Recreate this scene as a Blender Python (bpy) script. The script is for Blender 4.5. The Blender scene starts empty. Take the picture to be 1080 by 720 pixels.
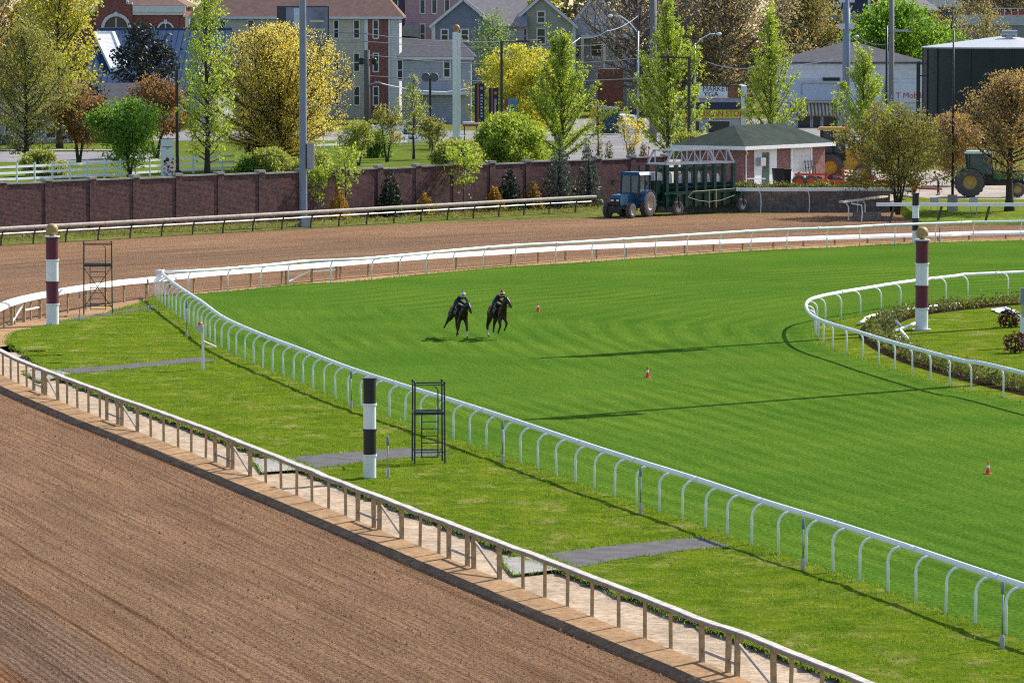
import bpy, bmesh, math, random
import numpy as np
from mathutils import Vector, Matrix

# ------------------------------------------------------------------ scene, camera, light
SC = bpy.context.scene
COL = SC.collection
FPX, CAMH = 5000.0, 15.0            # focal length in photo pixels (1080 wide), eye height in metres
PITCH = math.atan(360 / FPX)
SUN_EL = math.radians(41)
SUN_H = Vector((0.757, 0.654, 0)).normalized()
RNG = random.Random(7)

def ray(px, py):
    u, v = (px - 540) / FPX, (360 - py) / FPX
    c, s = math.cos(PITCH), math.sin(PITCH)
    return Vector((u, c + v * s, -s + v * c))
def G(px, py, z=0.0):
    d = ray(px, py); t = (z - CAMH) / d.z
    return Vector((d.x * t, d.y * t, z))
def P(px, py, Y):
    d = ray(px, py); t = Y / d.y
    return Vector((d.x * t, Y, CAMH + d.z * t))
def pm(n, Y): return n * Y / FPX

cam = bpy.data.cameras.new('camera'); camo = bpy.data.objects.new('camera', cam); COL.objects.link(camo)
camo.location = (0, 0, CAMH); camo.rotation_euler = (math.pi / 2 - PITCH, 0, 0)
cam.sensor_width = 36; cam.lens = 36 * FPX / 1080; cam.clip_end = 6000; cam.clip_start = 1
SC.camera = camo
w = bpy.data.worlds.new('World'); SC.world = w; w.use_nodes = True
nt = w.node_tree; bg = nt.nodes['Background']
sky = nt.nodes.new('ShaderNodeTexSky'); sky.sky_type = 'NISHITA'; sky.sun_disc = False
sky.sun_elevation = SUN_EL; sky.sun_rotation = math.atan2(SUN_H.x, SUN_H.y)
nt.links.new(sky.outputs[0], bg.inputs[0]); bg.inputs[1].default_value = 0.14
sl = bpy.data.lights.new('sun', 'SUN'); sl.energy = 4.8; sl.angle = math.radians(0.5); sl.color = (1, .93, .82)
so = bpy.data.objects.new('sun', sl); COL.objects.link(so)
sd = Vector((SUN_H.x * math.cos(SUN_EL), SUN_H.y * math.cos(SUN_EL), math.sin(SUN_EL)))
so.rotation_euler = sd.to_track_quat('Z', 'Y').to_euler(); so.location = (60, 60, 80)
vs = SC.view_settings; vs.view_transform = 'Standard'; vs.look = 'None'; vs.gamma = 1; vs.exposure = 0.57
SC.render.engine = 'CYCLES'
cy = SC.cycles
cy.max_bounces = 5; cy.diffuse_bounces = 3; cy.glossy_bounces = 2; cy.transmission_bounces = 3; cy.transparent_max_bounces = 6
cy.use_denoising = False; cy.sample_clamp_indirect = 3; cy.denoiser = "OPENIMAGEDENOISE"; cy.denoising_input_passes = "RGB_ALBEDO_NORMAL"; cy.denoising_prefilter = "ACCURATE"
cy.use_adaptive_sampling = True; cy.adaptive_threshold = 0.02
cy.caustics_reflective = False; cy.caustics_refractive = False
cy.pixel_filter_type = 'BLACKMAN_HARRIS'; cy.filter_width = 1.15

# ------------------------------------------------------------------ materials
MATS = {}
def _new(name):
    m = bpy.data.materials.new(name); m.use_nodes = True
    n = m.node_tree.nodes; l = m.node_tree.links
    return m, n, l, n['Principled BSDF']
def _ramp(n, stops):
    r = n.new('ShaderNodeValToRGB'); e = r.color_ramp.elements
    while len(e) < len(stops): e.new(.5)
    for i, (p, c) in enumerate(stops): e[i].position = p; e[i].color = (*c[:3], 1)
    return r
def _noise(n, l, vec, scale, detail=4, rough=.6):
    t = n.new('ShaderNodeTexNoise'); t.inputs['Scale'].default_value = scale
    t.inputs['Detail'].default_value = detail; t.inputs['Roughness'].default_value = rough
    if vec is not None: l.new(vec, t.inputs['Vector'])
    return t
def _map(n, l, vec, scale=(1, 1, 1), rot=(0, 0, 0)):
    m = n.new('ShaderNodeMapping'); m.inputs['Scale'].default_value = scale; m.inputs['Rotation'].default_value = rot
    l.new(vec, m.inputs['Vector']); return m.outputs[0]
def _mix(n, l, a, b, f, mode='MIX'):
    m = n.new('ShaderNodeMix'); m.data_type = 'RGBA'; m.blend_type = mode
    for s, v in ((6, a), (7, b)):
        if isinstance(v, (tuple, list)): m.inputs[s].default_value = (*v[:3], 1)
        else: l.new(v, m.inputs[s])
    if isinstance(f, (int, float)): m.inputs[0].default_value = f
    else: l.new(f, m.inputs[0])
    return m.outputs[2]
def _bump(n, l, h, strength, dist, bsdf):
    b = n.new('ShaderNodeBump'); b.inputs['Strength'].default_value = strength; b.inputs['Distance'].default_value = dist
    l.new(h, b.inputs['Height']); l.new(b.outputs[0], bsdf.inputs['Normal'])
def M(name, col, rough=.6, metal=0.0, var=.22, scale=2.5, bump=0.0, spec=.4):
    """painted / plain surface with weathering variation"""
    if name in MATS: return MATS[name]
    m, n, l, b = _new(name)
    tc = n.new('ShaderNodeTexCoord')
    t = _noise(n, l, tc.outputs['Object'], scale, 6, .65)
    d = tuple(c * (1 - var) for c in col); u = tuple(min(1, c * (1 + var * .5)) for c in col)
    r = _ramp(n, [(.3, d), (.7, u)]); l.new(t.outputs[0], r.inputs[0]); l.new(r.outputs[0], b.inputs['Base Color'])
    b.inputs['Roughness'].default_value = rough; b.inputs['Metallic'].default_value = metal
    b.inputs['Specular IOR Level'].default_value = spec
    if bump:
        t2 = _noise(n, l, tc.outputs['Object'], scale * 6, 3); _bump(n, l, t2.outputs[0], .6, bump, b)
    MATS[name] = m; return m
def leafmat(name, cols, trans=.58, rough=.55):
    if name in MATS: return MATS[name]
    m, n, l, b = _new(name)
    g = n.new('ShaderNodeNewGeometry')
    r = _ramp(n, [(i / max(1, len(cols) - 1), c) for i, c in enumerate(cols)]); l.new(g.outputs['Random Per Island'], r.inputs[0])
    l.new(r.outputs[0], b.inputs['Base Color']); b.inputs['Roughness'].default_value = rough; b.inputs['Specular IOR Level'].default_value = .25
    t = n.new('ShaderNodeBsdfTranslucent')
    br = _mix(n, l, r.outputs[0], (1.0, .97, .50), 1.0, 'MULTIPLY'); hs = n.new('ShaderNodeHueSaturation')
    hs.inputs['Value'].default_value = 1.75; l.new(br, hs.inputs['Color']); l.new(hs.outputs[0], t.inputs[0])
    mx = n.new('ShaderNodeMixShader'); mx.inputs[0].default_value = trans
    l.new(b.outputs[0], mx.inputs[1]); l.new(t.outputs[0], mx.inputs[2]); l.new(mx.outputs[0], n['Material Output'].inputs[0])
    MATS[name] = m; return m
def brickmat(name, c1, c2, mortar, bw=.24, bh=.08, axis='x', dark=None):
    if name in MATS: return MATS[name]
    m, n, l, b = _new(name)
    tc = n.new('ShaderNodeTexCoord'); sp = n.new('ShaderNodeSeparateXYZ'); l.new(tc.outputs['Object'], sp.inputs[0])
    cb = n.new('ShaderNodeCombineXYZ')
    ad = n.new('ShaderNodeMath'); ad.operation = 'ADD'; l.new(sp.outputs[0], ad.inputs[0]); l.new(sp.outputs[1], ad.inputs[1])
    l.new(ad.outputs[0], cb.inputs[0]); l.new(sp.outputs[2], cb.inputs[1])
    br = n.new('ShaderNodeTexBrick'); br.inputs['Scale'].default_value = 1; br.inputs['Brick Width'].default_value = bw
    br.inputs['Row Height'].default_value = bh; br.inputs['Mortar Size'].default_value = .007
    br.inputs['Color1'].default_value = (*c1, 1); br.inputs['Color2'].default_value = (*c2, 1); br.inputs['Mortar'].default_value = (*mortar, 1)
    l.new(cb.outputs[0], br.inputs['Vector'])
    t = _noise(n, l, tc.outputs['Object'], 3.6, 9, .8); r = _ramp(n, [(.33, (.45, .42, .45)), (.66, (1.35, 1.25, 1.22))]); l.new(t.outputs[0], r.inputs[0])
    c = _mix(n, l, br.outputs[0], r.outputs[0], 1.0, 'MULTIPLY')
    l.new(c, b.inputs['Base Color']); b.inputs['Roughness'].default_value = .85; b.inputs['Specular IOR Level'].default_value = .2
    _bump(n, l, br.outputs['Fac'], -.3, .01, b)
    MATS[name] = m; return m
def stripemat(name, c1, c2, period, axis=0, rough=.7, frac=.5, bump=.0, spec=.12):
    """alternating stripes along one object axis (siding boards, standing seams, awning cloth)"""
    if name in MATS: return MATS[name]
    m, n, l, b = _new(name)
    tc = n.new('ShaderNodeTexCoord'); sp = n.new('ShaderNodeSeparateXYZ'); l.new(tc.outputs['Object'], sp.inputs[0])
    mu = n.new('ShaderNodeMath'); mu.operation = 'MULTIPLY'; mu.inputs[1].default_value = 1 / period; l.new(sp.outputs[axis], mu.inputs[0])
    fr = n.new('ShaderNodeMath'); fr.operation = 'FRACT'; l.new(mu.outputs[0], fr.inputs[0])
    r = _ramp(n, [(max(0, frac - .04), c1), (min(1, frac + .04), c2)]); l.new(fr.outputs[0], r.inputs[0])
    t = _noise(n, l, tc.outputs['Object'], 1.2, 6); r2 = _ramp(n, [(.3, (.82, .82, .84)), (.7, (1.08, 1.06, 1.04))]); l.new(t.outputs[0], r2.inputs[0])
    l.new(_mix(n, l, r.outputs[0], r2.outputs[0], 1.0, 'MULTIPLY'), b.inputs['Base Color']); b.inputs['Roughness'].default_value = rough; b.inputs['Specular IOR Level'].default_value = spec
    if bump: _bump(n, l, fr.outputs[0], .5, bump, b)
    MATS[name] = m; return m

def mat_turf():
    m, n, l, b = _new('turf')
    uv = n.new('ShaderNodeUVMap'); tc = n.new('ShaderNodeTexCoord'); ob = tc.outputs['Object']
    sp = n.new('ShaderNodeSeparateXYZ'); l.new(uv.outputs[0], sp.inputs[0])
    fine = _noise(n, l, _map(n, l, ob, (1, .45, 1)), 9, 5, .75)
    c0 = _ramp(n, [(.31, (.030, .072, .009)), (.52, (.074, .150, .019)), (.73, (.146, .236, .042))]); l.new(fine.outputs[0], c0.inputs[0])
    big = _noise(n, l, ob, .12, 4, .6); r1 = _ramp(n, [(.35, (.80, .88, .80)), (.68, (1.18, 1.08, 1.02))]); l.new(big.outputs[0], r1.inputs[0])
    c = _mix(n, l, c0.outputs[0], r1.outputs[0], 1.0, 'MULTIPLY')
    # mower passes: narrow bands that follow the course round the bend, wandering a little
    wob = _noise(n, l, _map(n, l, uv.outputs[0], (.05, .2, 1)), 1.0, 3)
    wv = n.new('ShaderNodeMath'); wv.operation = 'MULTIPLY_ADD'; l.new(wob.outputs[0], wv.inputs[0]); wv.inputs[1].default_value = 2.0; l.new(sp.outputs[1], wv.inputs[2])
    sn = n.new('ShaderNodeMath'); sn.operation = 'MULTIPLY'; sn.inputs[1].default_value = 2 * math.pi / 2.1; l.new(wv.outputs[0], sn.inputs[0])
    si = n.new('ShaderNodeMath'); si.operation = 'SINE'; l.new(sn.outputs[0], si.inputs[0])
    patch = _noise(n, l, ob, .045, 2); pr = _ramp(n, [(.38, (0, 0, 0)), (.6, (1, 1, 1))]); l.new(patch.outputs[0], pr.inputs[0])
    sm = n.new('ShaderNodeMapRange'); sm.inputs[1].default_value = -.8; sm.inputs[2].default_value = .8; l.new(si.outputs[0], sm.inputs[0])
    st = _mix(n, l, (.85, .885, .87), (1.16, 1.09, 1.11), sm.outputs[0])
    st2 = _mix(n, l, (1, 1, 1), st, pr.outputs[0])
    c = _mix(n, l, c, st2, 1.0, 'MULTIPLY')
    streak = _noise(n, l, _map(n, l, uv.outputs[0], (.25, 3.2, 1)), 1.0, 4, .7); r3 = _ramp(n, [(.35, (.80, .85, .82)), (.65, (1.19, 1.13, 1.12))]); l.new(streak.outputs[0], r3.inputs[0])
    c = _mix(n, l, c, r3.outputs[0], .8, 'MULTIPLY')
    l.new(c, b.inputs['Base Color']); b.inputs['Roughness'].default_value = .7; b.inputs['Specular IOR Level'].default_value = 0.0
    _bump(n, l, fine.outputs[0], .8, .05, b); return m
def mat_verge():
    m, n, l, b = _new('verge_grass')
    tc = n.new('ShaderNodeTexCoord'); ob = tc.outputs['Object']
    fine = _noise(n, l, _map(n, l, ob, (1, .5, 1)), 11, 6, .8)
    c0 = _ramp(n, [(.30, (.050, .095, .008)), (.5, (.125, .190, .016)), (.72, (.215, .275, .035))]); l.new(fine.outputs[0], c0.inputs[0])
    mid = _noise(n, l, ob, .7, 6, .7); r1 = _ramp(n, [(.36, (.58, .72, .62)), (.64, (1.28, 1.14, 1.0))]); l.new(mid.outputs[0], r1.inputs[0])
    c = _mix(n, l, c0.outputs[0], r1.outputs[0], 1.0, 'MULTIPLY')
    dry = _noise(n, l, _map(n, l, ob, (1, .6, 1)), .55, 9, .78); dr = _ramp(n, [(.53, (0, 0, 0)), (.64, (1, 1, 1))]); l.new(dry.outputs[0], dr.inputs[0])
    straw = _ramp(n, [(.3, (.16, .16, .03)), (.7, (.46, .40, .16))]); l.new(fine.outputs[0], straw.inputs[0])
    fd = n.new('ShaderNodeMath'); fd.operation = 'MULTIPLY'; fd.inputs[1].default_value = .7; l.new(dr.outputs[0], fd.inputs[0])
    c = _mix(n, l, c, straw.outputs[0], fd.outputs[0])
    l.new(c, b.inputs['Base Color']); b.inputs['Roughness'].default_value = .75; b.inputs['Specular IOR Level'].default_value = 0.0
    ah = n.new('ShaderNodeMath'); ah.operation = 'ADD'; l.new(fine.outputs[0], ah.inputs[0]); l.new(mid.outputs[0], ah.inputs[1])
    _bump(n, l, ah.outputs[0], 1.0, .10, b); return m
def mat_dirt(name, near):
    m, n, l, b = _new(name)
    uv = n.new('ShaderNodeUVMap'); U = uv.outputs[0]
    sp = n.new('ShaderNodeSeparateXYZ'); l.new(U, sp.inputs[0])
    clod = _noise(n, l, _map(n, l, U, (1, 1.5, 1)), 6.5, 7, .78)
    c0 = _ramp(n, [(.33, (.048, .027, .017)), (.42, (.180, .108, .067)), (.54, (.325, .210, .136)), (.75, (.505, .355, .245))]); l.new(clod.outputs[0], c0.inputs[0])  # darkest stop paints the small shadows of the clods into the soil colour
    big = _noise(n, l, _map(n, l, U, (.12, .5, 1)), 1.0, 5, .6); r1 = _ramp(n, [(.33, (.82, .80, .80)), (.67, (1.15, 1.13, 1.1))]); l.new(big.outputs[0], r1.inputs[0])
    c = _mix(n, l, c0.outputs[0], r1.outputs[0], 1.0, 'MULTIPLY')
    comb = _noise(n, l, _map(n, l, U, (.06, 5.5, 1)), 1.0, 4, .7); r2 = _ramp(n, [(.36, (.56, .53, .51)), (.56, (1.1, 1.1, 1.1))]); l.new(comb.outputs[0], r2.inputs[0])
    c = _mix(n, l, c, r2.outputs[0], .8, 'MULTIPLY')
    h2 = comb.outputs[0]
    if near:  # harrowed passes
        gr = n.new('ShaderNodeMath'); gr.operation = 'MULTIPLY_ADD'; gr.inputs[1].default_value = 2 * math.pi / .21
        gw = _noise(n, l, _map(n, l, U, (.1, 1, 1)), 1.0, 2); g2 = n.new('ShaderNodeMath'); g2.operation = 'MULTIPLY'; g2.inputs[1].default_value = 5; l.new(gw.outputs[0], g2.inputs[0])
        l.new(sp.outputs[1], gr.inputs[0]); l.new(g2.outputs[0], gr.inputs[2]); gs = n.new('ShaderNodeMath'); gs.operation = 'SINE'; l.new(gr.outputs[0], gs.inputs[0])
        gm = n.new('ShaderNodeMapRange'); gm.inputs[1].default_value = -1; gm.inputs[2].default_value = .4; l.new(gs.outputs[0], gm.inputs[0])
        gc = _mix(n, l, (.50, .46, .44), (1.08, 1.08, 1.08), gm.outputs[0]); gf = n.new('ShaderNodeMapRange'); gf.inputs[1].default_value = 8.5; gf.inputs[2].default_value = 12.5; gf.inputs[3].default_value = .10; gf.inputs[4].default_value = .62; l.new(sp.outputs[1], gf.inputs[0])
        c = _mix(n, l, c, gc, gf.outputs[0], 'MULTIPLY')
        # harrowed passes of damper and sandier soil
        wob = _noise(n, l, _map(n, l, U, (.15, .15, 1)), 1.0, 2)
        ma = n.new('ShaderNodeMath'); ma.operation = 'MULTIPLY_ADD'; ma.inputs[1].default_value = .5; l.new(wob.outputs[0], ma.inputs[0]); l.new(sp.outputs[1], ma.inputs[2])
        mr = n.new('ShaderNodeMapRange'); mr.inputs[1].default_value = 0; mr.inputs[2].default_value = 30; l.new(ma.outputs[0], mr.inputs[0])
        st = [(0, (1.0, .95, .90)), (.25, (1.03, 1.0, .97)), (.385, (1.03, 1.0, .97)), (.40, (.92, .97, 1.06)), (.475, (.86, .92, 1.02)), (.485, (1.02, .86, .74)), (.7, (1, .92, .85)), (1, (1, 1, 1))]
        rr = _ramp(n, st); l.new(mr.outputs[0], rr.inputs[0]); c = _mix(n, l, c, rr.outputs[0], 1.0, 'MULTIPLY')
        ln = _ramp(n, [(0, (1, 1, 1)), (.242, (1, 1, 1)), (.2445, (.55, .5, .47)), (.247, (1, 1, 1)), (.318, (1, 1, 1)), (.3205, (.55, .5, .47)), (.323, (1, 1, 1)), (.381, (1, 1, 1)), (.3835, (.5, .46, .44)), (.388, (1, 1, 1))])
        l.new(mr.outputs[0], ln.inputs[0]); c = _mix(n, l, c, ln.outputs[0], 1.0, 'MULTIPLY')
    else:     # churned outer part, darker watered middle, hoof clods
        mr = n.new('ShaderNodeMapRange'); mr.inputs[1].default_value = 0; mr.inputs[2].default_value = 40; l.new(sp.outputs[1], mr.inputs[0])
        rr = _ramp(n, [(0, (1.02, .98, .95)), (.35, (.98, .97, .97)), (.5, (.82, .84, .88)), (.62, (.95, .93, .92)), (.75, (1.12, 1.08, 1.02)), (.9, (1.05, 1.0, .95))]); l.new(mr.outputs[0], rr.inputs[0])
        c = _mix(n, l, c, rr.outputs[0], 1.0, 'MULTIPLY')
    l.new(c, b.inputs['Base Color']); b.inputs['Roughness'].default_value = .95; b.inputs['Specular IOR Level'].default_value = 0.0
    ah = n.new('ShaderNodeMath'); ah.operation = 'MULTIPLY_ADD'; ah.inputs[1].default_value = .35; l.new(h2, ah.inputs[0]); l.new(clod.outputs[0], ah.inputs[2])
    _bump(n, l, ah.outputs[0], 1.0, .16, b); return m
def mat_ground(name, stops, scale, bump=.03, detail=8):
    if name in MATS: return MATS[name]
    m, n, l, b = _new(name); tc = n.new('ShaderNodeTexCoord'); ob = tc.outputs['Object']
    a = _noise(n, l, ob, scale, detail, .75); r = _ramp(n, stops); l.new(a.outputs[0], r.inputs[0])
    big = _noise(n, l, ob, scale * .12, 4); r1 = _ramp(n, [(.35, (.8, .8, .82)), (.65, (1.12, 1.1, 1.08))]); l.new(big.outputs[0], r1.inputs[0])
    l.new(_mix(n, l, r.outputs[0], r1.outputs[0], 1.0, 'MULTIPLY'), b.inputs['Base Color'])
    b.inputs['Roughness'].default_value = .92; b.inputs['Specular IOR Level'].default_value = 0.0
    _bump(n, l, a.outputs[0], .8, bump, b); MATS[name] = m; return m

TURF, VERGE = mat_turf(), mat_verge()
DIRT, DIRTF = mat_dirt('track_dirt', True), mat_dirt('far_track_dirt', False)
SAND = mat_ground('sand', [(.28, (.20, .14, .09)), (.5, (.42, .33, .24)), (.7, (.60, .51, .40))], 5, .04)
SANDB = mat_ground('brown_sand', [(.28, (.20, .115, .06)), (.5, (.36, .23, .13)), (.72, (.48, .33, .2))], 4, .03)
KERBM = mat_ground('kerb_soil', [(.3, (.12, .075, .048)), (.7, (.34, .23, .15))], 6, .05)
ASPH = mat_ground('asphalt', [(.3, (.10, .10, .105)), (.7, (.17, .165, .165))], 14, .012)
ROADM = mat_ground('road_asphalt', [(.3, (.20, .20, .21)), (.7, (.30, .29, .29))], 2, .01)
CONC = mat_ground('concrete', [(.3, (.24, .235, .225)), (.7, (.40, .385, .36))], 3, .01)
LAWN = mat_ground('lawn', [(.28, (.05, .08, .014)), (.5, (.11, .155, .028)), (.75, (.21, .23, .06))], 2.2, .08)
DRYV = mat_ground('rough_grass', [(.3, (.05, .055, .02)), (.48, (.11, .13, .03)), (.62, (.22, .21, .07)), (.78, (.34, .29, .15))], 1.6, .12)
LOTM = mat_ground('lot_gravel', [(.3, (.28, .24, .2)), (.7, (.46, .41, .36))], 3, .02)
MULCH = mat_ground('mulch', [(.3, (.012, .009, .007)), (.7, (.05, .035, .025))], 9, .06)
WHITE = M('white_paint', (.72, .74, .76), .45, var=.08)
WHITE_RAIL = M('white_rail_plastic', (.86, .87, .88), .4, var=.14, scale=3, spec=.4)
CAPW = M('weathered_cap', (.52, .47, .41), .7, var=.5, scale=4)
CAPF = M('white_cover', (.82, .82, .80), .5, var=.05)
WOOD = M('weathered_wood', (.42, .29, .16), .85, var=.45, scale=5, bump=.01)
GWOOD = M('grey_wood', (.42, .37, .32), .85, var=.35, scale=4)
TANS = M('tan_edge', (.36, .27, .19), .85, var=.35, scale=4)
GALV = M('galvanised', (.34, .36, .40), .4, .6, var=.2)
STEELB = M('blue_grey_steel', (.20, .24, .31), .45, .3, var=.15)
BLACK = M('black_paint', (.012, .012, .016), .4, var=.2)
BLACKF = M('black_frame', (.016, .028, .022), .45, var=.25)
MAROON = M('maroon_paint', (.12, .010, .036), .4, var=.2)
GOLD = M('gilt_ball', (.42, .26, .10), .55, var=.2, scale=9)
RUBBER = M('tyre_rubber', (.10, .088, .082), .85, var=.35, scale=6, bump=.02)
GLASS = M('window_glass', (.018, .024, .032), .12, var=.3, spec=.6)
CABGLASS = M('cab_glass', (.07, .095, .105), .12, var=.3, spec=.6)
ORANGE = M('orange_paint', (.62, .09, .02), .5, var=.3)
BARK = M('bark', (.055, .042, .036), .9, var=.5, scale=8, bump=.03)
BARKG = M('grey_bark', (.09, .078, .066), .9, var=.4, scale=8, bump=.03)
BRICKW = brickmat('wall_brick', (.145, .052, .048), (.040, .023, .030), (.20, .16, .16))
BRICKR = brickmat('red_brick', (.25, .075, .06), (.16, .05, .045), (.28, .22, .2))

# ------------------------------------------------------------------ mesh helpers
class MB:
    def __init__(s): s.v = []; s.f = []; s.m = []; s.uv = None
    def add(s, vs, fs, mi=0):
        o = len(s.v); s.v += [tuple(p) for p in vs]; s.f += [tuple(i + o for i in f) for f in fs]; s.m += [mi] * len(fs); return s
    def box(s, c, d, mi=0, rz=0, tilt=None):
        hx, hy, hz = d[0] / 2, d[1] / 2, d[2] / 2
        R = Matrix.Rotation(rz, 3, 'Z')
        if tilt is not None: R = R @ tilt
        vs = [Vector(c) + R @ Vector((x * hx, y * hy, z * hz)) for z in (-1, 1) for x, y in ((-1, -1), (1, -1), (1, 1), (-1, 1))]
        return s.add(vs, [(3, 2, 1, 0), (4, 5, 6, 7), (0, 1, 5, 4), (1, 2, 6, 5), (2, 3, 7, 6), (3, 0, 4, 7)], mi)
    def bx(s, x0, x1, y0, y1, z0, z1, mi=0): return s.box(((x0 + x1) / 2, (y0 + y1) / 2, (z0 + z1) / 2), (x1 - x0, y1 - y0, z1 - z0), mi)
    def frustum(s, c, d0, d1, h, mi=0, off=(0, 0)):
        x, y, z = c
        vs = [(x + sx * d0[0] / 2, y + sy * d0[1] / 2, z) for sx, sy in ((-1, -1), (1, -1), (1, 1), (-1, 1))]
        vs += [(x + off[0] + sx * d1[0] / 2, y + off[1] + sy * d1[1] / 2, z + h) for sx, sy in ((-1, -1), (1, -1), (1, 1), (-1, 1))]
        return s.add(vs, [(3, 2, 1, 0), (4, 5, 6, 7), (0, 1, 5, 4), (1, 2, 6, 5), (2, 3, 7, 6), (3, 0, 4, 7)], mi)
    def bar(s, a, b, w, h=None, mi=0, up=(0, 0, 1)):
        a, b = Vector(a), Vector(b); h = h or w; d = (b - a).normalized(); up = Vector(up)
        if abs(d.dot(up)) > .95: up = Vector((1, 0, 0))
        x = d.cross(up).normalized(); z = x.cross(d)
        vs = [p + x * sx * w / 2 + z * sz * h / 2 for p in (a, b) for sx, sz in ((-1, -1), (1, -1), (1, 1), (-1, 1))]
        return s.add(vs, [(0, 1, 2, 3), (7, 6, 5, 4), (1, 0, 4, 5), (2, 1, 5, 6), (3, 2, 6, 7), (0, 3, 7, 4)], mi)
    def tube(s, pts, r, n=8, mi=0, cap=True):
        pts = [Vector(p) for p in pts]; k = len(pts); rs = r if isinstance(r, (list, tuple)) else [r] * k
        prev = None; vs = []
        for i, p in enumerate(pts):
            d = (pts[min(i + 1, k - 1)] - pts[max(i - 1, 0)]).normalized()
            if prev is None:
                ref = Vector((0, 0, 1)) if abs(d.z) < .9 else Vector((1, 0, 0)); x = d.cross(ref).normalized()
            else: x = (prev - d * prev.dot(d)).normalized()
            prev = x; y = d.cross(x)
            vs += [p + (x * math.cos(a) + y * math.sin(a)) * rs[i] for a in (2 * math.pi * j / n for j in range(n))]
        fs = [(i * n + j, i * n + (j + 1) % n, (i + 1) * n + (j + 1) % n, (i + 1) * n + j) for i in range(k - 1) for j in range(n)]
        if cap: fs += [tuple(range(n - 1, -1, -1)), tuple((k - 1) * n + j for j in range(n))]
        return s.add(vs, fs, mi)
    def lathe(s, prof, c=(0, 0, 0), n=24, mi=0, axis='z', cap=True):
        vs = []
        for r, z in prof:
            for j in range(n):
                a = 2 * math.pi * j / n; x, y = r * math.cos(a), r * math.sin(a)
                p = (x, y, z) if axis == 'z' else ((x, z, y) if axis == 'y' else (z, x, y))
                vs.append((p[0] + c[0], p[1] + c[1], p[2] + c[2]))
        k = len(prof)
        fs = [(i * n + j, i * n + (j + 1) % n, (i + 1) * n + (j + 1) % n, (i + 1) * n + j) for i in range(k - 1) for j in range(n)]
        if cap and prof[0][0] > 1e-6: fs.append(tuple(range(n - 1, -1, -1)))
        if cap and prof[-1][0] > 1e-6: fs.append(tuple((k - 1) * n + j for j in range(n)))
        return s.add(vs, fs, mi)
    def ball(s, c, r, mi=0, n=16, sz=1.0):
        return s.lathe([(max(1e-4, r * math.sin(math.pi * i / 10)), -r * sz * math.cos(math.pi * i / 10)) for i in range(11)], c, n, mi)
    def prism(s, poly, z0, z1, mi=0, axis='z'):
        k = len(poly)
        f = (lambda p, z: (p[0], p[1], z)) if axis == 'z' else ((lambda p, y: (p[0], y, p[1])) if axis == 'y' else (lambda p, x: (x, p[0], p[1])))
        vs = [f(p, z0) for p in poly] + [f(p, z1) for p in poly]
        fs = [tuple(range(k - 1, -1, -1)), tuple(range(k, 2 * k))] + [(i, (i + 1) % k, (i + 1) % k + k, i + k) for i in range(k)]
        return s.add(vs, fs, mi)
    def quad(s, a, b, c, d, mi=0): return s.add([a, b, c, d], [(0, 1, 2, 3)], mi)
    def sweep(s, pts, prof, mi=None, closed=True):
        """profile (side, up) carried along pts; side is to the right of travel"""
        pts = [Vector(p) for p in pts]; k = len(pts); n = len(prof); vs = []
        for i, p in enumerate(pts):
            d = (pts[min(i + 1, k - 1)] - pts[max(i - 1, 0)]); d.z = 0; d.normalize(); r = Vector((d.y, -d.x, 0))
            vs += [p + r * a + Vector((0, 0, b)) for a, b in prof]
        e = n if closed else n - 1
        o = len(s.v); s.v += [tuple(p) for p in vs]
        for i in range(k - 1):
            for j in range(e):
                s.f.append((o + i * n + j, o + i * n + (j + 1) % n, o + (i + 1) * n + (j + 1) % n, o + (i + 1) * n + j)); s.m.append(mi[j] if mi else 0)
        if closed:
            s.f += [tuple(o + j for j in range(n - 1, -1, -1)), tuple(o + (k - 1) * n + j for j in range(n))]; s.m += [0, 0]
        return s
    def build(s, name, mats, parent=None, smooth=False, origin=None, fix=True):
        me = bpy.data.meshes.new(name)
        vs = s.v if origin is None else [(x - origin[0], y - origin[1], z - origin[2]) for x, y, z in s.v]
        me.from_pydata(vs, [], s.f)
        mats = mats if isinstance(mats, (list, tuple)) else [mats]
        for m in mats: me.materials.append(m)
        if len(mats) > 1: me.polygons.foreach_set('material_index', s.m)
        if fix:
            b = bmesh.new(); b.from_mesh(me); bmesh.ops.recalc_face_normals(b, faces=b.faces); b.to_mesh(me); b.free()
        if smooth: me.polygons.foreach_set('use_smooth', [True] * len(me.polygons))
        if smooth == 'auto': me.set_sharp_from_angle(angle=math.radians(40))
        if s.uv:
            ul = me.uv_layers.new(name='UVMap')
            li = np.zeros(len(me.loops), dtype=np.int32); me.loops.foreach_get('vertex_index', li)
            ul.data.foreach_set('uv', np.array(s.uv, dtype=np.float32)[li].ravel())
        o = bpy.data.objects.new(name, me); COL.objects.link(o)
        if parent: o.parent = parent
        elif origin is not None: o.location = origin
        return o

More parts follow.
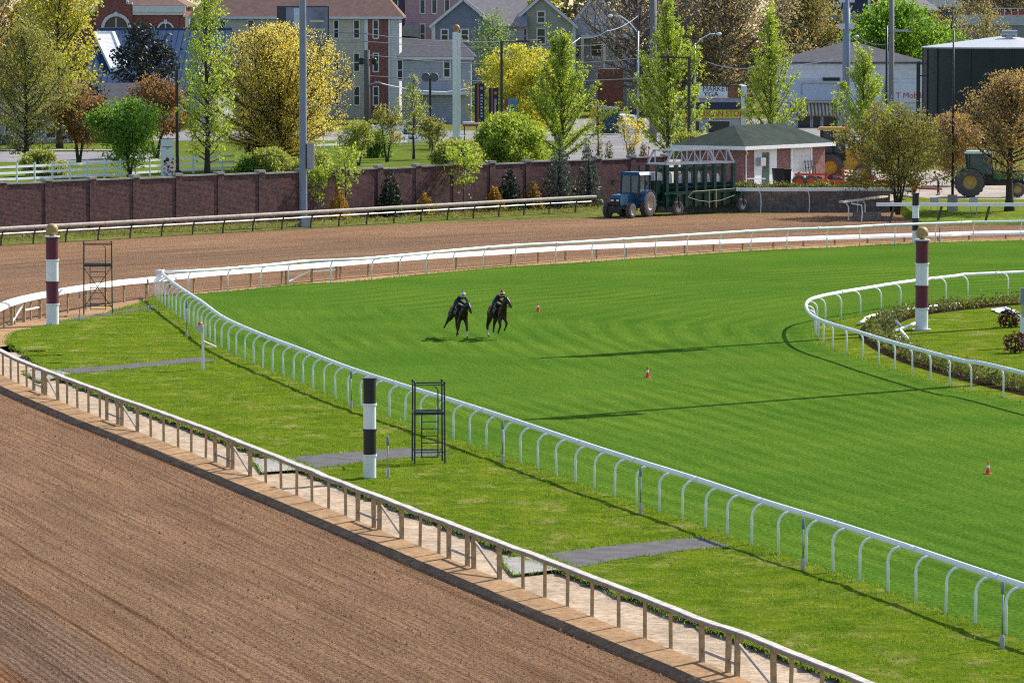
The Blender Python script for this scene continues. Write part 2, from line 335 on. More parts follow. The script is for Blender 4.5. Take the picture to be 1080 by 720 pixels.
def tag(o, label, cat, group=None):
    o['label'] = label; o['category'] = cat
    if group: o['group'] = group
    return o
def thing(name, label, cat, loc=(0, 0, 0), rz=0, group=None, scale=1):
    o = bpy.data.objects.new(name, None); COL.objects.link(o); o.location = loc; o.rotation_euler = (0, 0, rz)
    o.scale = (scale,) * 3; o.empty_display_size = .3
    return tag(o, label, cat, group)
def struct(o, kind='structure'): o['kind'] = kind; return o
def kids(o): return [c for c in bpy.data.objects if c.parent == o]
def dup(o, loc=None, rz=None, label=None, scale=None, parent=None):
    c = o.copy(); COL.objects.link(c)
    if parent is not None: c.parent = parent
    if loc is not None: c.location = loc
    if rz is not None: c.rotation_euler[2] = rz
    if scale is not None: c.scale = (scale,) * 3 if not isinstance(scale, tuple) else scale
    if label: c['label'] = label
    for ch in kids(o): dup(ch, parent=c)
    return c
def spline(pts, step=1.0):
    pts = [Vector(p) for p in pts]; q = [pts[0] * 2 - pts[1]] + pts + [pts[-1] * 2 - pts[-2]]; out = []
    for i in range(1, len(q) - 2):
        p0, p1, p2, p3 = q[i - 1:i + 3]; n = max(2, int((p2 - p1).length / (step * .25)))
        for k in range(n):
            t = k / n
            out.append(.5 * (2 * p1 + (p2 - p0) * t + (2 * p0 - 5 * p1 + 4 * p2 - p3) * t * t + (3 * p1 - p0 - 3 * p2 + p3) * t ** 3))
    out.append(pts[-1]); return resample(out, step)
def resample(pts, step):
    res = [pts[0]]; acc = 0.0
    for a, b in zip(pts, pts[1:]):
        L = (b - a).length
        if L < 1e-9: continue
        d = step - acc
        while d <= L: res.append(a.lerp(b, d / L)); d += step
        acc = (acc + L) % step if L >= step - acc else acc + L
    return res
def side(pts, i):
    k = len(pts); d = pts[min(i + 1, k - 1)] - pts[max(i - 1, 0)]; d = Vector((d.x, d.y, 0)).normalized(); return d, Vector((d.y, -d.x, 0))
def offset(pts, dist, z=None):
    out = []
    for i, p in enumerate(pts):
        _, r = side(pts, i); q = p + r * (dist(i) if callable(dist) else dist); out.append(Vector((q.x, q.y, p.z if z is None else z)))
    return out
def byn(pts, n):
    L = [0]
    for a, b in zip(pts, pts[1:]): L.append(L[-1] + (b - a).length)
    out = []; j = 0
    for k in range(n):
        t = L[-1] * k / (n - 1)
        while j < len(L) - 2 and L[j + 1] < t: j += 1
        f = (t - L[j]) / max(1e-9, L[j + 1] - L[j]); out.append(pts[j].lerp(pts[j + 1], f))
    return out
def strip(name, A, B, mat, nsub=1, width_uv=None):
    """sheet between two polylines with the same number of points; UV in metres along and across"""
    mb = MB(); uv = []; u = 0
    for i, (a, b) in enumerate(zip(A, B)):
        if i: u += (A[i] - A[i - 1]).length
        for k in range(nsub + 1):
            t = k / nsub; mb.v.append(tuple(a.lerp(b, t))); uv.append((u, (width_uv or (b - a).length) * t))
    n = nsub + 1
    for i in range(len(A) - 1):
        for k in range(nsub): mb.f.append((i * n + k, i * n + k + 1, (i + 1) * n + k + 1, (i + 1) * n + k)); mb.m.append(0)
    mb.uv = uv; o = mb.build(name, mat, fix=False)
    me = o.data
    if me.polygons and sum(p.normal.z for p in list(me.polygons)[:50]) < 0: me.flip_normals()
    return o
def sheet(name, pts, mat, z=None):
    mb = MB(); P_ = [Vector(p) for p in pts]
    if z is not None: P_ = [Vector((p.x, p.y, z)) for p in P_]
    o = mb.add(P_, [tuple(range(len(P_)))]).build(name, mat, fix=False)
    if o.data.polygons[0].normal.z < 0: o.data.flip_normals()
    return struct(o)
def text(name, s, size, mat, parent, loc, rz=0, extrude=.01, align='CENTER', rx=math.pi / 2, sx=1.0):
    c = bpy.data.curves.new(name, 'FONT'); c.body = s; c.size = size; c.extrude = extrude; c.align_x = align; c.align_y = 'CENTER'
    t = bpy.data.objects.new(name + '_t', c); COL.objects.link(t)
    dg = bpy.context.evaluated_depsgraph_get(); me = bpy.data.meshes.new_from_object(t.evaluated_get(dg)); bpy.data.objects.remove(t); bpy.data.curves.remove(c)
    me.name = name; me.materials.clear(); me.materials.append(mat)
    o = bpy.data.objects.new(name, me); COL.objects.link(o); o.parent = parent; o.location = loc; o.rotation_euler = (rx, 0, rz); o.scale = (sx, 1, 1); return o
# ------------------------------------------------------------------ plan lines (x right, y away from the stand)
near_px = [(734, 694), (540, 615), (352, 538), (207, 478.5), (94, 435), (5, 396.5)]
near_pts = [G(*p) for p in near_px]; d0 = (near_pts[0] - near_pts[2]).normalized()
far_px = [(7, 345), (67, 331), (126, 319.5), (150, 316), (222, 307), (316, 298.5), (382, 292.5), (447, 287), (516, 281.5), (589, 275.5), (664, 270.5), (744, 265.5), (826, 260.5), (912, 256.5), (1000, 253.5), (1046, 252)]
far_capz = [1.15, 1.2, 1.1, 1.05, 1.0, .95, .94, .93, .88, .82, .74, .66, .56, .50, .48, .47]
far_pts = [G(*p) for p in far_px]
line_in = spline([near_pts[0] + d0 * 26] + near_pts + [G(-26, 371)] + far_pts + [Vector((46, 303, 0)), Vector((80, 306, 0))], 1.0)
i_split = min(range(len(line_in)), key=lambda i: (line_in[i] - Vector((-22.6, 203, 0))).length)
def zin(p, i):
    if i < i_split: return -.15 + .07 * max(0, min(1, (p.y - 188) / 22))
    return -.08 - .30 * max(0, min(1, (p.x + 5) / 30))
kerb_top = [Vector((q.x, q.y, -.05 * max(0, min(1, (215 - q.y) / 20)))) for q in offset(line_in, -.85)]
kerb_bot = [Vector((q.x, q.y, zin(q, i))) for i, q in enumerate(offset(line_in, -1.08))]
def outz(i): return 0.0
outer = []
for i, q in enumerate(offset(line_in, lambda i: -38 if i < i_split else -37.5)):
    outer.append(Vector((q.x, q.y, 0)))
# track surface, near and far stretch
struct(strip('dirt_track', kerb_bot[:i_split + 1], outer[:i_split + 1], DIRT, 3, 37))
struct(strip('dirt_track_bend', kerb_bot[i_split:], outer[i_split:], DIRTF, 3, 37))
struct(strip('track_edge_bank', kerb_top, kerb_bot, KERBM, 2))

turf_px = [(1058, 670.5), (999.5, 649), (943, 628), (866, 600.5), (794, 576.5), (725, 551.5), (650, 526), (587, 503.5), (534, 484), (470.5, 461.5), (411, 441.5), (355, 421.5), (309, 402), (268, 385), (228, 365.5), (204.5, 347), (185, 333), (172, 322.5), (163.5, 314), (165.5, 310.5), (176, 311.5), (205.5, 310), (244, 307), (280, 303.5), (316, 299.5), (374, 296.8), (424, 292), (477, 286.5), (534.5, 281.5), (596, 278), (662, 273.5), (733, 268.5), (806, 263.8), (883.5, 260.8), (924, 258.3), (1004, 255.3), (1046, 254)]
tp = [G(*p) for p in turf_px]; dT = (tp[0] - tp[3]).normalized()
k_ap = turf_px.index((163.5, 314))
line_turf = spline([tp[0] + dT * 30] + tp + [Vector((46, 299.5, 0)), Vector((80, 302, 0))], .7)
i_ap = min(range(len(line_turf)), key=lambda i: (line_turf[i] - tp[k_ap]).length)
hair_px = [(1068.5, 422), (1025.5, 413.5), (975, 399.5), (940, 389), (910, 379), (883, 370.5), (868, 363.5), (861, 356), (859.5, 349), (864, 343.5), (878, 339), (900, 334.5), (931, 329), (963, 323.5), (1014, 317), (1062, 313.5)]
line_hair = spline([Vector((33, 115, 0)), Vector((25, 148, 0))] + [G(*p) for p in hair_px] + [Vector((45, 252, 0)), Vector((72, 262, 0))], .7)
N = 240
T_, H_ = byn(line_turf, N), byn(line_hair, N)
struct(strip('turf_course', [Vector((p.x, p.y, 0)) for p in T_], H_, TURF, 6, 46))
# infield inside the tight bend of the rail
inf = offset(line_hair, .02, -.004)
sheet('infield_grass', inf + [Vector((140, 262, -.004)), Vector((140, 115, -.004))], VERGE)
# verge between the two rails
NV = 420
edge_near = offset([p for i, p in enumerate(line_in) if i < i_split - 14], 1.9, 0)
vpts = edge_near + [G(*p) for p in [(6, 361), (14, 352), (30, 348), (60, 342.5), (95, 335.5), (122, 328), (143, 322.5), (160, 317)]]
V_ = byn(resample(vpts, .5), NV)
T2 = byn(line_turf[:i_ap + 1], NV)
jit = random.Random(3)
V_ = [Vector((p.x + jit.uniform(-.09, .09), p.y + jit.uniform(-.25, .25), 0)) for p in V_]
gv = strip('grass_verge', V_, T2, VERGE, 44); struct(gv)
from mathutils import noise as mnoise
def lump(x, y): return .035 * (mnoise.noise(Vector((x * .9, y * .55, 3))) + .8 * mnoise.noise(Vector((x * 2.1, y * 1.3, 7))) + .5 * mnoise.noise(Vector((x * 4.5, y * 2.6, 1)))) + .055
for q_ in gv.data.polygons: q_.use_smooth = True
# sand strip under the wooden rail, and the dirt between the two rails round the bend
kk = kerb_top[:i_split + 1]; n2 = 200
struct(strip('sand_strip', byn(kk, n2), [Vector((p.x, p.y, -.12)) for p in byn(offset(line_in[:i_split + 1], 5.0), n2)], SAND, 6))
mid = byn(kk, n2)
struct(strip('brown_sand_edge', [Vector((p.x, p.y, p.z + .006)) for p in mid], [Vector((p.x, p.y, p.z + .008)) for p in byn(offset(line_in[:i_split + 1], -.05), n2)], SANDB, 1))
kf = kerb_top[i_split:]
struct(strip('rail_gap_dirt', byn(kf, n2), [Vector((p.x, p.y, -.010)) for p in byn(line_turf[i_ap - 30:], n2)], SANDB, 3))
# walking paths over the verge
PATHS = []
def path(name, up, lo, mat, z=.016):
    rj = random.Random(len(up) * 7 + int(up[0][0])); q = [G(*p) for p in up] + [G(*p) for p in reversed(lo)]; out = []
    for a, b in zip(q, q[1:] + q[:1]):
        n = max(1, int((b - a).length / .35)); rag = 0 if mat is CONC else .07
        out += [a.lerp(b, k / n) + (Vector((rj.uniform(-rag, rag), rj.uniform(-rag, rag) * 2.2, 0)) if k else Vector()) for k in range(n)]
    sheet(name, out, mat, z); PATHS.append(out)
path('footpath', [(56, 389.5), (120, 385.5), (212, 376.5), (228, 380.5)], [(76, 394.5), (130, 390), (190, 384), (228, 381.2)], ASPH)
path('footpath', [(304, 482.5), (340, 479), (432, 472.3), (474, 478)], [(332, 494.3), (399, 485.8), (440, 482), (476, 479)], ASPH)
path('footpath', [(572, 585), (640, 576), (710, 568.4), (742, 566.6), (772, 577)], [(606, 599), (660, 589.5), (735, 579), (772, 578)], ASPH)
path('footpath', [(60, 339), (110, 331), (150, 323.5), (163, 322)], [(62, 341), (112, 333.5), (152, 326.5), (166, 325)], ASPH)
path('concrete_pad', [(266, 485), (304, 482.5)], [(276, 498.5), (332, 494.3)], CONC, .022)
path('concrete_pad', [(527, 589), (572, 585)], [(541, 606.5), (606, 599)], CONC, .022)
path('concrete_pad', [(24, 392), (56, 389.5)], [(42, 403), (76, 394.5)], CONC, .022)
def in_poly(x, y, poly):
    c = False; j = len(poly) - 1
    for i in range(len(poly)):
        a, b = poly[i], poly[j]
        if (a.y > y) != (b.y > y) and x < (b.x - a.x) * (y - a.y) / (b.y - a.y) + a.x: c = not c
        j = i
    return c
for v in gv.data.vertices:      # lumpy turf, trodden flat where the paths cross it
    x, y = v.co.x, v.co.y
    hit = any(in_poly(x + dx, y + dy, q) for q in PATHS if min(p.y for p in q) - 2 < y < max(p.y for p in q) + 2 for dx, dy in ((0, 0), (.12, 0), (-.12, 0), (0, .5), (0, -.5)))
    v.co.z = .004 if hit else max(.006, lump(x, y))
# the land behind the track
sheet('ground', [Vector((-1300, -250, -.5)), Vector((1300, -250, -.5)), Vector((1300, 1500, -.5)), Vector((-1300, 1500, -.5))], DRYV)
lo = [p for p in outer if p.y > 120][::3]
sheet('ground_behind_track', [Vector((-900, lo[0].y, 0))] + lo + [Vector((900, lo[-1].y, 0)), Vector((900, 1480, 0)), Vector((-900, 1480, 0))], DRYV, -.006)
sheet('lawn', [Vector((-140, 372, 0)), Vector((-20, 372, 0)), Vector((8, 410, 0)), Vector((8, 505, 0)), Vector((-30, 505, 0)), Vector((-140, 450, 0))], LAWN, .006)
sheet('street', [Vector((-200, 440, 0)), Vector((-34, 440, 0)), Vector((-34, 470, 0)), Vector((-200, 470, 0))], ROADM, .010)
sheet('street', [Vector((-60, 506, 0)), Vector((140, 506, 0)), Vector((140, 545, 0)), Vector((-60, 545, 0))], ROADM, .014)
sheet('parking_lot', [Vector((5, 412, 0)), Vector((30, 412, 0)), Vector((44, 600, 0)), Vector((5, 600, 0))], ROADM, .018)
sheet('pavement', [Vector((-200, 470.3, 0)), Vector((-34, 470.3, 0)), Vector((-34, 473, 0)), Vector((-200, 473, 0))], CONC, .13)

# ------------------------------------------------------------------ rails
def polyrail(line, name, prof, mat, parent, org, off=0, z=0, mi=None, zs=None):
    pts = offset(line, off); pts = [Vector((p.x, p.y, (zs[i] if zs else z))) for i, p in enumerate(pts)]
    mb = MB(); mb.sweep(pts, prof, mi); return mb.build(name, mat, parent, origin=org, smooth=False)
def ang(pts, i):
    d, r = side(pts, i); return math.atan2(r.y, r.x)
goose = MB().tube([(0, 0, -.25), (0, 0, .80), (.02, 0, .93), (.08, 0, 1.05), (.18, 0, 1.13), (.30, 0, 1.165), (.40, 0, 1.17)], .038, 8)
GO = None
def oval(w_, h_): return [(w_ / 2 * math.cos(a), h_ / 2 * math.sin(a)) for a in (2 * math.pi * k / 8 + math.pi / 8 for k in range(8))]
def goose_rail(name, label, line, sgn, spacings, i0, i1):
    global GO
    org = line[i0].copy(); t = thing(name, label, 'rail', org)
    polyrail(line[i0:i1], 'rail_tube', oval(.13, .17), WHITE_RAIL, t, org, sgn * .40, 1.215)
    q_ = [p.copy() for p in offset(line[i0:i1:60], sgn * .40)]
    for k, p in enumerate(q_[1:-1]):
        d_ = (q_[k + 2] - q_[k]).normalized(); c_ = Vector((p.x, p.y, 1.215)); MB().tube([c_ - d_ * .14, c_ + d_ * .14], .094, 8).build('rail_joint', WHITE, t, smooth='auto', origin=org)
    i = i0; acc = 0
    while i < i1 - 1:
        a = ang(line, i) + (0 if sgn > 0 else math.pi)
        if GO is None: GO = goose.build('post', WHITE_RAIL, t, smooth=True); g = GO
        else: g = GO.copy(); COL.objects.link(g); g.parent = t
        g.location = line[i] - org; g.rotation_euler = (RNG.uniform(-.025, .025), RNG.uniform(-.025, .025), a + RNG.uniform(-.09, .09))
        sp = spacings(i) * RNG.uniform(.96, 1.04); L = 0
        while L < sp and i < i1 - 1: L += (line[i + 1] - line[i]).length; i += 1
    return t
fine_turf = resample(line_turf, .1); ia = min(range(len(fine_turf)), key=lambda i: (fine_turf[i] - tp[k_ap]).length)
s0 = next(i for i, p in enumerate(fine_turf) if p.y > 107); e0 = next(i for i, p in enumerate(fine_turf) if p.x > 37)
goose_rail('turf_rail', 'long white tube rail on bent posts round the outside of the green turf course', fine_turf, 1, lambda i: 2.12 if i < ia - 60 else (1.6 if i < ia + 30 else 3.05), s0, e0)
fine_hair = resample(line_hair, .1); s1 = next(i for i, p in enumerate(fine_hair) if p.y > 165); e1 = next(i for i, p in enumerate(fine_hair) if i > s1 + 300 and p.x > 31)
goose_rail('bend_rail', 'white rail making a tight bend round the flower bed at right', fine_hair, -1, lambda i: 2.75, s1, e1)

# weathered rail beside the near dirt
fl = resample(line_in, .1); isp = min(range(len(fl)), key=lambda i: (fl[i] - line_in[i_split]).length)
n0 = next(i for i, p in enumerate(fl) if p.y > 86); org = fl[n0].copy()
wr = thing('wooden_rail', 'weathered flat capped rail on brown wooden posts beside the foreground dirt', 'rail', org)
capl = fl[n0:isp]; wob = random.Random(5)
zs = []; wz = 0
for i in range(len(capl)): wz = wz * .97 + wob.uniform(-.006, .006); zs.append(.88 + wz)
capl2 = capl[::6]; zs2 = zs[::6]
polyrail(capl2, 'cap', [(-.125, 0), (-.125, .085), (-.11, .10), (.11, .10), (.125, .085), (.125, 0)], [CAPW, TANS], wr, org, .0, mi=[1, 0, 0, 0, 1, 1], zs=zs2)
pm_ = MB().box((0, 0, .33), (.072, .072, 1.1)); post0 = pm_.build('post', WOOD, wr); used = [False]
tpm = MB().box((-.03, 0, .33), (.10, .14, 1.12)); tp0 = None
def put(o0, first, p, a):
    o = o0 if first else o0.copy()
    if not first: COL.objects.link(o); o.parent = wr
    o.location = p - org; o.rotation_euler = (RNG.uniform(-.02, .02), RNG.uniform(-.02, .02), a); return o
gates = []
for px in (47, 128, 245, 400, 501, 780):
    tgt = min(range(len(capl)), key=lambda i: abs(540 + FPX * capl[i].x / capl[i].y - px)); gates.append(tgt)
firstp = True
i = 4
while i < len(capl) - 2:
    if not any(abs(i - g) < 27 for g in gates):
        put(post0, firstp, capl[i], ang(capl, i)); firstp = False
    i += int(20.5 * RNG.uniform(.95, 1.05))
for g in gates:
    g = max(26, min(len(capl) - 27, g))
    for k, q in enumerate((g - 24, g, g + 24)):
        if tp0 is None: tp0 = tpm.build('gate_post', WOOD, wr); o = put(tp0, True, capl[q], ang(capl, q))
        else: put(tp0, False, capl[q], ang(capl, q))
        if k == 1: put(tp0, False, capl[q + 6], ang(capl, q))
    a, b, c = capl[g - 24], capl[g], capl[g + 24]
    MB().bar(a + Vector((0, 0, .05)), b + Vector((0, 0, .72)), .05, .07).build('brace', GWOOD, wr, origin=org)
    MB().bar(b + Vector((0, 0, .25)), c + Vector((0, 0, .25)), .05, .07).build('brace', GWOOD, wr, origin=org)

# white covered rail round the far bend
farl = fl[isp:]; ef = next(i for i, p in enumerate(farl) if p.x > 37); farl = farl[:ef]; org = farl[0].copy()
fr = thing('covered_rail', 'broad white covered rail on thin posts between turf and far dirt bend', 'rail', org)
fx = [(p - farl[0]).length for p in farl]
capctl = [(min(range(len(farl)), key=lambda i: (farl[i] - q).length), z) for q, z in zip(far_pts, far_capz)]
xs_, zs_ = zip(*capctl); fz = np.interp(np.arange(len(farl)), xs_, zs_)
sub = farl[::8]; subz = list(fz[::8])
polyrail(sub, 'cap', [(-.18, 0), (-.16, .03), (.02, -.01), (.15, -.09), (.19, -.21), (.15, -.21), (-.18, -.06)], CAPF, fr, org, 0, zs=subz)
pf = MB().box((0, 0, -.5), (.08, .08, 1.0)).build('post', WOOD, fr); first = True; i = 3
while i < len(farl) - 2:
    o = pf if first else pf.copy()
    if not first: COL.objects.link(o); o.parent = fr
    first = False; o.location = farl[i] - org + Vector((0, 0, fz[i] - .06)); o.rotation_euler[2] = ang(farl, i); o.scale = (1, 1, 1.35); i += int(28 * RNG.uniform(.95, 1.05))
for px in (24, 328):
    g = min(range(30, len(farl) - 30), key=lambda i: abs(540 + FPX * farl[i].x / farl[i].y - px) + (0 if farl[i].y < 262 else 999))
    a, b, c = farl[g - 24], farl[g], farl[g + 24]
    z = fz[g]
    for q in (a, b, c): MB().box((q.x, q.y, .42), (.14, .16, 1.0)).build('gate_post', WOOD, fr, origin=org)
    MB().bar(a + Vector((0, 0, .1)), b + Vector((0, 0, z - .3)), .05, .07).build('brace', CAPF, fr, origin=org)
    MB().bar(b + Vector((0, 0, .55)), c + Vector((0, 0, .55)), .05, .07).build('brace', CAPF, fr, origin=org)

# ------------------------------------------------------------------ distance poles
def furlong_pole(label, px, py, h, r, cols, ball):
    b = G(px, py); t = thing('distance_pole', label, 'pole', b, 0, 'striped distance poles')
    top = h - (2 * .29 + .06 if ball else 0); seg = top / 4
    MB().box((0, 0, .02), (r * 2.6, r * 2.6, .06)).build('base_plate', cols[0] if cols[0] != WHITE else M('dull_white', (.5, .5, .5)), t)
    for k in range(4):
        z0 = .05 + k * seg if k == 0 else k * seg
        m = MB().lathe([(r * .93, z0), (r * .93, (k + 1) * seg - .07), (r * 1.06, (k + 1) * seg - .065), (r * 1.06, (k + 1) * seg)], n=28).build('band', cols[k % 2], t, smooth='auto')
    if ball:
        MB().lathe([(r * 1.15, top + .003), (r * 1.15, top + .06)], n=28).build('cap_plate', WHITE, t, smooth='auto')
        MB().ball((0, 0, top + .06 + .285), .295, n=24).build('ball', GOLD, t, smooth=True)
    return t
furlong_pole('maroon and white striped pole with gilt ball, beside the frame tower at left', 55.5, 343, 4.72, .31, [WHITE, MAROON], True)
furlong_pole('maroon and white striped pole with gilt ball, standing in the flower bed bend', 972, 348, 4.72, .315, [WHITE, MAROON], True)
furlong_pole('black and white striped pole without ball, on the near grass verge', 390, 505.5, 3.20, .215, [WHITE, BLACK], False)
furlong_pole('small black and white striped pole behind the far rail, beyond the ball pole', 965.5, 256.5, 3.1, .225, [WHITE, BLACK], False)

# ------------------------------------------------------------------ frame towers
def tower(label, px, py, W, Hh, hp, rz, br):
    t = thing('viewing_tower', label, 'tower', G(px, py), rz, 'steel ladder towers on the verge'); h = W / 2; r = .028
    for sx in (-1, 1):
        for sy in (-1, 1): MB().tube([(sx * h, sy * h, -.05), (sx * h * .97, sy * h * .97, Hh + (.06 if sy > 0 else 0))], r, 8).ball((sx * h * .97, sy * h * .97, Hh + .02), .045, n=8).build('leg', BLACKF, t, smooth='auto')
    q = h * .97
    m = MB()
    for a, b in (((-q, -q), (q, -q)), ((q, -q), (q, q)), ((q, q), (-q, q)), ((-q, q), (-q, -q))): m.bar((*a, hp), (*b, hp), .05, .09)
    for k in range(-3, 4): m.bar((-q, k * q / 3.6, hp + .02), (q, k * q / 3.6, hp + .02), .03, .02)
    m.build('platform', BLACKF, t)
    m = MB()
    for a, b in (((q, -q), (q, q)), ((q, q), (-q, q)), ((-q, q), (-q, -q))): m.bar((*a, Hh - .06), (*b, Hh - .06), .045)
    m.bar((-q, -q, Hh - .06), (q, -q, Hh - .06), .03)
    m.build('guard_rail', BLACKF, t)
    m = MB(); lw = W * .27
    for s in (-1, 1): m.tube([(s * lw, -q - .03, .25), (s * lw, -q - .03, hp)], .022, 6)
    m.tube([(lw, -q - .03, hp), (lw, -q - .03, Hh - .22), (lw - .06, -q, Hh - .12), (lw - .1, q * .2, Hh - .12)], .022, 6)
    for k in range(6 if Hh < 3 else 8):
        z = .27 + k * (hp - .3) / (6 if Hh < 3 else 8); m.bar((-lw, -q - .03, z), (lw, -q - .03, z), .04, .03)
    m.build('ladder', BLACKF, t)
    if br:
        MB().bar((-q, -q, hp - .1), (q, -q, .35), .035).build('diagonal_brace', BLACKF, t); MB().bar((q, q, hp - .1), (-q, q, .3), .035).build('diagonal_brace', BLACKF, t)
    for y in (-q, q): MB().bar((-q, y, .42), (q, y, .42), .035).build('cross_bar', BLACKF, t)
tower('black steel ladder tower beside the black and white pole on the near verge', 452, 489, .98, 2.66, 1.68, .10, False)
tower('taller dark ladder tower with diagonal brace beside the maroon pole at left', 103.5, 331, 1.36, 3.40, 2.35, .08, True)

# ------------------------------------------------------------------ slim sensor posts by the turf rail
def slim(px, py, top, label):
    b = G(px, py); h = P(px, top, b.y).z
    t = thing('sensor_post', label, 'post', b, 0, 'slim grey sensor posts along the verge')
    MB().lathe([(.055, -.05), (.06, .28), (.045, .36), (.02, .37)], n=10).build('foot', GALV, t, smooth='auto')
    MB().tube([(0, 0, .3), (0, 0, h - .2)], .022, 8).build('stem', GALV, t, smooth=True)
    MB().lathe([(.022, h - .30), (.042, h - .27), (.045, h - .06), (.03, h)], n=10).build('head', STEELB, t, smooth='auto')
slim(1057, 686, 613, 'slim grey post behind the white rail, nearest the bottom right corner')
slim(847, 603, 546, 'slim grey post behind the white rail, second from the bottom right corner')
slim(675.5, 543.5, 492, 'slim grey post by the white rail just above the third footpath')
slim(530, 491, 443, 'slim grey post by the white rail right of the ladder tower')
slim(370.5, 433, 391, 'slim grey post by the white rail left of the striped black pole')
slim(409, 505, 460, 'short slim grey post on the grass between striped pole and ladder tower')
slim(197, 357, 318, 'slim grey post between the white boxed post and the bend of the rail')
slim(156, 330, 294, 'slim grey post at the point where the two white rails meet')
slim(84, 339, 308, 'slim grey post touching the left leg of the taller ladder tower')
slim(991, 256, 240, 'tiny grey post by the far rail right of the small striped pole')
# boxed post
b = G(214, 391); t = thing('camera_post', 'white post carrying a small box with an orange top beside the footpath', 'post', b)
MB().box((0, 0, .92), (.10, .10, 1.9)).build('stem', WHITE, t)
MB().box((-.12, 0, 1.72), (.26, .24, .30)).build('box', M('grey_box', (.5, .5, .5)), t)
MB().lathe([(.10, 1.874), (.10, 1.93), (.05, 1.98)], (-.10, 0, 0), 10).build('beacon', ORANGE, t, smooth='auto')
MB().bar((.0, 0, 1.22), (.55, -.1, .98), .10, .05).build('arm', WHITE, t)

# ------------------------------------------------------------------ cones
CONE_M = M('cone_orange', (.75, .045, .02), .5, var=.1)
def cone(px, py, s, label):
    t = thing('traffic_cone', label, 'cone', G(px, py), RNG.random(), 'orange cones on the turf', s)
    MB().box((0, 0, .02), (.36, .36, .045)).build('base', CONE_M, t)
    MB().lathe([(.135, .043), (.03, .70), (.012, .705)], n=16).build('body', CONE_M, t, smooth='auto')
    MB().lathe([(.092, .33), (.066, .50)], n=16).build('sleeve', WHITE, t, smooth='auto')
cone(567.5, 328.5, .62, 'smallest orange cone, on the turf right of the two racehorses')
cone(683, 398, .62, 'orange cone in the middle of the turf between two long shadows')
cone(1042, 499.5, .58, 'orange cone near the right edge of the turf')
# ------------------------------------------------------------------ flower bed inside the bend
bed_px = [(1100, 318.5), (1060, 321), (1010, 325.5), (965, 331), (937, 338), (924, 348), (926, 358), (945, 371), (975, 383.5), (1010, 394), (1050, 405), (1100, 417)]
bed = spline([G(*p) for p in bed_px], .5)
struct(strip('mulch_bed', offset(bed, .75, .004), offset(bed, -.75, .004), MULCH))
BEDM = leafmat('bed_leaf', [(.05, .08, .015), (.10, .14, .03), (.14, .15, .045), (.10, .07, .035), (.08, .11, .02)], .35)
def leaf_mesh(name, C, size, mat, rng, aspect=.6, upbias=0.0, parent=None, droop=0):
    """many small leaf faces (kite shaped) at the points C"""
    n = len(C); C = np.asarray(C, dtype=np.float64)
    a = rng.normal(size=(n, 3)); a[:, 2] = a[:, 2] + upbias; a /= np.linalg.norm(a, axis=1)[:, None] + 1e-9
    b = rng.normal(size=(n, 3)); b -= a * (a * b).sum(1)[:, None]; b /= np.linalg.norm(b, axis=1)[:, None] + 1e-9
    s = (size * rng.uniform(.6, 1.35, n))[:, None]
    V = np.stack([C - a * s * .5, C + b * s * aspect * .5 + a * s * .05, C + a * s * .5, C - b * s * aspect * .5 + a * s * .05], 1).reshape(-1, 3)
    me = bpy.data.meshes.new(name); me.vertices.add(4 * n); me.vertices.foreach_set('co', V.ravel().astype(np.float32))
    me.loops.add(4 * n); me.loops.foreach_set('vertex_index', np.arange(4 * n, dtype=np.int32))
    me.polygons.add(n); me.polygons.foreach_set('loop_start', np.arange(0, 4 * n, 4, dtype=np.int32)); me.polygons.foreach_set('loop_total', np.full(n, 4, dtype=np.int32))
    me.update(calc_edges=True); me.validate(); me.materials.append(mat)
    o = bpy.data.objects.new(name, me); COL.objects.link(o)
    if parent: o.parent = parent
    return o
nr = np.random.default_rng(4)
C = []
for i, p in enumerate(bed):
    _, r = side(bed, i)
    for k in range(3):
        q = p + r * nr.uniform(-.55, .35); hgt = nr.uniform(.28, .62)
        for j in range(26): C.append((q.x + nr.normal(0, .13), q.y + nr.normal(0, .16), abs(nr.normal(.5, .3)) * hgt + .03))
struct(leaf_mesh('bedding_plants', C, .15, BEDM, nr, .5, .8), 'stuff')
# white plastic tubing and sheet lying along the bed
pin = offset(bed, .95)
a0 = min(range(len(pin)), key=lambda i: (pin[i] - G(1078, 325.5)).length); a1 = min(range(len(pin)), key=lambda i: (pin[i] - G(948, 345)).length)
t = thing('loose_rail', 'white plastic rail pieces lying along the inner edge of the flower bed', 'rail pieces', pin[a1])
L_ = [q + Vector((0, 0, .10 + .03 * math.sin(i * .9))) - pin[a1] for i, q in enumerate(pin[min(a0, a1):max(a0, a1) + 1])]
L_ = [Vector((q.x + RNG.uniform(-.1, .1), q.y + RNG.uniform(-.25, .25), q.z)) for q in L_[::3]]
MB().tube(L_, .085, 8).build('tube', WHITE_RAIL, t, smooth=True)
for (xa, ya, za), (xb, yb, zb) in (((945, 338, .5), (952, 347, .08)), ((949, 347, .25), (958, 358, .06)), ((941, 350, .1), (970, 339, .3)), ((1060, 324.5, .5), (1078, 336, .1))):
    MB().tube([G(xa, ya, za) - pin[a1], G(xb, yb, zb) - pin[a1]], .07, 8).build('rail_piece', WHITE_RAIL, t, smooth=True)
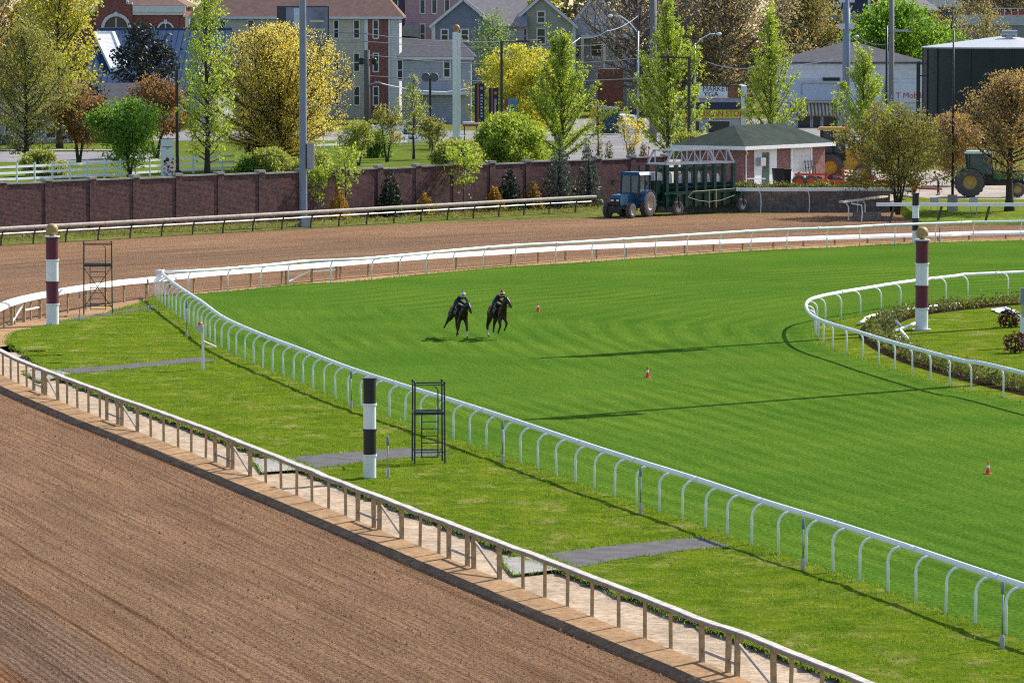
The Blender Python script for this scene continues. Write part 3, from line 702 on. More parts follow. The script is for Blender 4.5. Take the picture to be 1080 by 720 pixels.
def crumple(name, label, px, py, sx, sy, h, seed):
    rr = random.Random(seed); b = G(px, py); t = thing(name, label, 'plastic sheet', b); mb = MB(); n = 9
    mb.v = [((i / (n - 1) - .5) * sx + rr.uniform(-.08, .08), (j / (n - 1) - .5) * sy + rr.uniform(-.1, .1), .04 + h * rr.random() * (1 - abs(i / (n - 1) - .5) * 1.6)) for i in range(n) for j in range(n)]
    mb.f = [(i * n + j, (i + 1) * n + j, (i + 1) * n + j + 1, i * n + j + 1) for i in range(n - 1) for j in range(n - 1)]; mb.m = [0] * len(mb.f)
    mb.build('sheet', WHITE, t, fix=False); return t
crumple('plastic_sheet', 'crumpled white plastic heap at the upper right end of the flower bed', 1060, 329, 1.0, 2.6, .18, 2)
crumple('plastic_sheet', 'crumpled white plastic heap in the tip of the bed, left of the ball pole', 947, 359, .5, 1.6, .2, 3)
RED_LEAF = leafmat('red_leaf', [(.04, .012, .014), (.08, .02, .022), (.05, .03, .02)], .3)
def small_shrub(name, label, base, w_, h_, mat, n=420, size=.14, group=None, conic=0, seed=0, stem=BARK, cat='shrub'):
    t = thing(name, label, cat, base, 0, group); r = np.random.default_rng(seed + 11); C = []
    while len(C) < n:
        p = r.uniform(-1, 1, 3); p[2] = (p[2] + 1) / 2
        lim = (1 - p[2]) ** .75 if conic else math.sqrt(max(0, 1 - (2 * p[2] * .8 - .6) ** 2))
        d = math.hypot(p[0], p[1])
        if d < lim * (1 + .18 * math.sin(7 * math.atan2(p[1], p[0]) + 5 * p[2] + seed)) and (d > lim * .35 or r.random() < .4): C.append((p[0] * w_ / 2, p[1] * w_ / 2, p[2] * h_ + .04))
    leaf_mesh('foliage', C, size, mat, r, .6, .5, t)
    MB().tube([(0, 0, -.05), (.02, 0, h_ * .4), (0, .02, h_ * .75)], [.05 * h_, .03 * h_, .008], 6).build('stem', stem, t)
    return t
small_shrub('shrub', 'dark red rounded shrub in the infield, the upper of two', G(1064, 345), 1.0, .8, RED_LEAF, group='dark shrubs in the infield')
small_shrub('shrub', 'dark red rounded shrub in the infield, the lower of two', G(1070.5, 372), 1.05, .9, RED_LEAF, seed=3, group='dark shrubs in the infield')
b = G(1079, 366); t = thing('marker_board', 'grey and white upright board post at the right edge of the infield', 'post', b)
MB().box((0, 0, 1.2), (.16, .12, 2.4)).build('stem', GALV, t); MB().box((0, 0, .75), (.26, .2, 1.1)).build('base_box', WHITE, t); MB().box((0, -.0, 2.2), (.24, .16, .7)).build('head', STEELB, t)
def flagpole(label, x, y, h, flag):
    t = thing('flag_pole', label, 'flagpole', (x, y, 0), 0, 'infield flagpoles')
    MB().tube([(0, 0, -.2), (0, 0, h * .6), (0, 0, h)], [.30, .25, .18], 12).ball((0, 0, h + .1), .16, n=10).build('pole', WHITE, t, smooth=True)
    mb = MB(); n, k = 26, 14; rr = random.Random(int(y))
    for i in range(n):
        v = i / (n - 1)
        for j in range(k):
            u = j / (k - 1); mb.v.append((.1 + u * (1.7 - .5 * v) + .16 * math.sin(v * 7 + u * 3), .22 * math.sin(u * 9 + v * 2.2) * (.4 + v), h - .3 - v * flag - u * .9 * (1 - v * .3)))
    mb.f = [(i * k + j, (i + 1) * k + j, (i + 1) * k + j + 1, i * k + j + 1) for i in range(n - 1) for j in range(k - 1)]; mb.m = [0] * len(mb.f)
    mb.build('flag', M('flag_cloth', (.5, .06, .07), .8), t, smooth=True, fix=False)
flagpole('tall white infield flagpole whose limp flag throws the upper long shadow', 26.4, 220.3, 29, 6.2)
flagpole('tall white infield flagpole whose limp flag throws the lower long shadow', 25.6, 191, 29.5, 3.4)

# ------------------------------------------------------------------ brick wall
A = Vector((-45.5, 287.0, 0)); B = Vector((13.2, 356.2, 0)); wd = (B - A); wl = wd.length; wrz = math.atan2(wd.y, wd.x)
bw = thing('brick_wall', 'long dark brick boundary wall with piers behind the outer rail', 'wall', A, wrz)
WH = 3.3; pitch = 4.0; npier = int(wl / pitch) + 1
for k in range(npier - 1):
    x0, x1 = k * pitch + .3, (k + 1) * pitch - .3; dz = -.03 * (k % 3)
    pn = MB().bx(x0 - .02, x1 + .02, -.13, .13, -.2, WH + dz).build('panel', BRICKW, bw)
    MB().bx(x0 - .01, x1 + .01, -.19, .19, WH + dz + .003, WH + dz + .10).build('coping', CONC, pn)
for k in range(npier):
    x = k * pitch; pr_ = MB().bx(x - .3, x + .3, -.18, .18, -.2, WH + .06).build('pier', BRICKW, bw)
    MB().bx(x - .33, x + .33, -.23, .23, WH + .063, WH + .24).build('pier_cap', CONC, pr_)

# ------------------------------------------------------------------ outer rail by the wall
ol = resample(spline([G(-60, 264), G(0, 259), G(262, 244), G(467, 232), G(576, 225.5), G(634, 222.5)], 1), .1); org = ol[0].copy()
t = thing('outer_rail', 'grey wooden rail on leaning posts along the foot of the brick wall', 'rail', org)
polyrail(ol[::10], 'rail_bar', oval(.30, .24), GWOOD, t, org, .42, 1.06)
polyrail(ol[::10], 'lower_rail', oval(.10, .10), WHITE, t, org, .0, .70)
lp = MB().tube([(0, 0, -.1), (.05, 0, .45), (.18, 0, .82), (.42, 0, .99)], .055, 6)
for n_, i in enumerate(range(5, len(ol) - 5, 29)):
    o = lp.build('post', WOOD if n_ % 5 > 1 else BARKG, t) if n_ == 0 else o.copy()
    if n_: COL.objects.link(o); o.parent = t
    o.location = ol[i] - org; o.rotation_euler[2] = ang(ol, i)

# ------------------------------------------------------------------ lot, bank and retaining wall at the right
def zlot(x): return 1.4 - .95 * max(0, min(1, (x - 23) / 8))
def grid(name, xs, ys, zf, mat):
    mb = MB(); nx, ny = len(xs), len(ys)
    mb.v = [(x, y, zf(x, y)) for x in xs for y in ys]
    mb.f = [(i * ny + j, (i + 1) * ny + j, (i + 1) * ny + j + 1, i * ny + j + 1) for i in range(nx - 1) for j in range(ny - 1)]; mb.m = [0] * len(mb.f)
    return struct(mb.build(name, mat, fix=False))
grid('service_yard', [11.0 + i for i in range(0, 90, 1)], [336.6 + j * 2 for j in range(0, 36)], lambda x, y: zlot(x) if x < 26.8 or y > 346 else zlot(x) * max(0.02, (y - 322) / 24), LOTM)
grid('grass_bank', [26.8 + i for i in range(0, 70)], [320 + j for j in range(0, 28)], lambda x, y: -.45 if (y < 320.5 or x < 27) else .012 + zlot(x) * max(0, min(1, (y - 322) / 24)), mat_ground('bank_grass', [(.28, (.05, .085, .012)), (.5, (.13, .18, .025)), (.75, (.26, .27, .07))], 2.2, .1))
STONE = brickmat('block_stone', (.19, .165, .155), (.13, .12, .12), (.09, .085, .085), .6, .2)
t = thing('retaining_wall', 'low dark block retaining wall below the hedge and brick hut', 'wall', (11, 336.2, 0))
MB().bx(0, 15.8, -.2, .2, -.2, 1.5).build('front_face', STONE, t); MB().bx(-.2, .2, .2, 20, -.2, 1.42).build('return_face', STONE, t)
t = thing('white_rail', 'white rail on thin bowed posts in front of the block retaining wall', 'rail', (16.0, 335.2, 0))
MB().bar((-.2, 0, 1.62), (12.4, 1.5, 1.60), .12, .24).build('rail_bar', WHITE_RAIL, t)
for k in range(4): x = 1.5 + k * 3.45; MB().tube([(x, x * .11 + .05, 1.52), (x + .1, x * .11 - .05, 1.2), (x + .12, x * .11 - .15, .6), (x + .08, x * .11 - .2, -.1)], .035, 6).build('post', WHITE, t)
HEDGE = leafmat('hedge_leaf', [(.05, .07, .015), (.10, .13, .02), (.17, .18, .04), (.08, .09, .02)], .4)
t = thing('hedge', 'low clipped hedge on top of the block retaining wall', 'hedge', (15.8, 337.3, 1.42)); C = []
nr = np.random.default_rng(9)
for i in range(4200): x = nr.uniform(0, 11.2); C.append((x, nr.normal(0, .3), abs(nr.normal(.32, .14)) * (1 + .2 * math.sin(x * 2.3))))
leaf_mesh('foliage', C, .16, HEDGE, nr, .6, .4, t)
MB().bar((.2, 0, .12), (11, 0, .12), .3, .2).build('stems', BARK, t)
t = thing('ramp_rail', 'pale plank rail slanting up the yard entrance left of the small striped pole', 'rail', (22.4, 323.5, 0))
MB().bar((.1, .5, 1.22), (6.3, 19, 1.05), .34, .12).build('plank', CAPW, t)
for a_ in (1.2, 6.0, 12.5): MB().tube([(.35 + a_ * .31, .8 + a_, -.1), (.35 + a_ * .31, .8 + a_, .8), (.15 + a_ * .31, .6 + a_, 1.14)], .05, 6).build('post', WHITE, t)
MB().tube([(.8, .5, 1.12), (1.5, .4, 1.0), (1.55, .4, .4), (1.5, .4, -.1)], .045, 6).build('bent_post', WHITE, t)
t = thing('stone_block', 'dark block footing at the foot of the slanting plank rail', 'block', (23.4, 324.6, 0))
MB().bx(0, 1.9, 0, .6, -.1, .48).build('block', STONE, t); MB().bx(1.9, 2.6, .1, .6, -.1, .2).build('low_block', STONE, t)
t = thing('yard_rail', 'white rail on dark leaning posts along the grass bank at right', 'rail', (24.8, 322.5, 0))
MB().bar((0, 0, 1.12), (30, -.8, 1.12), .14, .24).build('rail_bar', WHITE_RAIL, t)
for k in range(9): x = 1.2 + k * 3.25; MB().bar((x - .25, .3, -.1), (x, 0, 1.02), .10, .14).build('post', BARKG, t)

# ------------------------------------------------------------------ vehicles
def wheel(par, c, r, wd_, rimm, rimr=.58, tread=True, name='wheel'):
    h = wd_ / 2; m = MB().lathe([(r * rimr, -h * .9), (r * .80, -h), (r * .95, -h * .85), (r, -h * .5), (r, h * .5), (r * .95, h * .85), (r * .80, h), (r * rimr, h * .9)], (0, 0, 0), 28, axis='y', cap=False)
    if tread:
        for k in range(18):
            a = 2 * math.pi * k / 18
            for s in (-1, 1): m.bar(((r + .012) * math.cos(a), 0, (r + .012) * math.sin(a)), ((r + .005) * math.cos(a + .16), s * h * .9, (r + .005) * math.sin(a + .16)), .05 * r / .8 + .02, .05)
    o = m.build(name, RUBBER, par, smooth='auto'); o.location = c
    MB().lathe([(.02, -h * .35), (r * rimr * .35, -h * .4), (r * rimr * .5, -h * .2), (r * rimr * .92, -h * .55), (r * rimr * 1.02, -h * .9), (r * rimr * 1.02, h * .9), (r * rimr * .92, h * .55), (r * rimr * .5, h * .2), (r * rimr * .35, h * .4), (.02, h * .35)], (0, 0, 0), 24, axis='y').build('rim', rimm, o, smooth='auto')
    return o
def tractor(name, label, loc, rz, body, roofm, rimm, wb, rr, fr_, tw, sc=1.0, stripe=None, group=None, lift=0.0, tall=0.0, fwd=0.0):
    t = thing(name, label, 'tractor', loc, rz, group, sc)
    for s in (-1, 1):
        wheel(t, (0, s * tw / 2, rr), rr, .50, rimm, .48); wheel(t, (wb, s * (tw / 2 - .03), fr_), fr_, .34, rimm)
    z0 = rr * 1.05 + lift; x0, x1 = .75 + fwd, wb + .55
    MB().prism([(x0, z0), (x1, z0 - .05), (x1 + .06, z0 + .45), (x1 - .15, z0 + .62), (x0, z0 + .70)], -.36, .36, axis='y').build('hood', body, t)
    MB().prism([(.2, z0 - .5), (wb + .45, z0 - .45), (wb + .45, z0 - .003), (.2, z0 - .003)], -.24, .24, axis='y').bx(wb - .12, wb + .12, -tw / 2 + .15, tw / 2 - .15, fr_ - .1, fr_ + .12).bx(-.15, .15, -tw / 2 + .2, tw / 2 - .2, rr - .2, rr + .2).build('chassis', BLACK, t)
    MB().bx(wb + .45, wb + .85, -.38, .38, z0 - .55, z0 - .15).build('front_weight', BLACK, t)
    MB().box((x1 + .055, 0, z0 + .2), (.02, .62, .40)).build('grille', BLACK, t)
    for s in (-1, 1): MB().box((x1 + .075, s * .2, z0 + .27), (.03, .2, .12)).build('headlight', M('lamp_glass', (.75, .75, .7), .2), t)
    # cab
    ch = z0 + 1.62 + tall; xa, xb = -.72 + fwd * .55, .82 + fwd; hw = .72
    for s in (-1, 1): MB().bar((xa + .1, s * hw, z0 + .1), (xa, s * hw * .94, ch), .09).bar((xb, s * hw, z0 - .15), (xb - .12, s * hw * .94, ch), .09).bar((.0, s * hw, z0), (-.02, s * hw * .94, ch), .07).bar((xa, s * hw, z0 + .35), (xb, s * hw, z0 + .30), .07).build('cab_frame', BLACK, t)
    MB().prism([(xa + .12, z0 + .36), (xb - .02, z0 + .32), (xb - .13, ch - .02), (xa + .05, ch - .02)], -hw * .95, hw * .95, axis='y').build('cab_glass', CABGLASS, t)
    MB().bx(xa + .1, xb + .02, -hw * .93, hw * .93, z0 - .3, z0 + .30).build('cab_base', body if roofm == body else BLACK, t)
    MB().frustum(((xa + xb) / 2, 0, ch), (xb - xa + .22, hw * 2 + .16), (xb - xa - .1, hw * 2 - .2), .20).build('roof', roofm, t)
    MB().box((.1, 0, z0 + .55), (.45, .5, .5)).box((-.1, 0, z0 + .95), (.15, .46, .6)).build('seat', BLACK, t)
    for s in (-1, 1):
        pts = [((rr + .10) * math.cos(a), (rr + .10) * math.sin(a)) for a in (math.radians(d) for d in range(15, 151, 15))]
        inn = [((rr + .04) * math.cos(a), (rr + .04) * math.sin(a)) for a in (math.radians(d) for d in range(150, 14, -15))]
        MB().prism([(x, z + rr) for x, z in pts + inn], s * (tw / 2 - .3), s * (tw / 2 + .22), axis='y').build('fender', body, t)
        MB().bar((xb - .05, s * hw, ch - .35), (xb + .1, s * (hw + .5), ch - .4), .03).box((xb + .1, s * (hw + .52), ch - .5), (.05, .2, .34)).build('mirror', BLACK, t)
    MB().tube([(wb * .55, .3, z0 + .6), (wb * .55, .3, z0 + 1.75), (wb * .53, .3, z0 + 1.85)], .05, 8).build('exhaust', BLACK, t)
    if stripe: MB().bx(x0 + .3, x1 - .2, -.368, -.362, z0 + .40, z0 + .50).build('stripe', stripe, t)
    for k in range(3): MB().box((.45, -hw - .12, .45 + k * .3), (.3, .22, .04)).build('step', BLACK, t)
    return t
BLUE = M('tractor_blue', (.012, .065, .15), .35, var=.25); JGREEN = M('tractor_green', (.02, .16, .045), .35, var=.25); YEL = M('machine_yellow', (.62, .33, .03), .45, var=.25)
RIMG = M('pale_rim', (.45, .40, .30), .6, var=.3); RIMY = M('yellow_rim', (.42, .30, .07), .5, var=.3)
tractor('tractor', 'blue cab tractor parked on the far dirt, hitched before the starting gate', Vector((8.6, 329.3, 0)), math.radians(-119), BLUE, BLUE, RIMG, 2.30, .84, .48, 1.75, 1.06, group='tractors', tall=.22)
gt = tractor('tractor', 'green tractor with yellow wheels behind the tree trunk at right', (33.87, 351, .5), math.radians(-3), JGREEN, M('pale_roof', (.55, .62, .55), .5), RIMY, 3.45, 1.04, .50, 1.8, 1.02, RIMY, group='tractors', lift=.18, tall=.22, fwd=.85)

# starting gate
GG = M('gate_green', (.010, .045, .036), .4, var=.3); GW = M('gate_pale', (.46, .48, .52), .45, var=.1); PAD = M('gate_pad', (.66, .68, .72), .7, var=.15); GYEL = M('gate_yellow', (.40, .36, .22), .6)
gx = (703 - 540) * 330.4 / FPX
t = thing('starting_gate', 'dark green horse starting gate with pale roof truss behind the blue tractor', 'starting gate', (gx, 330.4, 0), math.radians(44))
L, Dp, zb, zt = 6.75, 1.8, 3.58, 4.52
for y in (0, Dp):
    m = MB().bar((-.1, y, zb), (L + .1, y, zb), .10, .12).bar((.6, y, zt), (L - .6, y, zt), .10, .10).bar((-.05, y, zb), (.6, y, zt), .12).bar((L + .05, y, zb), (L - .6, y, zt), .12)
    k = 8; xs = [.7 + i * (L - 1.4) / k for i in range(k + 1)]
    for i, x in enumerate(xs):
        m.bar((x, y, zb), (x, y, zt), .06) if i % 2 == 0 else None
        if i < k and y == 0: m.bar((x, y, zb if i % 2 == 0 else zt), (xs[i + 1], y, zt if i % 2 == 0 else zb), .05)
    m.build('truss', GW, t)
for x, z in ((0, zb), (L, zb), (.6, zt), (L - .6, zt), (L / 2, zt), (L / 2, zb), (L * .25, zb), (L * .75, zb)): MB().bar((x, 0, z), (x, Dp, z), .10).build('roof_tie', GW, t)
ns = 7; sp_ = L / ns
for i in range(ns + 1):
    x = i * sp_
    MB().bx(x - .13, x + .13, -.10, .12, .55, zb - .08).bx(x - .06, x + .06, Dp - .1, Dp + .08, .6, zb - .08).bx(x - .035, x + .035, .12, Dp - .1, 1.0, 2.2).build('stall_divider', GG, t)
for i in range(ns):
    x = (i + .5) * sp_; hw = sp_ * .30
    z0_, z1_ = (1.55, 2.95) if i < 5 else (2.0, 2.75)
    MB().prism([(x - hw, z0_), (x + hw, z0_), (x + hw, z1_ - .2), (x + hw * .5, z1_), (x - hw * .5, z1_), (x - hw, z1_ - .2)], 1.15, 1.28, axis='y').build('pad', PAD, t)
    MB().bx(x - sp_ * .32, x + sp_ * .32, .02, .08, .62, 1.5).bar((x - sp_ * .36, .0, 1.95), (x + sp_ * .36, .0, 1.95), .06).build('stall_door', GG, t)
    MB().bx(x - sp_ * .3, x + sp_ * .3, .9, 1.1, 3.0, 3.3).build('head_bar', GG, t)
MB().bar((-.3, -.02, 1.52), (L + .4, -.02, 1.62), .18, .22).bar((-.3, Dp, 1.5), (L + .4, Dp, 1.6), .18, .22).bar((-.2, Dp / 2, .75), (L + .2, Dp / 2, .75), .2, .25).build('frame_beam', GG, t)
MB().bx(-.95, -.16, .3, Dp - .1, 1.5, 2.45).bx(-.9, -.2, .5, Dp - .3, .55, 1.47).build('end_cabin', GG, t)
for y in (.25, 1.0): MB().bx(-.85, -.5, y + .1, y + .6, 2.5, 3.05).build('cabin_pad', PAD, t)
for x in (-.9, -.2):
    for y in (.12, Dp): MB().bar((x, y, .6), (x, y, zb - .05), .10).build('end_post', GG, t)
for x, y in ((.75, -.35), (L + .55, -.35), (.75, Dp + .3), (L + .55, Dp + .3)):
    wheel(t, (x, y, .5), .5, .28, M('dull_rim', (.5, .5, .5), .5), .5, tread=False)
    MB().bar((x, y - .2, .5), (x - .1, y - .2, 1.35), .09).bar((x, y + .2, .5), (x - .1, y + .2, 1.35), .09).box((x - .15, y, 1.4), (.45, .55, .22)).build('wheel_fork', GG, t)
MB().tube([(1.9, -.25, 1.25), (2.4, -.25, 1.62), (L - .1, -.25, 1.72)], .022, 6).build('side_rail', GYEL, t)
MB().tube([(1.9, -.25, 1.25), (2.9, -.3, .98), (4.0, -.3, .86), (5.2, -.3, .93), (L - .1, -.28, 1.25)], .018, 6).build('rope', GYEL, t)
for x in (4.05, 4.75): MB().bar((x, -.27, .45), (x, -.27, 1.65), .06).build('yellow_bar', GYEL, t)
MB().lathe([(.09, 0), (.09, .12), (.04, .17)], (.1, Dp, zt + .1), 10).bar((-.1, Dp, zb), (.1, Dp, zt + .1), .04).build('beacon', ORANGE, t)
MB().bar((-3.1, .7, .62), (-1.2, .9, .62), .14).bar((-3.1, .7, .62), (-1.2, 1.5, .62), .1).build('tow_bar', GG, t)

# ------------------------------------------------------------------ brick hut in the yard
HR = math.radians(55); hl, hwd = 11.5, 5.4
RoofG = M('green_shingle', (.060, .074, .064), .95, var=.3, scale=1.2, bump=.02, spec=0)
t = thing('brick_hut', 'small brick hut with green hipped roof behind the starting gate', 'hut', (16.8, 345, 1.4), HR)
MB().bx(0, hl, 0, hwd, -.3, 2.95).build('wall', brickmat('hut_brick', (.30, .135, .115), (.19, .085, .08), (.33, .27, .25)), t)
o_ = .55; e = [(-o_, -o_, 2.96), (hl + o_, -o_, 2.96), (hl + o_, hwd + o_, 2.96), (-o_, hwd + o_, 2.96), (3.0, hwd / 2, 4.4), (hl - 1.5, hwd / 2, 4.4)]
rf = MB().add(e, [(0, 1, 5, 4), (1, 2, 5), (2, 3, 4, 5), (3, 0, 4), (3, 2, 1, 0)]).build('roof', RoofG, t)
MB().bx(-o_ - .03, hl + o_ + .03, -o_ - .04, -o_ - .003, 2.72, 2.985).bx(-o_ - .04, -o_ - .003, -o_ - .003, hwd + o_, 2.72, 2.985).build('fascia', WHITE, rf)
MB().bx(1.5, 4.6, -.05, -.003, 0, 2.7).build('white_panel', WHITE, t)
d_ = MB().bx(2.6, 3.5, -.10, -.053, 0, 2.45).build('door', M('door_green', (.01, .06, .05), .4), t)
MB().bx(2.8, 3.3, -.115, -.103, 1.3, 2.2).build('pane', GLASS, d_)
g_ = MB().bx(6.8, 9.3, -.06, -.003, 0, 2.6).build('garage_door', stripemat('garage_white', (.66, .66, .66), (.5, .5, .52), .52, 2, frac=.94), t)
MB().bx(6.55, 6.78, -.09, -.003, 0, 2.75).bx(9.32, 9.55, -.09, -.003, 0, 2.75).bx(6.55, 9.55, -.095, -.061, 2.62, 2.85).build('trim', WHITE, g_)
MB().bx(1.75, 2.45, -.45, -.055, 1.5, 2.1).build('air_conditioner', M('ac_grey', (.42, .42, .44), .6), t)
MB().tube([(-.5, -.58, 2.7), (.25, -.25, 2.45), (.3, -.08, 2.3), (.3, -.08, 0)], .05, 6).build('downspout', WHITE, t)
def wheelie(label, px, Y, z, w_, h_, rz):
    x = (px - 540) * Y / FPX; t = thing('wheeled_bin', label, 'bin', (x, Y, z), rz, 'black bins by the hut')
    MB().frustum((0, 0, .08), (w_ * .8, w_ * .75), (w_, w_ * .95), h_ - .12).build('body', BLACK, t)
    MB().box((0, -.02, h_), (w_ * 1.06, w_ * 1.04, .08)).bar((-w_ * .4, w_ * .55, h_ - .05), (w_ * .4, w_ * .55, h_ - .05), .05).build('lid', BLACK, t)
    for s in (-1, 1): MB().lathe([(.02, -.04), (.14, -.04), (.14, .04), (.02, .04)], (s * w_ * .4, w_ * .36, .14), 12, axis='x').build('wheel', RUBBER, t)
wheelie('tall black wheeled bin before the hut doorway', 820.5, 343, 1.4, .72, 1.42, .2); wheelie('second black wheeled bin touching the first, nearer the garage door', 829.5, 343.4, 1.4, .55, 1.35, .3)
t = thing('folding_table', 'small white table outside the hut doorway', 'table', (17.6, 341.5, 1.4), .1)
MB().bx(-.65, .65, -.35, .35, .72, .78).build('tabletop', WHITE, t)
for sx in (-1, 1):
    for sy in (-1, 1): MB().bar((sx * .55, sy * .28, 0), (sx * .55, sy * .28, .72), .04).build('leg', GALV, t)
t = thing('steel_rack', 'dark steel rack leaning on the hut corner by the garage door', 'rack', (21.9, 351.3, 1.4), HR)
m = MB()
for x in (0, .45, .9, 1.35): m.bar((x, 0, 0), (x, .25, 1.75), .05)
for z in (.3, .75, 1.2, 1.65): m.bar((0, z * .14, z), (1.35, z * .14, z), .045)
m.build('frame', BLACK, t)

# ------------------------------------------------------------------ yellow loader, orange harrows, yard worker
t = thing('backhoe_loader', 'yellow backhoe loader with dark cab parked beyond the hut', 'loader', (24.0, 358.5, 1.4), 0)
wheel(t, (.0, -.95, 1.0), 1.0, .5, YEL, .5); wheel(t, (.0, .95, 1.0), 1.0, .5, YEL, .5); wheel(t, (2.5, -.85, .62), .62, .4, YEL, .5); wheel(t, (2.5, .85, .62), .62, .4, YEL, .5)
MB().bx(-.9, 3.1, -.55, .55, .8, 1.5).prism([(1.2, 1.5), (3.1, 1.5), (3.1, 2.0), (1.2, 2.25)], -.5, .5, axis='y').build('body', YEL, t)
MB().bx(-.6, 1.15, -.75, .75, 1.5, 2.1).build('cab_base', BLACK, t)
MB().bx(-.55, 1.05, -.7, .7, 2.103, 3.75).build('cab_glass', CABGLASS, t)
for x in (-.6, .25, 1.1):
    for s in (-1, 1): MB().bar((x, s * .74, 2.1), (x, s * .72, 3.8), .12).build('cab_post', BLACK, t)
MB().frustum((.3, 0, 3.8), (2.5, 1.75), (2.1, 1.4), .22).build('roof', YEL, t)
MB().lathe([(.1, 4.02), (.1, 4.16), (.05, 4.2)], (1.25, -.5, 0), 10).build('beacon', ORANGE, t)
for y in (-.62, .62): MB().bar((.9, y, 2.0), (2.6, y, 2.65), .2, .3).bar((2.6, y, 2.65), (4.2, y, 1.2), .18, .26).build('loader_arm', YEL, t)
MB().prism([(4.0, .5), (5.0, .45), (4.9, .6), (4.4, .8), (4.3, 1.4), (4.0, 1.5)], -1.1, 1.1, axis='y').build('bucket', YEL, t)
MB().bar((-.9, 0, 1.4), (-1.6, .1, 3.3), .25).bar((-1.6, .1, 3.3), (-1.9, .1, 1.6), .2).build('backhoe_boom', YEL, t)
def harrow(label, px, Y, W, rz, tall):
    x = (px - 540) * Y / FPX; t = thing('harrow', label, 'harrow', (x, Y, zlot(x)), rz, 'orange harrows in the yard')
    m = MB()
    for y in (-.8, 0, .8): m.bar((-W / 2, y, .55), (W / 2, y, .55), .14)
    for k in range(5): m.bar((-W / 2 + k * W / 4, -.85, .58), (-W / 2 + k * W / 4, .85, .58), .12)
    m.bar((W / 2, 0, .5), (W / 2 + 1.6, 0, .45), .14)
    for k in range(3): m.bar((-W / 2 + k * W / 2.2, -.3, .6), (-W / 2 + k * W / 2.2 + .35, -.1, 1.15), .12)
    m.bar((-W / 2, -.2, 1.0), (W * .45, -.2, 1.0), .14)
    m.build('frame', ORANGE, t)
    if tall: MB().bar((-W / 4, 0, .6), (-W / 4, 0, tall), .14).bar((0, 0, .6), (0, 0, tall * .8), .12).bar((-W / 4, 0, tall * .85), (W / 2, 0, .7), .10).build('mast', ORANGE, t)
    m = MB()
    for k in range(14): m.bar((-W / 2 + k * W / 13, -.5, .5), (-W / 2 + k * W / 13 - .1, -.55, .04), .04)
    m.build('tine_row', GALV, t)
    for k in (-.42, -.05): wheel(t, (k * W, -1.0, .5), .5, .22, ORANGE, .55, tread=False)
    wheel(t, (.3 * W, 1.0, .42), .42, .22, ORANGE, .55, tread=False)
harrow('orange harrow with two wheels in front of the hut garage door', 855, 343.5, 2.4, .1, 0)
harrow('orange harrow with upright mast right of the loader wheel', 900, 346, 3.0, .05, 1.6)
harrow('orange harrow behind the stems of the bronze tree', 947, 346, 3.2, -.1, 0)
t = thing('timber_post', 'stout grey timber post among the orange harrows', 'post', ((905.5 - 540) * 343 / FPX, 343, zlot(25)))
MB().box((0, 0, .7), (.36, .3, 1.5)).build('shaft', GWOOD, t); MB().frustum((0, 0, 1.45), (.36, .3), (.2, .16), .12).build('top', GWOOD, t)
for lb, px in (('small grey utility box on legs left of the concrete pole footing', 985.5), ('small grey utility box on legs right of the concrete pole footing', 1027)):
    x = (px - 540) * 330 / FPX; t = thing('utility_box', lb, 'utility box', (x, 330, .2), 0, 'utility boxes on the bank')
    MB().box((0, 0, .85), (.55, .3, .45)).build('box', GALV, t)
    for s in (-1, 1): MB().bar((s * .22, 0, -.1), (s * .22, 0, .62), .05).build('leg', GALV, t)

nr = np.random.default_rng(77); nc = 42000
uu = nr.integers(20, i_split - 2, nc) if i_split > 30 else None
kb = np.array([tuple(p) for p in kerb_bot]); oo = np.array([tuple(p) for p in outer])
ff = nr.random(nc) ** 1.1 * .56; pos = kb[uu] * (1 - ff[:, None]) + oo[uu] * ff[:, None] + np.stack([nr.uniform(-.6, .6, nc), nr.uniform(-.6, .6, nc), 0 * ff], 1)
keep = pos[:, 1] > 92; pos = pos[keep]; nc = len(pos); r = .016 + .03 * nr.random(nc) ** 2.5 + .03 * (nr.random(nc) > .985)
octv = np.array([(1, 0, 0), (0, 1, 0), (-1, 0, 0), (0, -1, 0), (0, 0, 1)], dtype=float)
V = pos[:, None, :] + octv[None] * r[:, None, None] * nr.uniform(.6, 1.5, (nc, 5, 1)); V[:, :4, 2] -= .012
fi = np.array([(0, 1, 4), (1, 2, 4), (2, 3, 4), (3, 0, 4)])
FI = (np.arange(nc)[:, None, None] * 5 + fi[None]).reshape(-1, 3)
me = bpy.data.meshes.new('dirt_clods'); me.vertices.add(5 * nc); me.vertices.foreach_set('co', V.reshape(-1).astype(np.float32)); nf = len(FI)
me.loops.add(3 * nf); me.loops.foreach_set('vertex_index', FI.ravel().astype(np.int32)); me.polygons.add(nf); me.polygons.foreach_set('loop_start', np.arange(0, 3 * nf, 3, dtype=np.int32)); me.polygons.foreach_set('loop_total', np.full(nf, 3, dtype=np.int32))
me.update(calc_edges=True); me.materials.append(M('clod_soil', (.215, .135, .085), .95, var=.4, scale=.7, spec=0)); o = bpy.data.objects.new('dirt_clods', me); COL.objects.link(o); struct(o, 'stuff')
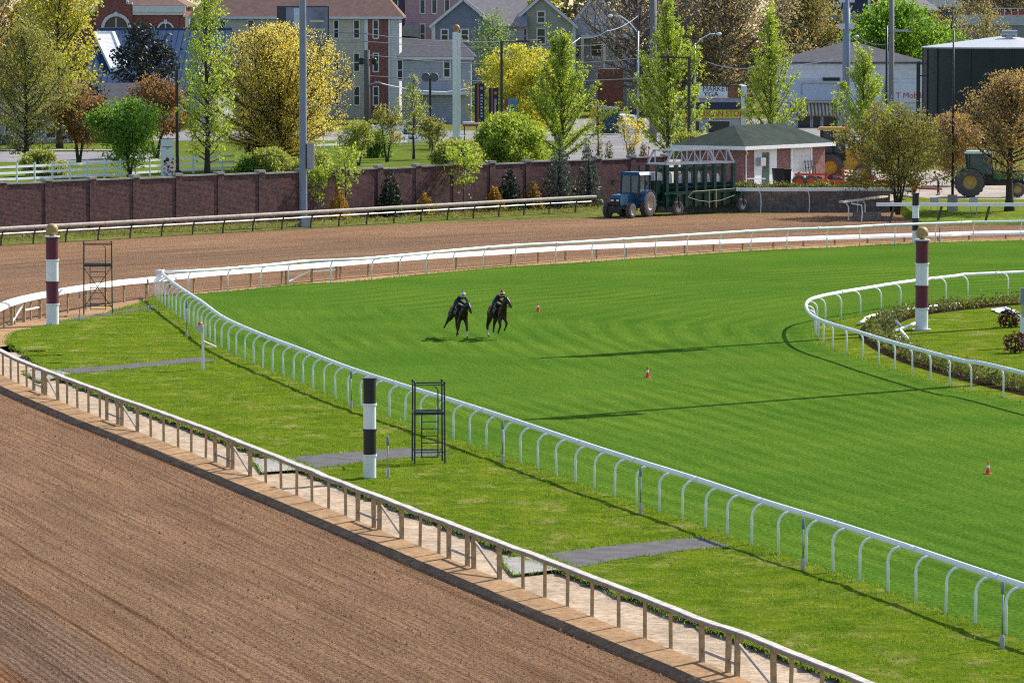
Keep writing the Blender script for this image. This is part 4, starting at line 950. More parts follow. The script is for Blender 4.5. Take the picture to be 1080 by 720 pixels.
# ------------------------------------------------------------------ buildings across the road
def X_(px, Y): return P(px, 0, Y).x
def Z_(py, Y): return P(540, py, Y).z
SIDB = stripemat('beige_siding', (.48, .45, .35), (.38, .36, .28), .32, 2, frac=.8); SIDW = stripemat('white_siding', (.55, .56, .56), (.42, .43, .45), .32, 2, frac=.8)
SIDG = stripemat('grey_siding', (.36, .38, .43), (.29, .30, .35), .32, 2, frac=.8); SIDBL = stripemat('blue_grey_siding', (.19, .22, .31), (.155, .18, .26), .32, 2, frac=.8); SIDGR = stripemat('sage_siding', (.34, .36, .29), (.27, .29, .24), .32, 2, frac=.8)
SHBR = M('brown_shingle', (.21, .135, .115), .9, spec=.05, var=.25, scale=1.5, bump=.02); SHGR = M('grey_shingle', (.11, .11, .125), .9, spec=.05, var=.25, scale=1.5, bump=.02); SHLG = M('pale_shingle', (.27, .25, .25), .9, spec=.05, var=.2, scale=1.5)
TRIM = M('house_trim', (.58, .60, .63), .6, var=.1)
def window(par, px0, px1, py0, py1, Y, y0=0, fr=.14, sash=True, mat=TRIM):
    """framed sash window on a wall facing the track; pane is a sub-part"""
    ox, oz = par.location.x, par.location.z
    x0, x1 = X_(px0, Y) - ox, X_(px1, Y) - ox; z1, z0 = Z_(py0, Y) - oz, Z_(py1, Y) - oz
    m = MB().bx(x0 - fr, x0, y0 - .09, y0 - .004, z0 - fr, z1 + fr).bx(x1, x1 + fr, y0 - .09, y0 - .004, z0 - fr, z1 + fr).bx(x0, x1, y0 - .085, y0 - .004, z1, z1 + fr).bx(x0, x1, y0 - .12, y0 - .004, z0 - fr * 1.3, z0)
    if sash: m.bx(x0, x1, y0 - .075, y0 - .004, (z0 + z1) / 2 - .06, (z0 + z1) / 2 + .06)
    f = m.build('window', mat, par)
    MB().bx(x0, x1, y0 - .03, y0 - .006, z0, z1).build('pane', GLASS, f)
def gable(par, x0, x1, y0, y1, ze, za, mat, ov=.35, axis='y'):
    """pitched roof; axis = direction of the ridge"""
    mb = MB(); th = .18
    if axis == 'y':
        xm = (x0 + x1) / 2; s_ = (za - ze) / (xm - x0); lo = ze - ov * s_
        mb.prism([(x0 - ov, lo), (xm, za), (x1 + ov, lo), (x1 + ov, lo + th), (xm, za + th), (x0 - ov, lo + th)], y0 - ov, y1 + ov, axis='y')
    else:
        ym = (y0 + y1) / 2; s_ = (za - ze) / (ym - y0); lo = ze - ov * s_
        mb.prism([(y0 - ov, lo), (ym, za), (y1 + ov, lo), (y1 + ov, lo + th), (ym, za + th), (y0 - ov, lo + th)], x0 - ov, x1 + ov, axis='x')
    return mb.build('roof', mat, par)
def hip(par, x0, x1, y0, y1, ze, za, mat, ov=.4, run=None):
    run = run or min((y1 - y0) / 2, (x1 - x0) / 2); ym = (y0 + y1) / 2
    v = [(x0 - ov, y0 - ov, ze), (x1 + ov, y0 - ov, ze), (x1 + ov, y1 + ov, ze), (x0 - ov, y1 + ov, ze), (x0 + run, ym, za), (x1 - run, ym, za)]
    v += [(x, y, z - .22) for x, y, z in v[:4]]
    return MB().add(v, [(0, 1, 5, 4), (1, 2, 5), (2, 3, 4, 5), (3, 0, 4), (0, 6, 7, 1), (1, 7, 8, 2), (2, 8, 9, 3), (3, 9, 6, 0), (9, 8, 7, 6)]).build('roof', mat, par)

# three-storey block with brick bay
Y = 600; x0, x1 = X_(203, Y), X_(421, Y); xb0, xb1 = X_(388, Y), X_(410.5, Y); ze = Z_(18, Y)
t = thing('apartment_block', 'three storey cream block with brown hip roof and a red brick bay', 'building', (x0, Y, 0)); W = x1 - x0
MB().bx(0, xb0 - x0 - .45, 0, 14, -.2, ze).build('wall', SIDB, t)
MB().bx(xb1 - x0 + .003, W, .02, 14, -.2, ze).build('wall', SIDW, t)
MB().bx(xb0 - x0, xb1 - x0, -.06, 6, -.2, ze - .3).build('brick_bay', BRICKR, t)
MB().bx(xb0 - x0 - .45, xb0 - x0 - .004, -.1, 1, -.2, ze - .02).build('corner_board', TRIM, t); MB().bx(xb1 - x0 - .12, xb1 - x0 + .10, -.1, -.063, -.2, ze - .32).build('corner_board', TRIM, t)
MB().bx(-.5, W + .5, -.62, -.45, ze - .25, ze + .02).build('gutter', TRIM, t)
hip(t, 0, W, 0, 14, ze + .03, ze + 5.6, SHBR, .55, 4.2)
for a, b in ((22, 40), (57, 75), (92, 110.5)):
    for c, d in ((352.5, 356.5), (373.5, 378.5), (394, 398.5)): window(t, c, d, a, b, Y, -.06 if c > 388 else 0)
    for c in (232, 262): window(t, c, c + 5, a, b, Y)
MB().lathe([(.12, 0), (.12, .9), (.2, .95), (.2, 1.1)], (X_(255, Y) - x0, 2.5, ze + 1.0), 10).build('roof_vent', GALV, t)

# billboard
Y = 560; x0, x1 = X_(292, Y), X_(347, Y); z0, z1 = Z_(46, Y), Z_(8, Y)
t = thing('billboard', 'large grey billboard with dark end panel above the round yellow tree', 'billboard', ((x0 + x1) / 2, Y, 0)); w2 = (x1 - x0) / 2
MB().bx(-w2, w2, 0, .35, z0 - .3, z1 + .15).build('frame', M('dark_frame', (.05, .045, .06), .6), t)
MB().bx(-w2 + 1.05, w2 - .15, -.06, -.003, z0, z1).build('picture', M('billboard_print', (.20, .22, .30), .5, var=.5, scale=.35), t)
MB().bx(-w2 + .15, -w2 + .95, -.05, -.003, z0 + 2.3, z1 - .2).bx(-w2 + .15, -w2 + .95, -.05, -.003, z0, z0 + 2.1).build('dark_panel', M('dark_print', (.04, .045, .07), .5), t)
MB().bx(-w2 + 2.0, -w2 + 2.95, -.075, -.063, z0 + .3, z1 - .1).build('pale_band', M('pale_print', (.5, .55, .65), .5), t)
MB().bx(.8, 2.5, -.075, -.063, z1 - 1.75, z1 - 1.5).bx(.6, 2.6, -.075, -.063, z1 - 2.75, z1 - 2.5).build('text_line', M('yellow_print', (.5, .52, .30), .5), t)
for s in (-.6, .6): MB().bx(s * w2 - .2, s * w2 + .2, .36, .7, -.2, z1).build('post', BLACK, t)

# arched red brick building
Y = 640; x0, x1 = X_(62, Y), X_(193, Y); t = thing('brick_hall', 'red brick hall with white arched windows and shaped gable behind the blue roof', 'building', (x0, Y, 0)); W = x1 - x0
zt = Z_(7, Y); MB().bx(0, W, .0, 20, -.2, zt).build('wall', BRICKR, t)
g0, g1 = X_(101, Y) - x0, X_(140, Y) - x0
pts = [(g0, 8), (g1, 8), (g1, zt + .3), (g1 - .7, zt + .3), (g1 - .9, zt + 1.5), (g1 - 1.8, zt + 1.7), (g1 - 2, zt + 2.6), (g0 + 2, zt + 2.6), (g0 + 1.8, zt + 1.7), (g0 + .9, zt + 1.5), (g0 + .7, zt + .3), (g0, zt + .3)]
MB().prism(pts, -.35, -.004, axis='y').build('gable', BRICKR, t)
m = MB()
for a, b in zip(pts[2:], pts[3:]): m.bar((a[0], -.2, a[1] + .12), (b[0], -.2, b[1] + .12), .62, .28)
m.build('gable_coping', TRIM, t)
MB().bx(g1 + .02, W + .4, -.5, -.006, zt - .8, zt + .05).bx(g1 + .02, W + .2, -.3, -.008, zt - 1.15, zt - .79).build('cornice', TRIM, t)
MB().bx(0, g0 - .02, -.5, -.006, zt - .8, zt + .05).build('cornice', TRIM, t)
hip(t, -.2, W + .2, .3, 20, zt + .1, zt + 5, SHBR, .3)
def arch(cx, zb, r, yy):
    m = MB(); n = 14
    for i in range(n):
        a, b = math.pi * i / n, math.pi * (i + 1) / n
        m.bar((cx + r * math.cos(a), yy, zb + r * math.sin(a)), (cx + r * math.cos(b) * 1.02, yy, zb + r * math.sin(b) * 1.02), .2, r * .24, up=(math.cos(a), 0, math.sin(a)))
    m.box((cx, yy - .05, zb + r * 1.06), (.4, .3, .6)).bx(cx - r * 1.12, cx - r * .88, yy - .1, yy + .1, zb - 4, zb).bx(cx + r * .88, cx + r * 1.12, yy - .1, yy + .1, zb - 4, zb)
    f = m.build('arched_window', TRIM, t)
    q = [(cx + r * .8 * math.cos(math.pi * i / 12), zb + r * .8 * math.sin(math.pi * i / 12)) for i in range(13)] + [(cx - r * .8, zb - 4), (cx + r * .8, zb - 4)]
    MB().prism(q, yy + .02, yy + .06, axis='y').build('pane', GLASS, f)
    MB().bx(cx - r * .8, cx + r * .8, yy - .05, yy + .015, zb - .1, zb + .1).bx(cx - .07, cx + .07, yy - .05, yy + .012, zb - 4, zb + r * .78).build('glazing_bar', TRIM, f)
arch(X_(122.5, Y) - x0, Z_(30, Y), 1.78, -.45); arch(X_(174.5, Y) - x0, Z_(32, Y), 1.05, -.12)
MB().bx(W - .02, W + 3, 1, 10, -.2, Z_(18, Y)).bx(W - .35, W + .3, -.25, -.01, -.2, Z_(18, Y)).build('side_wing', BRICKR, t)
MB().bx(W + .31, W + .9, -.3, 0.9, 0, Z_(17, Y)).build('pilaster', TRIM, t)

# blue standing-seam roof
Y = 560; x0, x1 = X_(84, Y), X_(232, Y); ze, za = Z_(97, Y), Z_(31, Y + 24)
BLUER = stripemat('blue_seam_roof', (.034, .064, .125), (.014, .03, .07), .72, 0, .8, .8, .03, .03)
t = thing('blue_roof_building', 'building with blue ribbed metal roof and a white ribbed panel on it', 'building', (x0, Y, 0)); W = x1 - x0
MB().bx(.3, W - .3, .5, 48, -.2, ze).build('wall', SIDG, t)
MB().add([(0, 0, ze), (W, 0, ze), (W, 24, za), (0, 24, za), (W, 48, ze), (0, 48, ze), (0, 0, ze - .3), (W, 0, ze - .3), (W, 48, ze - .3), (0, 48, ze - .3)], [(0, 1, 2, 3), (3, 2, 4, 5), (0, 6, 7, 1), (1, 7, 8, 4, 2), (4, 8, 9, 5), (5, 9, 6, 0, 3), (9, 8, 7, 6)]).build('roof', BLUER, t)
MB().bar((0, 24, za + .06), (W, 24, za + .06), .5, .25).build('ridge_cap', M('blue_cap', (.03, .06, .13), .5), t)
for k in range(5): window(t, 96 + k * 24, 104 + k * 24, 110, 124, Y, .5)
def pl(px, py, f): q = P(px, py, Y + f); return Vector((q.x - x0, f, q.z))
Pq = [pl(100, 36.5, 21), pl(119.5, 36.5, 21.6), pl(133, 70, 8), pl(118, 75, 7)]
m = MB(); nrm = Vector((0, 0, 1)); n = 26
for i in range(n):
    a, b = i / n, (i + .55) / n; l0, r0 = Pq[0].lerp(Pq[3], a), Pq[1].lerp(Pq[2], a); l1, r1 = Pq[0].lerp(Pq[3], b), Pq[1].lerp(Pq[2], b)
    m.add([l0, r0, r1, l1, l0 + Vector((0, .2, .22)), r0 + Vector((0, .2, .22)), r1 + Vector((0, .2, .22)), l1 + Vector((0, .2, .22))], [(3, 2, 1, 0), (4, 5, 6, 7), (0, 1, 5, 4), (1, 2, 6, 5), (2, 3, 7, 6), (3, 0, 4, 7)])
lv = m.build('louvre_panel', M('white_louvre', (.8, .8, .8), .4, var=.05), t)
m = MB()
for a, b in zip(Pq, Pq[1:] + Pq[:1]): m.bar(a + Vector((0, .1, .15)), b + Vector((0, .1, .15)), .35, .5)
m.build('louvre_frame', M('white_louvre', (.8, .8, .8), .4), lv)

# pink house, tall
Y = 690; x0, x1 = X_(402, Y), X_(505, Y); t = thing('pink_house', 'tall pink house with narrow windows and a purple side behind the grey gable', 'house', (x0, Y, 0)); W = x1 - x0
zt = Z_(-22, Y); xs_ = X_(427, Y) - x0
MB().bx(xs_, W, 0, 12, -.2, zt).build('wall', stripemat('pink_siding', (.42, .26, .29), (.34, .21, .24), .3, 2, frac=.8), t)
MB().bx(0, xs_ - .005, .6, 12, -.2, zt).build('side_wall', M('purple_wall', (.085, .06, .105), .8), t)
gable(t, 0, W, 0, 12, zt, zt + 4, SHGR, .4, 'x')
for c in (443.5, 456, 469.5): window(t, c, c + 4.2, -14, 14, Y)
for c in (443.5, 456, 469.5): window(t, c, c + 4.2, 26, 46, Y)
window(t, 413, 419, -10, 6, Y, .6)
MB().bx(X_(418, Y) - x0, X_(441, Y) - x0, -5, -.02, 0, Z_(40, Y)).build('side_porch', SIDW, t)
MB().prism([(X_(415, Y) - x0, Z_(37, Y)), (X_(428, Y) - x0, Z_(26, Y)), (X_(442, Y) - x0, Z_(26, Y)), (X_(442, Y) - x0, Z_(39, Y))], -5.4, -.03, axis='y').build('porch_roof', SHLG, t)

def gable_house(name, label, pxl, pxr, pxa, pye, pya, Y, depth, wallm, roofm, wins, ridge_x=None):
    x0, x1 = X_(pxl, Y), X_(pxr, Y); ze, za = Z_(pye, Y), Z_(pya, Y); xm = X_(pxa, Y) - x0
    t = thing(name, label, 'house', (x0, Y, 0)); W = x1 - x0
    MB().prism([(0, -.2), (W, -.2), (W, ze), (xm, za), (0, ze)], 0, depth, axis='y').build('wall', wallm, t)
    rf = MB()
    for (xa, zA), (xb, zB) in (((0, ze), (xm, za)), ((W, ze), (xm, za))):
        d = Vector((xa - xb, 0, zA - zB)).normalized(); a2 = (xa + d.x * .5, zA + d.z * .5)
        rf.prism([(a2[0], a2[1] + .02), (xb, zB + .02), (xb, zB + .26), (a2[0], a2[1] + .26)], -.45, depth + .3, axis='y')
    r_ = rf.build('roof', roofm, t)
    m = MB()
    for (xa, zA) in ((0, ze), (W, ze)): d = Vector((xa - xm, 0, zA - za)).normalized(); m.bar((xm, -.49, za - .05), (xa + d.x * .5, -.49, zA + d.z * .5 - .05), .08, .36)
    m.build('barge_board', TRIM, r_)
    MB().bx(-.02, .4, -.06, -.005, 0, ze).build('corner_board', TRIM, t); MB().bx(W - .4, W + .02, -.06, -.005, 0, ze).build('corner_board', TRIM, t)
    for w_ in wins: window(t, *w_, Y, fr=.2)
    return t
hb = gable_house('gabled_house', 'blue grey gabled house left of the sage green gable', 456, 521, 488.5, 26, -1, 640, 16, SIDBL, SHLG, [(466, 472, 32, 42), (487, 493.5, 32, 42), (466, 472, 60, 74)])
gable(hb, X_(492, 640) - hb.location.x, X_(553, 640) - hb.location.x, 3, 15, Z_(27, 640), Z_(-4, 640), SHLG, .4, 'x').name = 'side_roof'
MB().bx(X_(521, 640) - hb.location.x + .01, X_(553, 640) - hb.location.x, 3.2, 15, -.2, Z_(27, 640)).build('side_wing', SIDG, hb)
gable_house('gabled_house', 'sage green gabled house with small attic window above the yellow flowering tree', 536, 607, 571, 27, -4, 645, 14, SIDGR, SHGR, [(567.5, 574, 13, 23.5), (548, 555, 31, 45), (567, 574.5, 31, 46), (590, 596, 33, 46)])
# low grey outbuilding
Y = 575; x0, x1 = X_(422, Y), X_(514, Y); ze = Z_(60, Y); t = thing('grey_shop', 'low pale grey building with dark roof behind the white pillar', 'building', (x0, Y, 0)); W = x1 - x0
MB().bx(.2, W - 2.0, 0, 9, -.2, ze).build('wall', SIDG, t); hip(t, 0, W - 1.8, 0, 9, ze + .02, Z_(42, Y + 4.5), SHGR, .4, 1.6)
MB().bx(-.2, W - 1.6, -.46, -.3, ze - .35, ze - .02).build('gutter', TRIM, t)
window(t, 468.5, 474, 64, 81, Y, fr=.2); window(t, 419.6, 424, 64, 84, Y, fr=.16)
MB().bx(X_(425, Y) - x0, W - 2.2, -1.5, -.02, Z_(99, Y) - .1, Z_(97, Y)).build('canopy', TRIM, t)
MB().bx(X_(432, Y) - x0, X_(478, Y) - x0, -.10, -.02, .1, Z_(101, Y)).build('shutter', stripemat('shutter_grey', (.33, .35, .40), (.26, .28, .33), .3, 2), t)
# white pillar with ball
b = G(481.5, 153); t = thing('ball_pillar', 'tall slender white pillar topped by a golden ball', 'pillar', b); h = P(481, 34, b.y).z
MB().bx(-.40, .12, -.3, .3, 0, h).build('shaft', M('pillar_white', (.74, .76, .80), .6, var=.1), t); MB().bx(.125, .40, -.27, .27, 0, h - .1).build('side_strip', WHITE, t)  # shaft plus a narrower plain white strip down its right side
MB().bx(-.65, .62, -.45, .45, 0, .9).build('plinth', WHITE, t); MB().ball((0, 0, h + .42), .36, n=20).tube([(0, 0, h - .05), (0, 0, h + .12)], .2, 10).build('ball', M('orange_gilt', (.42, .20, .06), .5), t, smooth=True)

# white house with porch behind the first ginkgo
t = gable_house('white_house', 'weathered white house with porch half hidden by bare branches', 596, 668, 628, 34, -6, 650, 12, SIDW, SHBR, [(624, 634, 46, 59), (648, 656, 46, 60), (604, 611, 46, 60)])
x0 = t.location.x; MB().bx(X_(612, 650) - x0, X_(664, 650) - x0, -3, -.05, Z_(40, 650), Z_(37, 650)).build('porch_roof', TRIM, t)
for px in (614, 637, 662): MB().bx(X_(px, 650) - x0 - .2, X_(px, 650) - x0 + .2, -2.9, -2.5, 0, Z_(40, 650)).build('porch_post', TRIM, t)
MB().bx(X_(630, 650) - x0, X_(656, 650) - x0, -8, -4, 0, Z_(72, 650)).build('brick_front', BRICKR, t)

# market with signs
Y = 540; x0, x1 = X_(716, Y), X_(786, Y); t = thing('corner_market', 'shop with market signboard and yellow store band beside the second ginkgo', 'shop', (x0, Y, 0)); W = x1 - x0
MB().bx(0, W, 0, 16, -.2, Z_(104, Y)).build('wall', M('shop_wall', (.48, .47, .47), .8), t)
MB().bx(0, W, -.25, -.005, Z_(108, Y), Z_(103.5, Y)).build('fascia', M('fascia_grey', (.33, .31, .36), .7), t)
MB().bx(.1, W - .5, -.3, -.005, Z_(115.5, Y), Z_(108.3, Y)).build('dark_band', M('navy_band', (.012, .02, .06), .5), t)
sb = MB().bx(.1, W - .5, -.4, -.005, Z_(124.5, Y), Z_(115.8, Y)).build('store_sign', M('sign_yellow', (.55, .52, .05), .5, var=.08), t)
text('lettering', 'NI AFRICAN STORE', .98, M('sign_red', (.35, .05, .02), .5), sb, (X_(755, Y) - x0, -.42, Z_(120.1, Y)), sx=.84)
mb_ = MB().bx(.6, W - .5, -.5, -.005, Z_(103.2, Y), Z_(90, Y)).build('market_sign', BLACK, t)
MB().bx(.75, X_(767.5, Y) - x0, -.55, -.503, Z_(102.6, Y), Z_(91, Y)).build('sign_board', M('sign_white', (.62, .66, .70), .5), mb_)
text('lettering', 'A MARKET', .78, BLACK, mb_, (X_(751.5, Y) - x0, -.57, Z_(93.9, Y)), sx=1.0); text('lettering', 'YGA', .78, BLACK, mb_, (X_(750, Y) - x0, -.57, Z_(99.7, Y)), sx=1.1)
MB().bx(X_(768, Y) - x0, X_(781, Y) - x0, -.55, -.503, Z_(102.6, Y), Z_(91, Y)).build('food_print', M('food_print', (.22, .09, .04), .5, var=.9, scale=1.6), mb_)
for a, b in ((728, 738), (747.5, 770)): window(t, a, b, 128, 148, Y, 0, .1, False)
MB().bx(W - .45, W + .2, -.35, 6, -.2, Z_(90.5, Y)).build('pilaster', TRIM, t)

# white store with dark hip roof
Y = 560; x0, x1 = X_(826, Y), X_(976, Y); ze = Z_(65.5, Y); t = thing('white_store', 'white store with dark hipped roof, striped awning and magenta lettering', 'shop', (x0, Y, 0)); W = x1 - x0
MB().bx(0, W, 0, 14, -.2, ze).build('wall', stripemat('store_white', (.60, .62, .66), (.47, .49, .54), 1.15, 2, frac=.93), t)
hip(t, 0, W, 0, 14, ze + .02, Z_(45, Y + 7), SHGR, .4, 7.5)
MB().bx(-.05, X_(886, Y) - x0, -.5, -.01, Z_(108, Y), Z_(86, Y)).build('sign_box', M('sign_blue_white', (.38, .44, .56), .5, var=.1), t)
m = MB(); a, b, c, d = X_(845, Y) - x0, X_(884.5, Y) - x0, Z_(106.5, Y), Z_(87.5, Y)
m.bx(a, b, -.56, -.503, d - .12, d).bx(a, b, -.56, -.503, c, c + .12).bx(a, a + .12, -.56, -.503, c + .12, d - .12).bx(b - .12, b, -.56, -.503, c + .12, d - .12); m.build('sign_border', M('tan_border', (.38, .30, .14), .6), t)
MB().bx(X_(888.5, Y) - x0, X_(930, Y) - x0, -.6, -.01, Z_(108, Y), Z_(86.5, Y)).build('sign_box', M('store_panel', (.56, .60, .66), .5, var=.08), t)
MB().bx(X_(868, Y) - x0, X_(886, Y) - x0, -.15, -.005, Z_(85.2, Y), Z_(82, Y)).build('dark_vent', BLACK, t)
p_ = MB().bx(X_(934, Y) - x0, X_(975, Y) - x0, -.3, -.01, Z_(108, Y), Z_(88, Y)).build('sign_panel', M('store_panel', (.56, .60, .66), .5), t)
text('lettering', 'y T Mobile', .95, M('magenta', (.42, .01, .13), .5), p_, (X_(957.5, Y) - x0, -.32, Z_(101, Y)), sx=1.0)
aw0, aw1 = X_(838, Y) - x0, X_(887, Y) - x0
MB().add([(aw0, -.02, Z_(109, Y)), (aw1, -.02, Z_(109, Y)), (aw1, -1.9, Z_(119, Y)), (aw0, -1.9, Z_(119, Y)), (aw0, -1.9, Z_(121.5, Y)), (aw1, -1.9, Z_(121.5, Y)), (aw0, -.02, Z_(109, Y) - .1), (aw1, -.02, Z_(109, Y) - .1)], [(0, 3, 2, 1), (3, 4, 5, 2), (6, 7, 5, 4), (0, 6, 4, 3), (1, 2, 5, 7)]).build('awning', stripemat('awning_cloth', (.50, .47, .42), (.20, .13, .06), .42, 0), t)
for a, b in ((842, 855), (858, 866), (869, 884)): window(t, a, b, 123, 137, Y, 0, .12, False)
MB().bx(X_(975, Y) - x0 - .6, W, -.15, -.01, -.2, ze).build('corner_board', TRIM, t)
# tank
Y = 500; cx, rt = X_(1062, Y), pm(86, Y); zt = Z_(51, Y - rt * .2)
t = thing('storage_tank', 'big dark green round tank with pale low conical roof', 'tank', (cx, Y + 2, 0))
MB().lathe([(rt, -.2), (rt, zt - .02)], n=72).build('shell', M('tank_green', (.006, .016, .017), .5, .0, var=.35, scale=.4), t, smooth='auto')
MB().lathe([(rt + .12, zt - .02), (rt + .12, zt + .12), (.3, zt + 1.25)], n=72).build('roof', M('tank_roof', (.42, .44, .46), .5, var=.12), t)
m = MB()
for k in range(24): a = 2 * math.pi * k / 24; m.bar((rt * math.cos(a) * 1.006, rt * math.sin(a) * 1.006, 0), (rt * math.cos(a) * 1.006, rt * math.sin(a) * 1.006, zt), .08)
m.build('shell_seam', M('tank_green2', (.010, .026, .026), .5), t)
MB().tube([(-.5, -2, zt + 1.5), (1.1, -2, zt + 1.5)], .36, 16).bx(-.1, .6, -2.3, -1.7, zt + .8, zt + 1.3).build('roof_vent', GALV, t, smooth='auto')
t = thing('pipe_post', 'thick black post with two side brackets left of the green tank', 'post', (X_(969, 480), 480, 0)); zz = Z_(65, 480)
MB().bx(-.18, .18, -.18, .18, 0, zz).build('shaft', BLACK, t)
for z in (zz - .25, Z_(80, 480)): MB().bar((.18, 0, z), (.85, 0, z), .12).build('bracket', BLACK, t)
# upper right houses
t = gable_house('dark_house', 'dark blue house with white window above the olive trees', 868, 918, 893, -6, -34, 720, 10, M('dark_blue_wall', (.04, .045, .085), .8), SHGR, [(880, 886, -10, 6)])
MB().bx(X_(872, 720) - t.location.x, X_(914, 720) - t.location.x, -4, -.05, Z_(22, 720), Z_(14, 720)).build('porch_roof', SHLG, t)
t = thing('brick_row_house', 'brown house with pale shingle roof above the bright green tree', 'house', (X_(938, 720), 720, 0)); W = X_(988, 720) - t.location.x
MB().bx(0, W, 0, 10, -.2, Z_(8, 720)).build('wall', BRICKR, t); MB().add([(-.5, -1.5, Z_(11, 720)), (W + .5, -1.5, Z_(11, 720)), (W - 3, 5, Z_(-8, 720)), (2, 5, Z_(-8, 720)), (-.5, -1.5, Z_(12.5, 720)), (W + .5, -1.5, Z_(12.5, 720))], [(0, 1, 2, 3), (4, 5, 1, 0)]).build('roof', SHLG, t)
for c in (946, 958, 972): window(t, c, c + 5, 18, 30, 720)
t = thing('flat_warehouse', 'grey flat roofed warehouse with pale parapet above the tank', 'building', (X_(1003, 700), 700, 0)); W = X_(1110, 700) - t.location.x
MB().bx(0, W, 0, 20, -.2, Z_(27, 700)).build('wall', M('warehouse_grey', (.22, .23, .26), .8), t); MB().bx(-.2, W, -.3, -.005, Z_(27, 700), Z_(16, 700)).build('parapet', M('pale_parapet', (.42, .44, .48), .8), t)
m = MB()
for k in range(9): m.bar((6 + k, 1, Z_(16, 700)), (6 + k, 1, Z_(9, 700)), .07)
m.bar((6, 1, Z_(9, 700)), (14, 1, Z_(9, 700)), .1).build('roof_railing', TRIM, t)
MB().bx(7, 11.5, 2, 2.6, Z_(16, 700), Z_(13, 700)).build('red_unit', M('red_unit', (.25, .03, .03), .6), t)
t = thing('long_block', 'long dark grey building closing the view at the top right', 'building', (X_(975, 820), 820, 0)); W = X_(1130, 820) - t.location.x
MB().bx(0, W, 0, 14, -.2, Z_(-30, 820)).build('wall', M('dark_block', (.10, .10, .13), .8), t); MB().bx(0, X_(1015, 820) - t.location.x, -.3, -.01, Z_(8, 820), Z_(-2, 820)).build('pale_panel', TRIM, t)
for k in range(7): window(t, 1022 + k * 14, 1028 + k * 14, -4, 8, 820)
# low houses behind the left trees
t = thing('grey_bungalow', 'long low grey building in shade behind the olive trees at left', 'house', (X_(-60, 500), 500, 0)); W = X_(145, 500) - t.location.x
MB().bx(0, W, 0, 12, -.2, 3.1).build('wall', SIDG, t); gable(t, 0, W, 0, 12, 3.1, 6.0, SHGR, .5, 'x')
for c in (5, 26, 48, 92, 116): window(t, c, c + 9, 134, 145, 500, fr=.18)
MB().bx(X_(64, 500) - t.location.x, X_(72, 500) - t.location.x, -.06, -.005, 0, 2.3).build('door', WHITE, t)

# ------------------------------------------------------------------ fences
def board_fence(label, pts, sp, hgt, nb):
    t = thing('board_fence', label, 'fence', pts[0]); o = pts[0]
    for a, b in zip(pts, pts[1:]):
        for k in range(nb): z = hgt * (k + .7) / nb; MB().bar(a - o + Vector((0, -.07, z)), b - o + Vector((0, -.07, z)), .05, .2).build('board', WHITE, t)
    q = resample(pts, sp); p0 = None
    for p in q:
        if p0 is None: p0 = MB().frustum((0, 0, -.1), (.16, .16), (.16, .16), hgt + .15).frustum((0, 0, hgt + .05), (.2, .2), (.05, .05), .1).build('post', WHITE, t); c = p0
        else: c = p0.copy(); COL.objects.link(c); c.parent = t
        c.location = p - o
board_fence('white board fence on the lawn behind the left end of the brick wall', [G(-40, 196), G(120, 188), G(186, 184), G(247, 180.5)], 2.3, 1.5, 3)
board_fence('white low board fence at the far side of the lawn behind the round yellow tree', [G(325, 158), G(395, 155), G(430, 153.5), G(492, 152)], 2.6, 1.2, 2)

# ------------------------------------------------------------------ poles, lamps and signs
def lamp_post(label, px, py, top, arm_px, Y=None, mat=M('bronze_metal', (.045, .035, .035), .5, var=.2), head='box', group='square headed lamp posts'):
    b = G(px, py) if Y is None else Vector((X_(px, Y), Y, 0)); h = P(px, top, b.y).z; a = pm(arm_px - px, b.y)
    t = thing('street_lamp', label, 'street lamp', b, 0, group)
    MB().bx(-.13, .13, -.13, .13, -.1, h).bx(-.3, .3, -.3, .3, -.1, .35).build('post', mat, t)
    MB().bar((0, 0, h - .08), (a, 0, h - .08), .10, .12).build('arm', mat, t)
    MB().box((a * .78, 0, h - .02), (abs(a) * .5, .45, .2)).build('head', mat, t)
    return t
lamp_post('dark lamp post with arm to the left rising beside the white flower banner', 187, 184, 73.5, 163)
lamp_post('dark lamp post with arm to the right, beside the yellow flowering tree', 529, 158, 43.5, 558)
lp_ = lamp_post('dark lamp post with arm to the left, with a bird on it', 727, 158, 60, 697, Y=424)
b = lp_.location; h = P(727, 60, b.y).z - .02
t = thing('perched_bird', 'small brown bird of prey perched on the lamp arm', 'bird', (b.x + pm(-23, b.y), b.y, h + .08))
MB().tube([(.12, 0, .02), (.03, 0, .18), (-.02, 0, .40), (0, 0, .52), (.0, 0, .60)], [.03, .10, .13, .08, .05], 10).tube([(.12, 0, .1), (.3, 0, -.12)], [.05, .03], 6).ball((-.02, 0, .6), .075, n=10).tube([(-.08, 0, .6), (-.14, 0, .57)], [.02, .004], 5).build('body', M('bird_brown', (.30, .22, .16), .8), t, smooth=True)
